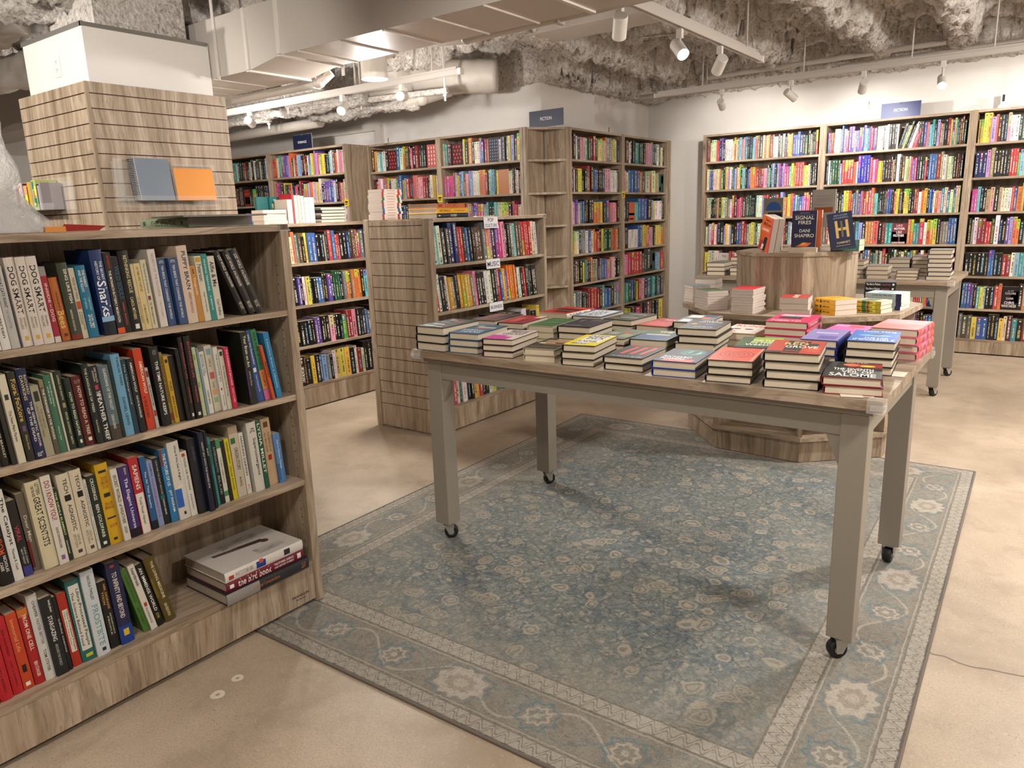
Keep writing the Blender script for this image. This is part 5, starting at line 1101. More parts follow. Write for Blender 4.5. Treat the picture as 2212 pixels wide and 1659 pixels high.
bay(-7.54, 5.5, 0, 1.325, ['rrrWvtrvvvVokWORsskkRkwtTyyvVprWyyykkkTwnOOwppw', 'oPPvrkyGkrwkPpkRkwooVsOOWVwyWkvvvvbwkRpoW', rnd(36, 'PpwWrrvVoyTsk'), rnd(36), rnd(36), rnd(36), rnd(36)], SH_T)
bay(-4.578, 3.19, PI/2, 1.29, ['krryWkbwWoenkybbkkekrbrRkkBmnnRrekrbbOGGk', 'GkbWwwPkkvkwykkbbkkvkGGGkeonoookTTPPkkwk', 'nwrkkWkkkkkvvkkkpkkkgRRpkkkbekmkWkb', 'kWkrgGrkmkykbTekwyyykwRWkkkkkBkn'], [1.115, .80, .488, .185], lean=-.012, hr=(.19, .235))
F3 = frameF(-3.193, 3.465, PI/2)
row(F3, 'rwkkBkkwrkkbbkRkwwkokkWy', .56, 1.22, .499, hr=(.19, .23), lean=-.012)
row(F3, 'kkrPWGwwkkYYrkkwyetGkkwbRkWk', .09, .95, .177, hr=(.19, .23), lean=-.014)
o = stuff.build('shelved_books', M['spine']); tag(o, 'books standing on the tall wall bookcases and the low case by the pillar', 'books', kind='stuff')

# printed covers of the face-out volumes on those shelves
def faceout_art(F, x, z, w, h, c, i):
    mb = MB(); y = .0277
    P = lambda u, v: F(x+.001+(w-.002)*u, y, z+h*v)
    def rect(u0, u1, v0, v1, hx): mb.face([P(u0, v0), P(u1, v0), P(u1, v1), P(u0, v1)], lin(hx))
    def txt(s, u0, u1, v0, v1, hx):
        O_ = Vector(P(u0, v0)); put_text(mb, s, O_, Vector(P(u1, v0))-O_, Vector(P(u0, v1))-O_, lin(hx))
    if c == 'n' and i: rect(0, 1, 0, 1, '6a3238'); rect(0, .45, .1, .6, '2c4a5c'); rect(.55, 1, .05, .5, 'c89a3a'); y = .0274; txt('LIKE', .28, .68, .84, .95, 'd8b0b0'); txt('MOTHER,', .15, .85, .68, .8, 'f0e8e8'); txt('LIKE', .3, .65, .52, .64, 'e8c8c8'); txt('MOTHER', .12, .82, .36, .48, 'f0e8e8'); txt('SUSAN RIEGER', .05, .9, .03, .12, 'e8dcd0')
    elif c == 'k': rect(0, 1, 0, 1, '1a1216'); rect(.55, 1, .3, .8, '4a1a28'); y = .0274; txt('ALL THE', .35, .7, .78, .84, 'a89aa0'); txt('COLORS', .2, .85, .66, .75, 'c8b4b8'); txt('DARK', .3, .75, .44, .53, 'c8b4b8'); txt('CHRIS', .2, .8, .24, .36, 'e0d4d4'); txt('WHITAKER', .05, .95, .1, .22, 'e0d4d4')
    elif c == 'e': rect(.0, 1, 0, 1, 'b9b4ac'); y = .0274; txt('THE', .3, .7, .75, .9, '8c2a2a'); txt('OF THE', .15, .85, .45, .6, '4a4a48')
    elif c == 'm':
        rect(0, 1, 0, 1, '3c1a1e'); y = .0274
        for a in range(5):
            for b_ in range(3): rect(.14+.28*b_+(.1 if a % 2 else 0), .26+.28*b_+(.1 if a % 2 else 0), .12+.17*a, .22+.17*a, 'c8403a')
    elif c == 'p':
        rect(0, 1, 0, 1, 'b85a5c'); y = .0274
        for a in range(5):
            for b_ in range(3): rect(.15+.28*b_, .24+.28*b_, .12+.17*a, .23+.17*a, 'e8d0c0')
    elif c == 'B':
        rect(0, 1, 0, 1, '161c30'); y = .0274
        for a in range(7):
            for b_ in range(4): mb.face([P(.1+.22*b_, .08+.13*a), P(.13+.22*b_, .08+.13*a), P(.19+.22*b_, .15+.13*a), P(.16+.22*b_, .15+.13*a)], lin('c8d0dc'))
    elif c == 'W':
        rect(0, 1, 0, 1, 'd8c8a8'); rr = random.Random(3); y = .0274
        for a in range(26): u, v = rr.uniform(.03, .85), rr.uniform(.03, .88); rect(u, u+rr.uniform(.05, .12), v, v+rr.uniform(.04, .08), rr.choice(['c8402c', '4a8a4a', 'd8a02c', 'b85a3a', '6a3a6a']))
        y = .0271; txt('THE', .4, .65, .78, .88, 'f4f0e8'); txt('WATER', .2, .8, .62, .74, 'f4f0e8')
    elif c == 'r': rect(0, 1, 0, 1, '8c2a20'); rect(.12, .88, .15, .55, 'd88a6a'); y = .0274; rect(.44, .56, .15, .5, '1c100e'); rect(.25, .75, .38, .44, '1c100e'); rect(.1, .9, .7, .76, 'c8502f')
    elif c == 'O': rect(0, 1, 0, 1, 'c0603a'); rect(0, 1, .3, .42, '2a1c18'); rect(.15, .85, .08, .14, 'e0c8b0')
    elif c == 'G': rect(0, 1, 0, 1, '1d3a2c'); rect(.5, .9, .5, .9, '8c2a2a'); rect(.1, .4, .1, .3, 'c8587c')
    o = mb.build('cover_picture', M['ink'], bpy.data.objects['shelved_books']); return o
want_needed = []
for i, (F, x, z, w, h, c) in enumerate(FACEOUT): faceout_art(F, x, z, w, h, c, i)

# ---------------------------------------------------------------- pop culture and music rows: every book its own
def c3row(s, z, y0, y1, nm, hr, leanf):
    n = len(s); ws = []; prev = None
    for c in s:
        if c != prev: wh = (random.uniform(.021, .036), random.uniform(*hr))
        ws.append(wh); prev = c
    k = (y1-y0)/sum(w for w, h in ws); y = y0
    for i, (c, (w, h)) in enumerate(zip(s, ws)):
        w *= k; lean = leanf(i/n)
        cc = lin(PAL[c]); cc = tuple(v*random.uniform(.85, 1.1) for v in cc)
        names = dict(k='black', K='navy', w='white', W='cream', r='red', R='crimson', m='maroon', p='pink', P='magenta', o='orange', O='coral', y='yellow', Y='golden yellow', g='green', G='dark green', t='teal', T='pale blue', b='blue', B='navy', s='sky blue', v='purple', V='lavender', n='brown', N='tan', e='grey', E='light grey')
        a = math.asin(lean/h)
        make_book('shelf_book', standing(-3.193-.012-random.uniform(0, .012), y+w/2, z+.0005+w/2*abs(math.sin(a)), PI/2, lean, h), w-.0022, h, .16, cc, random.random() < .5,
                  label=f'{names[c]} spined book, {ordn(i+1)} from slatted end panel, {nm} shelf over the table', group=f'books on the {nm} shelf of the case with section cards')
        y += w
c3row('wTwkkBBrrkbkknneopkvPpkkeTnnrrrrWw', 1.122, 3.507, 4.67, 'top', (.222, .258), lambda t: -.026)
c3row('rwkkwYekYYYYepkkkwwkkrbYvooookwwkrkGkkk', .82, 3.507, 4.66, 'second', (.21, .25), lambda t: -.03)
# ================================================================ signs, cards, tags
s1 = hanging_sign('FICTION', (-3.985, 5.98, 2.2), R(-2), .385, .15, 'navy FICTION sign standing over the empty corner shelves')
s2 = hanging_sign('FICTION', (-1.39, 8.10, 2.2), 0, .335, .135, 'slate blue FICTION sign above the back wall bookcases', col=lin('3c4675'))
s3 = hanging_sign('ROMANCE', (-6.97, 5.56, 2.2), 0, .32, .16, 'navy ROMANCE sign above the romance bookcase', tx=(.27, .73, .42, .58))
for o in (s1, s2, s3):
    b = MB(); b.box(-.012, .012, .006, .05, .0005, .004); b.build('foot', M['acrylic'], o)
card = plain('card_white', lin('dcdade'), .5)
def label_card(words_, y, z, W, H_, label, rx=0.12):
    r = empty('section_card', (-3.190, y, z), PI/2); r.rotation_euler = (R(-4), 0, PI/2); tag(r, label, 'shelf card')
    b = MB(); b.box(-W/2, W/2, -.0012, -.0002, -H_, 0); b.build('card', card, r)
    b = MB(); n = len(words_)
    for i, w_ in enumerate(words_):
        a = -H_*(i+.88)/n*.98; put_text(b, w_, (-W*.42, -.0016, a), (W*.84, 0, 0), (0, 0, H_/n*.68), lin('2a3048'), keep=True)
    b.build('lettering', M['ink'], r)
label_card(('POP', 'CULTURE'), 4.075, 1.409, .155, .075, 'white POP CULTURE card clipped to the top edge of the low bookcase')
label_card(('MUSIC',), 4.085, 1.125, .155, .065, 'white MUSIC card clipped to the second shelf edge')
label_card(('BUSINESS',), 4.105, .823, .155, .062, 'white BUSINESS card clipped below the golden yellow books')
ytag = plain('tag_yellow', lin('e3c21c'), .5)
for k, (loc, rz, lab) in enumerate((((-3.834, 7.2, 1.60), PI/2, 'yellow shelf tag between the two side wall bookcases'), ((-5.18, 5.80, 1.613), 0, 'yellow shelf tag on the divider above the flat encyclopedia'), ((-6.24, 5.49, 1.61), 0, 'yellow shelf tag at the end of the romance shelves'), ((-7.57, 5.49, 1.612), 0, 'yellow shelf tag beside the teal cover, on the romance divider'))):
    r = empty('shelf_tag', loc, rz); tag(r, lab, 'shelf tag')
    b = MB(); b.box(-.035, .035, -.002, -.0005, -.045, .025); b.build('tag_card', ytag, r)
    b = MB(); b.box(-.022, .022, -.0026, -.0021, -.012, .004); b.box(-.022, .015, -.0026, -.0021, -.03, -.02); b.build('print', M['dark'], r)
# makers mark on the kick panel
b = MB(); put_text(b, 'FRANKLIN fixtures' if 'FRANKLIN fixtures' in TEXTS else 'FRANKLIN', (1.155, -.0002+.0015, .060), (.075, 0, 0), (0, 0, .010), lin('2c2620')); put_text(b, 'fixtures', (1.17, .0013, .048), (.045, 0, 0), (0, 0, .007), lin('2c2620')); b.build('makers_mark', M['ink'], near)

# ================================================================ things on the tiered display
UZ = 1.1602
def std(name, x, y, z, w, h, d, spine_az, col, label, group=None, tilt=0.0, tiltax='Y', **k):
    """upright book; spine_az = world direction (deg) the spine faces"""
    rz = R(spine_az+90)
    m = Matrix.Translation((x, y, z)) @ Matrix.Rotation(rz, 4, 'Z') @ Matrix.Rotation(R(tilt), 4, tiltax)
    return make_book(name, m, w, h, d, lin(col), k.pop('hard', False), label=label, group=group, **k)
m, D_, H_ = lying(-1.272, 4.372, UZ, R(6), 'B', .15, .16, .026); make_book('paperback_book', m, .026, H_, D_, lin('d8ccb4'), False, spec='-', label='cream paperback lying under the upright navy book with an orange peak', pagecol=lin('d8cbb4'))
# front cover faces the camera: spine at left (faces -X), cover (+X local) turned to -Y
sf = 'o2a2c44|0|0|0|0;SIGNAL|f1efe6|.12|.9|.76|.86;FIRES|f1efe6|.26|.78|.63|.73;DANI|f1efe6|.32|.74|.41|.5;SHAPIRO|f1efe6|.12|.92|.27|.37;/d8702c|.2|.85|.02|.12;/e8a04a|.35|.65|.06|.13;#8f90a8|.3|.7|.93|.945;#8f90a8|.1|.9|.88|.89'
sf = ';'.join(p for p in sf.split(';') if not p.startswith('o2a2c44'))
std('paperback_book', -1.272, 4.425, UZ+.0268, .02, .203, .132, 180+4, '24264a', 'upright navy paperback with bold white title and an orange peak', art=sf, spec='-', tilt=0)
std('paperback_book', -1.262, 4.455, UZ+.0268, .03, .205, .142, 180+4, 'd8602a', 'orange paperback standing behind the upright navy one', spec='-')
# leaning orange book with its page edges to the right
m0 = Matrix.Translation((-1.452, 4.435, UZ+.02)) @ Matrix.Rotation(R(12), 4, Vector((.6, .8, 0)))
mc = m0 @ Matrix.Rotation(R(-37), 4, 'Z')
# local: spine -Y; want cover (+X local) to face -X-Y and fore-edge (+Y local) to face +X-Y
mL = m0 @ Matrix.Rotation(R(-135), 4, 'Z')
le = 'Ian|2a1410|.35|.8|.86|.95;McEwan|2a1410|.2|.92|.73|.83;Lessons|f0dcc8|.1|.75|.58|.69;#b8405a|.9|1|0|1;/1c1420|.3|.75|.02|.42;/e8dcd0|.2|.5|.04|.2;/a82a3c|.05|.35|.05|.3;#d8501f|0|.9|.5|.515'
make_book('paperback_book', mL, .034, .20, .13, lin('c8502a'), False, spec='-', art=le, top=lin('c95a22'), label='orange paperback leaning on the raised box, a skater figure on its cover', pagecol=lin('aca39a'))
mL2 = mL @ Matrix.Translation((-.0365, 0, 0)); make_book('paperback_book', mL2, .034, .20, .13, lin('b8b0a8'), False, spec='-', label='grey paged paperback leaning against the orange one', pagecol=lin('a49b92'))
# two navy gold lettered copies leaning the other way
m0 = Matrix.Translation((-1.055, 4.44, UZ+.008)) @ Matrix.Rotation(R(-12), 4, Vector((.35, .94, 0)))
mH = m0 @ Matrix.Rotation(R(-68), 4, 'Z')
ha = 'H|d8b46a|.25|.8|.3|.78;#7a6a4a|.48|.56|.32|.76;HAMNET|c8b484|.25|.8|.14|.2;MAGGIE|8f98b0|.25|.8|.9|.95;O\'FARRELL|8f98b0|.2|.85|.83|.88;#c8b484|.2|.8|.08|.09'
for i in range(2):
    mm = mH @ Matrix.Translation((-.021*i, 0, 0))
    make_book('paperback_book', mm, .0205, .20, .125, lin('1d2446'), False, spec='MAGGIE|aab4cc|.06|.3|.25|.75;HAMNET|d0b878|.36|.62|.2|.8;#c8b484|.9|.95|.3|.7', art=ha if i == 0 else None, label=['navy paperback with a tall gold letter on its cover', 'second navy copy behind the one with the gold letter'][i])
for i in range(2):
    m, D_, H_ = lying(-1.075, 4.50, UZ+.0002+.032*i, R(0), 'F', .15, .13, .0315); make_book('paperback_book', m, .0312, H_, D_, lin('4f8c8c'), False, spec='#7ab0ae|.1|.9|.25|.4;#2c5c5c|.3|.7|.5|.7', label=['lower teal paperback lying on the raised box', 'upper teal paperback lying on the raised box'][i])
m, D_, H_ = lying(-1.60, 4.60, UZ+.0002, R(80), 'L', .10, .12, .04); make_book('paperback_book', m, .04, H_, D_, lin('9a948a'), False, spec='-', label='thick grey paged paperback at the left end of the raised box', pagecol=lin('b0a79c')) if False else None
std('paperback_book', -1.515, 4.66, UZ, .022, .235, .12, 180, '4a4640', 'dark book with a black panel behind the orange one', art='#17140f|.25|.95|.7|.95', top=lin('8f887c'), spec='-')
std('paperback_book', -1.32, 4.76, UZ, .02, .22, .12, 180, '8c1c26', 'dark red book standing behind the navy one', top=lin('7c1a22'), spec='-')
def easel(x, y, label, w=.15, h=.335):
    r = empty('acrylic_stand', (x, y, UZ)); tag(r, label, 'display stand')
    b = MB(); b.box(-w/2, w/2, 0, .003, 0, h); b.box(-w/2, w/2, -.05, .0, 0, .003); b.box(-w/2, w/2, -.05, -.047, .003, .03); b.build('back_plate', M['acrylic'], r)
    b = MB(); b.mesh([(0, .004, .0), (0, .004, h*.6), (0, .09, 0), (.003, .004, 0), (.003, .004, h*.6), (.003, .09, 0)], [(0, 1, 2), (5, 4, 3), (0, 3, 4, 1), (1, 4, 5, 2), (0, 2, 5, 3)]); b.build('prop', M['acrylic'], r)
easel(-1.225, 4.885, 'clear acrylic stand holding a grey backed book at the rear of the raised box', .13, .33)
easel(-1.50, 4.83, 'clear acrylic stand holding the book with a blue circle', .11, .30)
std('paperback_book', -1.285, 4.868, UZ+.125, .012, .225, .135, 180, 'a39d94', 'grey book turned back to front on a tall clear stand', top=lin('9d978e'), art='#8a847a|.15|.85|.82|.84;#7c766c|.15|.85|.76|.77;#7c766c|.15|.85|.72|.73;#7c766c|.15|.85|.68|.69;#8f4f2a|.1|.9|.4|.53;#7c766c|.15|.85|.6|.61', spec='-')
std('paperback_book', -1.565, 4.815, UZ+.13, .012, .18, .12, 180, '8a7f70', 'tan book with a blue circle on a clear stand', top=lin('7c7468'), art='o2f5a94|.12|.9|.32|.88', spec='-')

# ================================================================ on top of the low bookcases
CT = 1.4125
# sage spined large book and its grey neighbour on the near case
m = Matrix(((1, 0, 0, 0), (0, 1, 0, 0), (0, 0, 1, 0), (0, 0, 0, 1)))
def lay(name, x, y, z, ang, side, W, Hh, th, col, label, hard=True, **k):
    m, D_, H_ = lying(x, y, z, R(ang), side, W, Hh, th-.0006)
    return make_book(name, m, th-.0006, H_, D_, lin(col), hard, label=label, **k)
lay('large_book', -2.36, 1.385, CT+.0005, 90, 'L', .24, .31, .031, '8a9478', 'sage spined large book on the near bookcase, beside the plastic bag', spec='WHEEL of the YEAR|2c3424|.22|.76|.2|.8;#4a5440|.06|.12|.25|.75;#2c3424|.86|.9|.3|.7', pagecol=lin('8f8a84'), top=lin('8a9478')) 
lay('large_book', -2.30, 1.33, CT+.0322, 84, 'L', .30, .24, .0065, '6a6f62', 'thin grey green book lying on the sage spined one', hard=False, spec='-', pagecol=lin('8f8a84'))
b = MB(); b.mesh([(0, 0, 0), (.10, .01, 0), (.125, .05, .012), (.02, .055, .02), (0, 0, .0008), (.10, .01, .0008), (.125, .05, .0128), (.02, .055, .0208)], [(3, 2, 1, 0), (4, 5, 6, 7), (0, 1, 5, 4), (1, 2, 6, 5), (2, 3, 7, 6), (3, 0, 4, 7)])
o = b.build('folded_paper', plain('red_paper', lin('a8201f'), .5)); o.location = (-2.27, .945, CT+.0003); o.rotation_euler = (0, 0, R(75)); tag(o, 'folded red paper on top of the near bookcase', 'paper')
b = MB(); b.box(0, .05, 0, .035, 0, .014); o = b.build('sticky_notes', plain('orange_pad', lin('d88a3a'), .6)); o.location = (-2.25, .90, CT+.0003); o.rotation_euler = (0, 0, R(80)); tag(o, 'small orange note pad between the plastic bag and the red paper', 'note pad')
# crumpled clear plastic bag
def bag():
    r = empty('plastic_bag', (-2.40, .72, CT)); tag(r, 'crumpled clear plastic bag standing on the near bookcase', 'bag')
    mt = NT('crinkled_film'); g = mt.noise(mt.coord('Object'), 9, 6, .7, 1.2)
    mt.bump(g, .9, .04); mt.set((.85, .83, .8), .14, Alpha=.38, **{'Specular IOR Level': .9})
    rr = np.random.default_rng(5); nu, nv = 40, 26; vs = []
    ph = rr.uniform(0, 6.28, 12)
    for j in range(nv):
        v = j/(nv-1); z = .50*v**.9
        base = .155*(1-.38*v**2.2) if v < .93 else .155*(1-.38*.93**2.2)*(1-(v-.93)/.07*.93)
        for i in range(nu):
            a = 2*PI*i/nu
            f = 1+.10*math.sin(3*a+ph[0]+4*v)+.07*math.sin(5*a+ph[1]-7*v)+.05*math.sin(9*a+ph[2]+11*v)+.035*math.sin(14*a+ph[3]-19*v)
            if v < .12: f += .35*(1-v/.12)*max(0, math.sin(a*1.0+.6))
            vs.append((base*f*math.cos(a)*.95, base*f*math.sin(a)*1.15, .002+z+.012*math.sin(4*a+ph[5])*(v > .3)))
    fs = [(j*nu+i, j*nu+(i+1) % nu, (j+1)*nu+(i+1) % nu, (j+1)*nu+i) for j in range(nv-1) for i in range(nu)] + [tuple(range((nv-1)*nu, nv*nu))]
    b = MB(); b.mesh(vs, fs); o = b.build('bag_film', mt.m, r, smooth=True)
    b = MB()   # loose skirt of film spreading on the top
    vs = []; n = 30
    for k, (rad, zz) in enumerate(((.14, .11), (.19, .06), (.235, .02), (.25, .003))):
        for i in range(n):
            a = -1.1+2.6*i/(n-1); f = 1+.12*math.sin(7*a+k)+.06*math.sin(15*a-k*2)
            vs.append((rad*f*math.cos(a)*.75, rad*f*math.sin(a), zz*(1+.5*math.sin(9*a))+.003))
    b.mesh(vs, [(k*n+i, k*n+i+1, (k+1)*n+i+1, (k+1)*n+i) for k in range(3) for i in range(n-1)]); b.build('loose_film', mt.m, r, smooth=True)
bag()
# case 2 top
z = 1.4055
for i in range(4):
    lay('paperback_book', -4.655+random.uniform(-.004, .004), 3.31+random.uniform(-.005, .003), z, 90+random.uniform(-2, 2), 'B', .2, .14, .0256, 'cdbfb2', ['lowest', 'second from the bottom', 'third from the bottom', 'topmost'][i]+' cream paged paperback, flat pile beside the upright fore-edges', hard=False, spec='-', pagecol=lin('d9cabc'), group='paged paperbacks piled flat on the middle low case'); z += .0256
uy = 3.522; 
for i, (th, h, pc, cc, lab) in enumerate(((.045, .175, 'dccdc0', 'c8bcb0', 'thick cream paged book first in the upright line beside the flat pile'), (.018, .215, '8c1c24', 'a81f2a', 'red covered book standing in the upright line'), (.033, .205, 'dcc4bc', 'b83a44', 'pale pink paged book between red covers in the upright line'), (.028, .205, 'd8cfae', 'b83a44', 'yellowish paged book in the upright line'), (.03, .20, 'd8ccc0', '2a5a44', 'cream paged book with green cover in the upright line'), (.045, .19, 'd8c9c0', '8c3a4a', 'thick pinkish paged book in the upright line'), (.05, .19, 'dccfc6', 'b8a89c', 'widest cream paged book ending the upright line'))):
    rz = -PI/2
    mm = Matrix.Translation((-4.655-.15, uy+th/2, 1.4058)) @ Matrix.Rotation(rz, 4, 'Z')
    make_book('paperback_book', mm, th-.001, h, .15, lin(cc), False, spec='-', label=lab, group='books standing fore-edge out on the middle low case', pagecol=lin(pc)); uy += th
std('hardback_book', -4.86, 3.40, 1.4058, .03, .20, .14, 270-0, '1f5c5c', 'teal covered book standing behind the flat pile', hard=True, spec='-')
b = MB(); put_text(b, 'THE', (-.0, 0, 0), (.05, 0, 0), (0, 0, .02), lin('e8d8a0')); 
r_ = std('hardback_book', -4.835, 3.50, 1.4058+.0, .02, .20, .145, 270, '1f5c5c', 'teal book with pale yellow lettering facing out beside the upright line', hard=True, top=lin('1f5c5c'), art='THE|e8d8a0|.2|.6|.8|.9;RIVALS|e8e0a8|.1|.9|.55|.75', spec='-')
z = 1.4056
for i in range(5):
    lay('paperback_book', -4.65+random.uniform(-.004, .004), 3.83+random.uniform(-.004, .004), z, 90, 'F' if False else 'L', .235, .16, .0236, ['8c8478', '2a2a2c', '8a8074', '1f2024', '6a665c'][i], ['lowest', 'second from the bottom', 'middle one', 'second from the top', 'topmost'][i]+' of the flat pile beside the romance end panel', hard=True, spec='-', pagecol=lin('d8cab4'), group='hardbacks piled flat at the end of the middle low case'); z += .0236
# case 3 top: red and white spined play scripts
z = 1.4125
ends = ['b83a34', 'b83a34', '3a4a8c', '3a5c8c', '3a5c8c', 'b0302f', '2c6a44', '2c6a44', 'b83a34', 'b83a34', 'c04a40']
pos11 = ['lowest'] + [ordn(i+1)+' from the bottom' for i in range(1, 10)] + ['topmost']
for i in range(11):
    e = ends[i]
    lay('paperback_book', -3.62+random.uniform(-.006, .006), 3.483+random.uniform(-.004, .006), z, 90+random.uniform(-2.5, 2.5), 'L' if False else 'F', .18, .13, .0178, 'e3dcd6', pos11[i]+' white spined play script, pile above the slatted end panel', hard=False, spec=f'#{e}|.0|.1|0|1;#{e}|.78|.9|0|1;#b86a60|.25|.65|.4|.6', pagecol=lin('d6c6bc'), group='play scripts piled on the low case'); z += .0178
z = 1.4125
for i, (th, col, pc, sk, lab) in enumerate(((.0305, '20262a', '8f8c86', 'THE STREETS|e8e4dc|.42|.62|.25|.75;#e8e4dc|.05|.1|.4|.6', 'dark teal coffee table book, lowest of the flat pile by the POP CULTURE card'), (.034, 'd8a01c', '8f8c84', 'DEPECHE MODE LIVE|2a2010|.08|.42|.3|.7;#8a6010|.55|.88|.42|.56', 'golden yellow coffee table book in the middle of the flat pile'), (.031, 'b8643a', '6a625a', 'ENCYCLOPEDIA|6a2a10|.25|.72|.15|.85;#8c3a1c|.05|.18|.2|.8;#3a2a20|.9|.96|.1|.9', 'mottled orange encyclopedia on top of the flat pile'))):
    mm = Matrix(((0, -1, 0, -3.40), (0, 0, -1, 3.765+.325), (1, 0, 0, z+th/2), (0, 0, 0, 1)))
    make_book('large_book', mm, th-.0008, .325, .265, lin(col), True, spec=sk, label=lab, pagecol=lin(pc), group='coffee table books on the low case'); z += th
lay('large_book', -3.33, 4.10, 1.4125, 90, 'L', .20, .2, .006, 'b8b4ae', 'thin pale booklet lying beside the coffee table books', hard=False, spec='-')

# ================================================================ notebooks and cards on the slatted pillar
def spiral_book(name, label, x, y0, y1, z0, z1, col, along, lean=.05, th=.012, n=24, parent=None):
    r = empty(name, (x, y0, z0)); tag(r, label, 'notebook'); r.rotation_euler = (0, -lean*1.0, 0)
    W = y1-y0; H_ = z1-z0
    b = MB(); b.box(-th, -.001, 0, W, 0, H_); b.build('page_block', M['pages'], r)
    b = MB(); b.box(-.001, 0, -.001, W+.001, -.001, H_+.001, lin(col)); b.box(-th-.001, -th, -.001, W+.001, -.001, H_+.001, lin(col)); b.build('cover', M['cover'], r)
    b = MB()
    for i in range(n):
        if along == 'z': yy, zz, ax = -.002, H_*(i+.5)/n, 0
        else: yy, zz, ax = W*(i+.5)/n, H_+.002, 1
        k = 8
        for j in range(k):
            a0, a1 = 2*PI*j/k, 2*PI*(j+1)/k; rr = .0085
            if ax == 0: p0 = (-th/2+rr*math.cos(a0), yy+rr*math.sin(a0), zz); p1 = (-th/2+rr*math.cos(a1), yy+rr*math.sin(a1), zz)
            else: p0 = (-th/2+rr*math.cos(a0), yy, zz+rr*math.sin(a0)); p1 = (-th/2+rr*math.cos(a1), yy, zz+rr*math.sin(a1))
            b.tube(p0, p1, .0011, 5, caps=False)
    b.build('spiral_wire', M['chrome'] if along != 'z' else plain('wire_dark', lin('6a6a6e'), .4, .6), r)
    return r
XP = -4.406
sh = empty('acrylic_ledge', (XP+.004, 2.155, 1.55)); tag(sh, 'clear acrylic ledge hung on the broad side of the slatted pillar', 'display shelf')
b = MB(); b.box(.0, .105, 0, .65, .012, .016); b.box(.101, .105, 0, .65, .016, .042); b.box(0, .003, 0, .65, -.02, .235); b.build('tray', M['acrylic'], sh)
b = MB(); b.box(.002, .08, .16, .19, -.012, .011); b.build('bracket', M['acrylic'], sh); b = MB(); b.box(.002, .08, .46, .49, -.012, .011); b.build('bracket', M['acrylic'], sh)
b = MB(); b.box(.03, .032, 0.0, .05, .016, .25); b.build('end_plate', M['acrylic'], sh)
for i in range(5): spiral_book('spiral_notebook', ['front blue grey spiral notebook wrapped in film on the clear ledge', 'second blue grey notebook in the front row of the clear ledge', 'third blue grey notebook on the clear ledge', 'fourth blue grey notebook on the clear ledge', 'rear blue grey notebook against the slats'][i], XP+.098-.0165*i, 2.262-.0*i, 2.462, 1.5675, 1.805, '4c5f74', 'z', .13, .013)
for i in range(2): spiral_book('spiral_notebook', ['front orange spiral notebook on the clear ledge', 'rear orange notebook behind its twin on the clear ledge'][i], XP+.098-.018*i, 2.485, 2.735, 1.5675, 1.755, 'd8892c', 'y', .10, .014)
b = MB(); b.box(0, .0008, 0, .205, 0, .243); o = b.build('film_wrap', M['acrylic']); o.location = (XP+.0995, 2.259, 1.5675); o.rotation_euler = (0, -.13, 0); tag(o, 'clear film sleeve over the front blue grey notebook', 'sleeve')
# card rack on the narrow side
YP = PY
cr = empty('acrylic_rack', (-5.02, YP-.004, 1.53)); tag(cr, 'clear acrylic rack of small gift books on the narrow side of the pillar', 'display rack')
b = MB(); b.box(-.25, .30, -.13, 0, .0, .004); b.box(-.25, .30, -.13, -.126, .004, .04); b.box(-.25, -.246, -.13, 0, .004, .14); b.box(.296, .30, -.13, 0, .004, .16); b.box(-.25, .30, -.004, -.0005, -.02, .19); b.build('tray', M['acrylic'], cr)
cards = [('e8e4da', .02, 'white gift book with leafy spots', 'd8dfe0'), ('c8ccd0', .03, 'pale gift book beside the white one', '5a8a6a'), ('a02a5c', .045, 'magenta gift book', 'a02a5c'), ('e8dccc', .05, 'cream gift book with small red dots', 'e8dccc'), ('5a1c3c', .016, 'plum gift book', '5a1c3c'), ('e8c84a', .045, 'yellow and coral gift book', 'd8a06a'), ('1c1a24', .012, 'thin black gift book', '1c1a24'), ('c8a03c', .042, 'golden gift book', 'c8a03c'), ('9a9088', .02, 'grey edged gift book', '9a9088'), ('a8b46a', .06, 'green floral gift book with red petals', '4a9a6c'), ('2a2a2c', .012, 'black backed gift book', '2a2a2c'), ('a49ca4', .026, 'lilac grey gift book', 'a49ca4'), ('8a8288', .02, 'slate gift book at the end of the rack', '8a8288')]
x = -5.262
for i, (c, w, lab, c2) in enumerate(cards):
    h = random.uniform(.135, .165) if c not in ('a8b46a',) else .172
    if x+w > -4.73: break
    make_book('gift_book', standing(x+w/2, YP-.004-.122, 1.5345, 0, 0, h), w-.001, h, .115, lin(c), False, spec={'e8dccc': '#c8504a|.1|.16|.2|.5;#c8504a|.3|.36|.5|.8;#c8504a|.5|.56|.2|.5;#4a4a4a|.75|.9|.3|.7', 'a8b46a': '#2c7c5c|.05|.3|.1|.5;#e8d85a|.2|.5|.5|.9;#c8402c|.35|.6|.3|.5;#2c7c5c|.6|.9|.2|.8;#e8d85a|.75|.85|.1|.4', 'e8c84a': '#e89a6a|0|.35|0|1;#e8e03a|.4|.75|.1|.9;#5a8ac0|.85|1|0|.6', 'e8e4da': '#3a7a5a|.1|.4|.2|.9;#3a6aa0|.6|.9|.1|.8'}.get(c, '-'), label=lab+' in the clear rack on the pillar', group='gift books in the clear rack')
    x += w

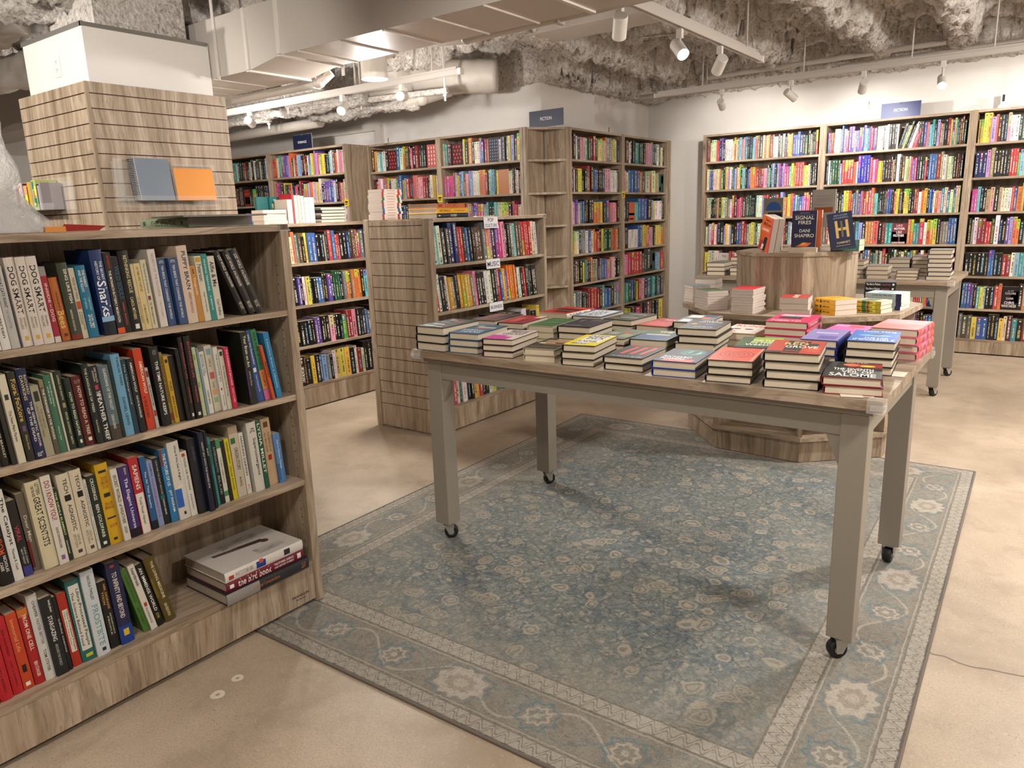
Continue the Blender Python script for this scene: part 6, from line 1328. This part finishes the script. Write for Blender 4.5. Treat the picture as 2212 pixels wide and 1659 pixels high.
# ================================================================ devices on top of the far bookcase
r = empty('sensor_tower', (-.575, 8.20, 2.2)); tag(r, 'small white device with a black window on top of the back wall bookcase', 'sensor')
b = MB(); b.box(-.045, .045, -.03, .03, .0003, .03); b.box(-.03, .03, -.02, .02, .03, .13); b.build('body', M['white_plastic'], r)
b = MB(); b.box(-.02, .0, -.0206, -.0201, .062, .12); b.build('window', M['black'], r)
r = empty('round_puck', (-.36, 8.22, 2.2)); tag(r, 'round white puck on top of the back wall bookcase near the frame edge', 'router')
b = MB(); b.tube((0, 0, .012), (0, -.03, .045), .04, 20); b.box(-.09, -.02, -.03, .03, .0003, .02); b.build('body', M['white_plastic'], r)
b = MB()
for i in range(14):
    a0, a1 = PI*i/14, PI*(i+1)/14; b.tube((-.86+.07*math.cos(a0), 8.22, 2.2012+.045*math.sin(a0)), (-.86+.07*math.cos(a1), 8.22, 2.2012+.045*math.sin(a1)), .0018, 6)
    b.tube((-.80+.06*math.cos(a0), 8.26, 2.2012+.055*math.sin(a0)), (-.80+.06*math.cos(a1), 8.26, 2.2012+.055*math.sin(a1)), .0018, 6)
o = b.build('cable_loop', M['track']); tag(o, 'thin grey cable loops on top of the back wall bookcase', 'cable')
for k, (x, y, z, rz, lab) in enumerate(((-3.05, 8.08, 2.203, 0, 'clear hook at the inner end of the back wall bookcases'), (-2.0, 8.08, 2.203, 0, 'clear hook above the divider before the FICTION sign'), (-3.84, 6.9, 2.203, PI/2, 'clear hook on the side wall bookcase'), (-5.9, 5.83, 2.203, 0, 'clear hook over the patterned classics'))):
    b = MB(); b.tube((0, 0, 0), (0, 0, .035), .0035, 8); b.tube((0, 0, .035), (.006, 0, .045), .0035, 8)
    o = b.build('sign_hook', M['acrylic'] if k < 2 else M['black']); o.location = (x, y, z); tag(o, lab, 'hook')
# ================================================================ ducts, pipes, tracks and lamps under the ceiling
def tagm(b, name, mat, label, cat, smooth=False, parent=None):
    o = b.build(name, mat, parent, smooth=smooth); tag(o, label, cat); return o
DUCT = plain('painted_duct', lin('c3bbb2'), .5)
du = empty('ceiling_duct', (0, 0, 0)); tag(du, 'long square painted air duct crossing from the pillar over the near table', 'air duct')
y0, y1 = 2.90, 3.345
b = MB(); b.box(-5.6, -4.07, y0, y1, 2.315, 2.66); b.build('duct_section', DUCT, du)
b = MB(); b.mesh([(-4.069, y0, 2.315), (-4.069, y1, 2.315), (-3.765, y1, 2.36), (-3.765, y0, 2.36), (-4.069, y0, 2.66), (-4.069, y1, 2.66), (-3.765, y1, 2.66), (-3.765, y0, 2.66)], [(0, 3, 2, 1)[::-1], (4, 5, 6, 7)[::-1], (0, 3, 7, 4), (3, 2, 6, 7), (2, 1, 5, 6), (1, 0, 4, 5)]); b.build('sloped_section', DUCT, du)
b = MB(); b.box(-3.764, -1.95, y0, y1, 2.36, 2.66); b.build('duct_section', DUCT, du)
b = MB(); b.mesh([(-1.949, y0, 2.36), (-1.949, y1, 2.36), (-.9, y1+.12, 2.36), (-.9, y0-.12, 2.36), (-1.949, y0, 2.66), (-1.949, y1, 2.66), (-.9, y1+.12, 2.66), (-.9, y0-.12, 2.66)], [(0, 1, 2, 3), (7, 6, 5, 4), (0, 3, 7, 4), (3, 2, 6, 7), (2, 1, 5, 6), (1, 0, 4, 5)]); b.build('flared_section', DUCT, du)
seam = plain('duct_flange', lin('d6cfc6'), .45)
for x, zb in ((-4.07, 2.315), (-3.765, 2.36), (-1.95, 2.36)):
    b = MB(); b.box(x-.012, x+.012, y0-.012, y1+.012, zb-.010, zb+.002); b.box(x-.012, x+.012, y0-.012, y0-.0005, zb, 2.66); b.build('flange', seam, du)
for x in (-3.60, -3.26, -2.92, -2.58, -2.26):
    b = MB(); b.box(x-.005, x+.005, y0, y1, 2.352, 2.3598); b.build('stiffener', seam, du)
for x in (-4.9, -4.7, -4.45): 
    b = MB(); b.box(x-.003, x+.003, y0, y1, 2.31, 2.3149); b.build('stiffener', seam, du)
for x, yy in ((-4.38, y0-.006), (-3.75, y1+.01)):
    b = MB(); b.box(x-.012, x+.012, yy-.003, yy+.003, 2.3, 3.0); b.build('hanger_strap', seam, du)
# second bit of square duct behind the pillar, and a pale flat panel higher up
b = MB(); b.box(-10.4, -7.0, 3.2, 3.6, 2.36, 2.72); tagm(b, 'ceiling_duct', DUCT, 'square painted duct seen to the side of the slatted pillar', 'air duct')
b = MB(); b.box(-3.6, -2.35, 4.95, 5.30, 2.74, 2.82); tagm(b, 'flat_duct', DUCT, 'shallow painted duct in the shade behind the near track lights', 'air duct')

def fuzzy_pipe(name, p0, p1, r, label, mat, amp=.012, cat='pipe', n=26, seed=0, step=.035):
    p0 = Vector(p0); p1 = Vector(p1); L = (p1-p0).length; d = (p1-p0)/L; a = d.orthogonal().normalized(); c = d.cross(a); rr = np.random.default_rng(seed+3)
    m_ = max(2, int(L/step)); vs = []
    for j in range(m_+1):
        p = p0+d*(L*j/m_)
        for i in range(n):
            t = 2*PI*i/n; q = r + amp*(rr.normal()*.6+math.sin(j*.7+3*t+seed)*.5+math.sin(j*.23-2*t))
            vs.append(p + q*(math.cos(t)*a+math.sin(t)*c))
    fs = [(j*n+i, j*n+(i+1) % n, (j+1)*n+(i+1) % n, (j+1)*n+i) for j in range(m_) for i in range(n)] + [tuple(range(n))[::-1], tuple(range(m_*n, m_*n+n))]
    b = MB(); b.mesh(vs, fs); return tagm(b, name, mat, label, cat, smooth=True)
PV = plain('painted_pipe', lin('bdb5ab'), .45)
def pipe(pts, r, label, hang=(), name='pipe', n=18, cat='pipe', mat=None):
    e = empty(name, (0, 0, 0)); tag(e, label, cat)
    for p, q in zip(pts[:-1], pts[1:]):
        b = MB(); b.tube(p, q, r, n); b.build('pipe_run', mat or PV, e, smooth=False)
    for p in pts[1:-1]:
        b = MB(); 
        import mathutils
        vs = []; nn = 12
        for j in range(7):
            t = PI*j/6
            for i in range(nn): s_ = 2*PI*i/nn; vs.append((p[0]+r*1.12*math.sin(t)*math.cos(s_), p[1]+r*1.12*math.sin(t)*math.sin(s_), p[2]+r*1.12*math.cos(t)))
        b.mesh(vs, [(j*nn+i, j*nn+(i+1) % nn, (j+1)*nn+(i+1) % nn, (j+1)*nn+i) for j in range(6) for i in range(nn)]); b.build('elbow', PV, e, smooth=True)
    for (x, y, z) in hang:
        b = MB(); b.tube((x, y, z+r*.9), (x, y, 2.98), .006, 8); b.box(x-.012, x+.012, y-r*1.1, y+r*1.1, z-r*1.12, z+r*1.12); b.build('hanger', PV, e)
    return e
FZ, FL = M['fuzz'], M['fuzz_l']
# fuzz coated runs (along the aisle or across it)
fuzzy_pipe('coated_pipe', (-5.2, .9, 2.70), (-4.98, 3.3, 2.70), .085, 'fuzzy coated pipe running over the white pillar top', FL, .014, seed=1)
fuzzy_pipe('wrapped_duct', (-6.7, 2.12, 2.68), (-5.38, 2.28, 2.76), .125, 'fat wrapped duct over the narrow side of the pillar', DUCT, .012, cat='air duct', seed=2)
fuzzy_pipe('wrapped_duct', (-7.6, 2.15, 2.46), (-5.62, 2.62, 2.56), .11, 'lower wrapped duct at the corner above the plastic bag', DUCT, .012, cat='air duct', seed=3)
fuzzy_pipe('coated_pipe', (-7.6, 4.95, 2.50), (-5.25, 4.95, 2.49), .055, 'brightly lit fuzzy pipe above the dark bookcase beside the pillar', FL, .014, seed=4)
fuzzy_pipe('coated_pipe', (-6.35, 5.25, 2.46), (-4.85, 5.2, 2.45), .06, 'fuzzy pipe ending in an elbow above the patterned classics', FL, .016, seed=5)
fuzzy_pipe('coated_pipe', (-7.2, 4.72, 2.58), (-5.6, 4.75, 2.60), .05, 'fuzzy pipe behind the spotlight nearest the pillar', FL, .015, seed=6)
pipe([(-9.0, 5.42, 2.41), (-6.35, 5.32, 2.415)], .052, 'smooth grey pipe over the dark bookcase', [])
pipe([(-9.0, 5.0, 2.47), (-7.5, 5.0, 2.48)], .045, 'smooth pipe beside the slatted pillar edge')
e = pipe([(-4.95, 5.2, 2.45), (-4.80, 5.2, 2.46), (-4.78, 5.55, 2.56)], .055, 'smooth elbow at the end of the fuzzy pipe')
# big insulated main running to the wall
fuzzy_pipe('insulated_main', (-8.6, 5.35, 2.78), (-5.62, 5.35, 2.72), .15, 'thick insulated main behind the long light track', FL, .008, seed=7, cat='pipe')
b = MB(); b.tube((-5.60, 5.33, 2.70), (-5.05, 5.33, 2.69), .165, 40); b.tube((-5.62, 5.33, 2.70), (-5.56, 5.33, 2.70), .185, 40); b.tube((-5.10, 5.33, 2.69), (-5.04, 5.33, 2.69), .185, 40)
for yy in (-.17, .17): b.box(-5.60, -5.06, 5.33+yy-.02, 5.33+yy+.02, 2.66, 2.72)
b.tube((-5.6, 5.2, 2.56), (-5.0, 5.2, 2.55), .035, 14)
tagm(b, 'pipe_coupling', M['white_paint'], 'large white pipe coupling lit by the spotlight', 'pipe coupling')
fuzzy_pipe('insulated_main', (-5.03, 5.35, 2.69), (-4.36, 5.75, 2.66), .145, 'thick insulated main between the coupling and the wall corner', DUCT, .006, cat='pipe', seed=8)
# strut trapezes with drop rods
for k, (x0_, x1_, y_, z_, lab) in enumerate(((-5.35, -4.45, 5.05, 2.475, 'fuzz coated strut hanging in front of the wall by the FICTION corner'), (-6.15, -5.35, 4.85, 2.50, 'fuzz coated strut under the white coupling'), (-7.35, -6.75, 4.9, 2.44, 'fuzz coated strut beside the pillar'))):
    e = empty('pipe_trapeze', (0, 0, 0)); tag(e, lab, 'pipe hanger')
    b = MB(); m_ = 40; rr = np.random.default_rng(k+20)
    b.tube((x0_, y_-.1, z_), (x1_, y_+.1, z_+.01), .026, 8)
    b.build('strut', FL, e)
    for xx, yy in ((x0_+.03, y_-.1), (x1_-.03, y_+.1)):
        b = MB(); b.tube((xx, yy, z_-.075), (xx, yy, 2.98), .009, 8); b.tube((xx, yy, z_-.035), (xx, yy, z_-.02), .018, 6); b.build('drop_rod', M['white_paint'], e)
# painted sprinkler pipe along the duct, ending in an elbow
pipe([(-3.16, 3.55, 2.44), (-2.88, 3.52, 2.41), (-1.72, 3.52, 2.43), (-1.62, 3.56, 2.5)], .032, 'painted pipe with an elbow running beside the square duct', [(-2.25, 3.52, 2.415)])
pipe([(-6.0, 3.42, 2.295), (-4.05, 3.42, 2.30), (-3.98, 3.46, 2.36)], .028, 'thin painted pipe under the lower part of the square duct', [(-4.1, 3.42, 2.30)])
# pipes near the back wall
pipe([(-3.72, 7.35, 2.555), (-.2, 7.35, 2.575)], .03, 'painted pipe parallel to the track in front of the back wall', [(-3.0, 7.35, 2.56)])
pipe([(-3.1, 7.62, 2.71), (-1.0, 7.62, 2.73)], .024, 'higher thin pipe over the back wall track')
pipe([(-1.9, 7.9, 2.68), (.3, 7.9, 2.70)], .03, 'pipe tucked near the back wall above the bright spotlight')
fuzzy_pipe('coated_conduit', (-3.0, 5.9, 2.80), (-2.3, 6.1, 2.80), .008, 'thin coated conduit crossing behind the near track lights', FL, .003, seed=11, n=8)

# ---- light tracks
def track(label, p0, p1, drops, w=.036, h=.036, double=None):
    e = empty('light_track', p0); tag(e, label, 'light track'); d = Vector(p1)-Vector(p0); L = d.length; e.rotation_euler = (0, 0, math.atan2(d.y, d.x))
    b = MB(); b.box(0, L, -w/2, -w/2+.006, -h, 0); b.box(0, L, w/2-.006, w/2, -h, 0); b.box(0, L, -w/2+.006, w/2-.006, -.012, 0); b.build('rail', M['track'], e)
    b = MB(); b.box(-.012, .0, -w/2-.002, w/2+.002, -h-.002, .002); b.box(L, L+.03, -w/2-.003, w/2+.003, -h-.003, .003); b.build('end_cap', M['white_plastic'], e)
    b = MB(); b.box(.02, L-.02, -.006, .006, .0005, .02); b.build('support_channel', M['track'], e)
    for t in drops:
        b = MB(); b.tube((t*L, 0, .02), (t*L, 0, 3.0-p0[2]), .0055, 8); b.build('suspension_rod', M['track'], e)
    return e
t1 = track('long light track in front of the insulated pipes, behind the duct', (-7.3, 4.37, 2.455), (-3.66, 4.37, 2.462), (.2, .45, .93, .96))
t2 = track('light track pointing away over the near table and tiered display', (-1.95, 2.9, 2.49), (-1.95, 5.76, 2.465), (.35, .9))
b = MB(); b.box(0, 1.85, .026, .05, .002, .05); o = b.build('side_channel', M['track'], t2); o.location = (1.0, -.0, 0)
t3 = track('light track parallel to the back wall bookcases', (-3.4, 7.05, 2.53), (.6, 7.05, 2.53), (.12, .35, .56, .7, .9))
def head(loc, aim, label, energy, lit=True, ztop=None, size=72, r=.037, L=.115, warm=LIGHT_WARM, blend=.6):
    """track spotlight: adapter, stem and a cylindrical housing that points at aim; loc = housing centre"""
    e = empty('track_spotlight', loc); tag(e, label, 'spotlight')
    zt = ztop - loc[2]
    b = MB(); b.box(-.017, .017, -.015, .015, zt-.05, zt-.0005); b.build('adapter', M['white_plastic'], e)
    b = MB(); b.tube((0, 0, r*.6), (0, 0, zt-.05), .0085, 10); b.build('stem', M['track'], e)
    d = (Vector(aim)-Vector(loc)).normalized()
    b = MB(); b.tube(-d*L*.5, d*L*.5, r, 28, caps=False); b.tube(d*L*.5, -d*L*.5+0*d, r*.94, 28, caps=False); b.tube(-d*L*.5-d*.006, -d*L*.5, r*.9, 28, r1=r)
    hs = b.build('housing', M['white_plastic'], e, smooth=False)
    b = MB(); b.tube(d*L*.30, d*L*.32, r*.93, 24); b.build('lens', M['lamp_on'] if lit else M['white_plastic'], e)
    sp_ = spot(Vector(loc)+d*(L*.5+.004), aim, energy, size, blend, .03, warm)
    sp_.parent = e; sp_.matrix_parent_inverse = Matrix.Translation(-Vector(loc))
    return e
Z1, Z2, Z3 = 2.42, 2.445, 2.495
K = LK
head((-6.2, 4.37, 2.33), (-7.2, 5.7, 2.0), 'spotlight nearest the slatted pillar on the long track', 22*K, ztop=Z1)
head((-4.92, 4.37, 2.32), (-4.2, 3.0, 1.4), 'brightly glaring spotlight in the middle of the long track', 26*K, ztop=Z1, size=85)
head((-4.24, 4.37, 2.335), (-4.9, 5.6, 2.5), 'tilted spotlight at the free end of the long track', 22*K, ztop=Z1)
head((-1.95, 3.62, 2.335), (-2.9, 5.0, .8), 'nearest spotlight of the track over the table, pointing away', 24*K, ztop=Z2+.005)
head((-1.95, 4.35, 2.335), (-.6, 3.4, .9), 'lit spotlight turned sideways over the tiered display', 50*K, ztop=Z2, size=80)
head((-1.95, 4.98, 2.33), (-3.1, 6.2, 1.2), 'farthest spotlight on the track over the tiered display', 24*K, ztop=Z2)
head((-2.73, 7.05, 2.36), (-2.9, 8.1, 1.9), 'first spotlight of the back track, beside the bare wall', 31*K, ztop=Z3, r=.033, size=96)
head((-2.10, 7.05, 2.37), (-1.5, 8.1, 1.7), 'second spotlight of the back track, tilted towards the sign', 31*K, ztop=Z3, r=.033, size=96)
head((-1.51, 7.05, 2.37), (-1.9, 8.1, 1.7), 'third spotlight of the back track, pointing down', 31*K, ztop=Z3, r=.033, size=96)
head((-.93, 7.05, 2.34), (-.55, 5.1, .7), 'dazzling spotlight of the back track facing the room', 30*K, ztop=Z3, r=.033)
head((-.2, 7.05, 2.36), (-.4, 8.1, 1.8), 'spotlight of the back track beyond the frame edge', 31*K, ztop=Z3, r=.033, size=96)
# downlight pendant behind the duct
pe = empty('pendant_downlight', (-3.79, 3.66, 2.318)); tag(pe, 'white cylinder downlight hanging behind the square duct', 'pendant lamp')
b = MB(); b.tube((0, 0, 0), (0, 0, .30), .086, 40, caps=False); b.tube((0, 0, .30), (0, 0, .31), .086, 40, r1=.03); b.tube((0, 0, .31), (0, 0, .68), .01, 10); b.build('cylinder_shade', M['white_plastic'], pe)
b = MB(); b.tube((0, 0, .018), (0, 0, .022), .083, 40); b.build('diffuser', M['lamp_soft'], pe)
s_ = spot((-3.79, 3.66, 2.314), (-3.79, 3.66, 0), 90*K, 140, .8, .08); s_.parent = pe; s_.matrix_parent_inverse = Matrix.Translation((3.79, -3.66, -2.318))
def glow(x, y, z, e, parent):  # bare point lamp added below a pendant to brighten the ceiling
    l = bpy.data.lights.new('ceiling_fill_lamp', 'POINT'); l.energy = e; l.shadow_soft_size = .07; l.color = (1, .96, .92)
    o = bpy.data.objects.new('ceiling_fill_lamp', l); COL.objects.link(o); o.location = (0, 0, -.09); o.parent = parent
glow(0, 0, 0, 14*K, pe)
# unseen downlights added out of the frame as fill light
def downlight(x, y, z, e, label, size=150, g=42):
    p = empty('pendant_downlight', (x, y, z)); tag(p, label, 'pendant lamp')
    b = MB(); b.tube((0, 0, 0), (0, 0, .28), .086, 30, caps=False); b.tube((0, 0, .28), (0, 0, .29), .086, 30, r1=.03); b.tube((0, 0, .29), (0, 0, 3.05-z), .01, 8); b.build('cylinder_shade', M['white_plastic'], p)
    b = MB(); b.tube((0, 0, .02), (0, 0, .024), .083, 30); b.build('diffuser', M['lamp_soft'], p)
    s = spot((x, y, z-.004), (x, y, 0), e, size, .8, .08); s.parent = p; s.matrix_parent_inverse = Matrix.Translation((-x, -y, -z)); glow(0, 0, 0, g*K, p)
downlight(.55, 4.6, 2.45, 120*K, 'added fill downlight above the open floor beside the displays', g=50)
downlight(.9, 1.7, 2.45, 105*K, 'added fill downlight behind the camera, over the bare floor', g=7)
downlight(-.6, -.3, 2.45, 55*K, 'added fill downlight over the aisle behind the camera', g=6)
downlight(-5.9, 3.6, 2.35, 80*K, 'added fill downlight over the aisle behind the slatted pillar')
downlight(-.6, 6.0, 2.5, 70*K, 'cylinder downlight over the far table, outside the frame edge') if False else None
downlight(1.2, 6.6, 2.45, 90*K, 'added fill downlight near the outer end of the back wall', g=60)
t4 = track('added light track over the aisle in front of the near bookcase', (-.9, -.6, 2.52), (-.9, 1.95, 2.52), (.1, .9))  # unseen track, added to carry extra spotlights near the camera
head((-.9, -.3, 2.37), (-4.4, 2.4, 1.9), 'added track spotlight aimed at the slatted pillar from behind the camera', 240*K, ztop=2.483, size=42)
head((-.9, .5, 2.37), (-2.2, 1.2, .1), 'added track spotlight aimed at the floor beside the near bookcase', 16*K, ztop=2.483, size=80)
head((-.9, 1.2, 2.37), (-1.3, 2.6, .9), 'added track spotlight aimed at the near table', 26*K, ztop=2.483, size=80)
head((-.9, 1.75, 2.37), (-3.3, 4.1, 1.3), 'added track spotlight aimed at the case with section cards', 45*K, ztop=2.483, size=55)
t6 = track('added short light track on the far side of the near bookcase', (-5.2, .1, 2.52), (-3.4, .1, 2.52), (.1, .9))  # another unseen track, added to brighten the slatted pillar
head((-4.9, .1, 2.37), (-4.9, 2.1, 1.9), 'added track spotlight aimed at the narrow side of the slatted pillar', 90*K, ztop=2.483, size=60)
head((-3.7, .1, 2.37), (-4.5, 2.1, 1.7), 'added track spotlight aimed at the corner of the slatted pillar', 25*K, ztop=2.483, size=60)
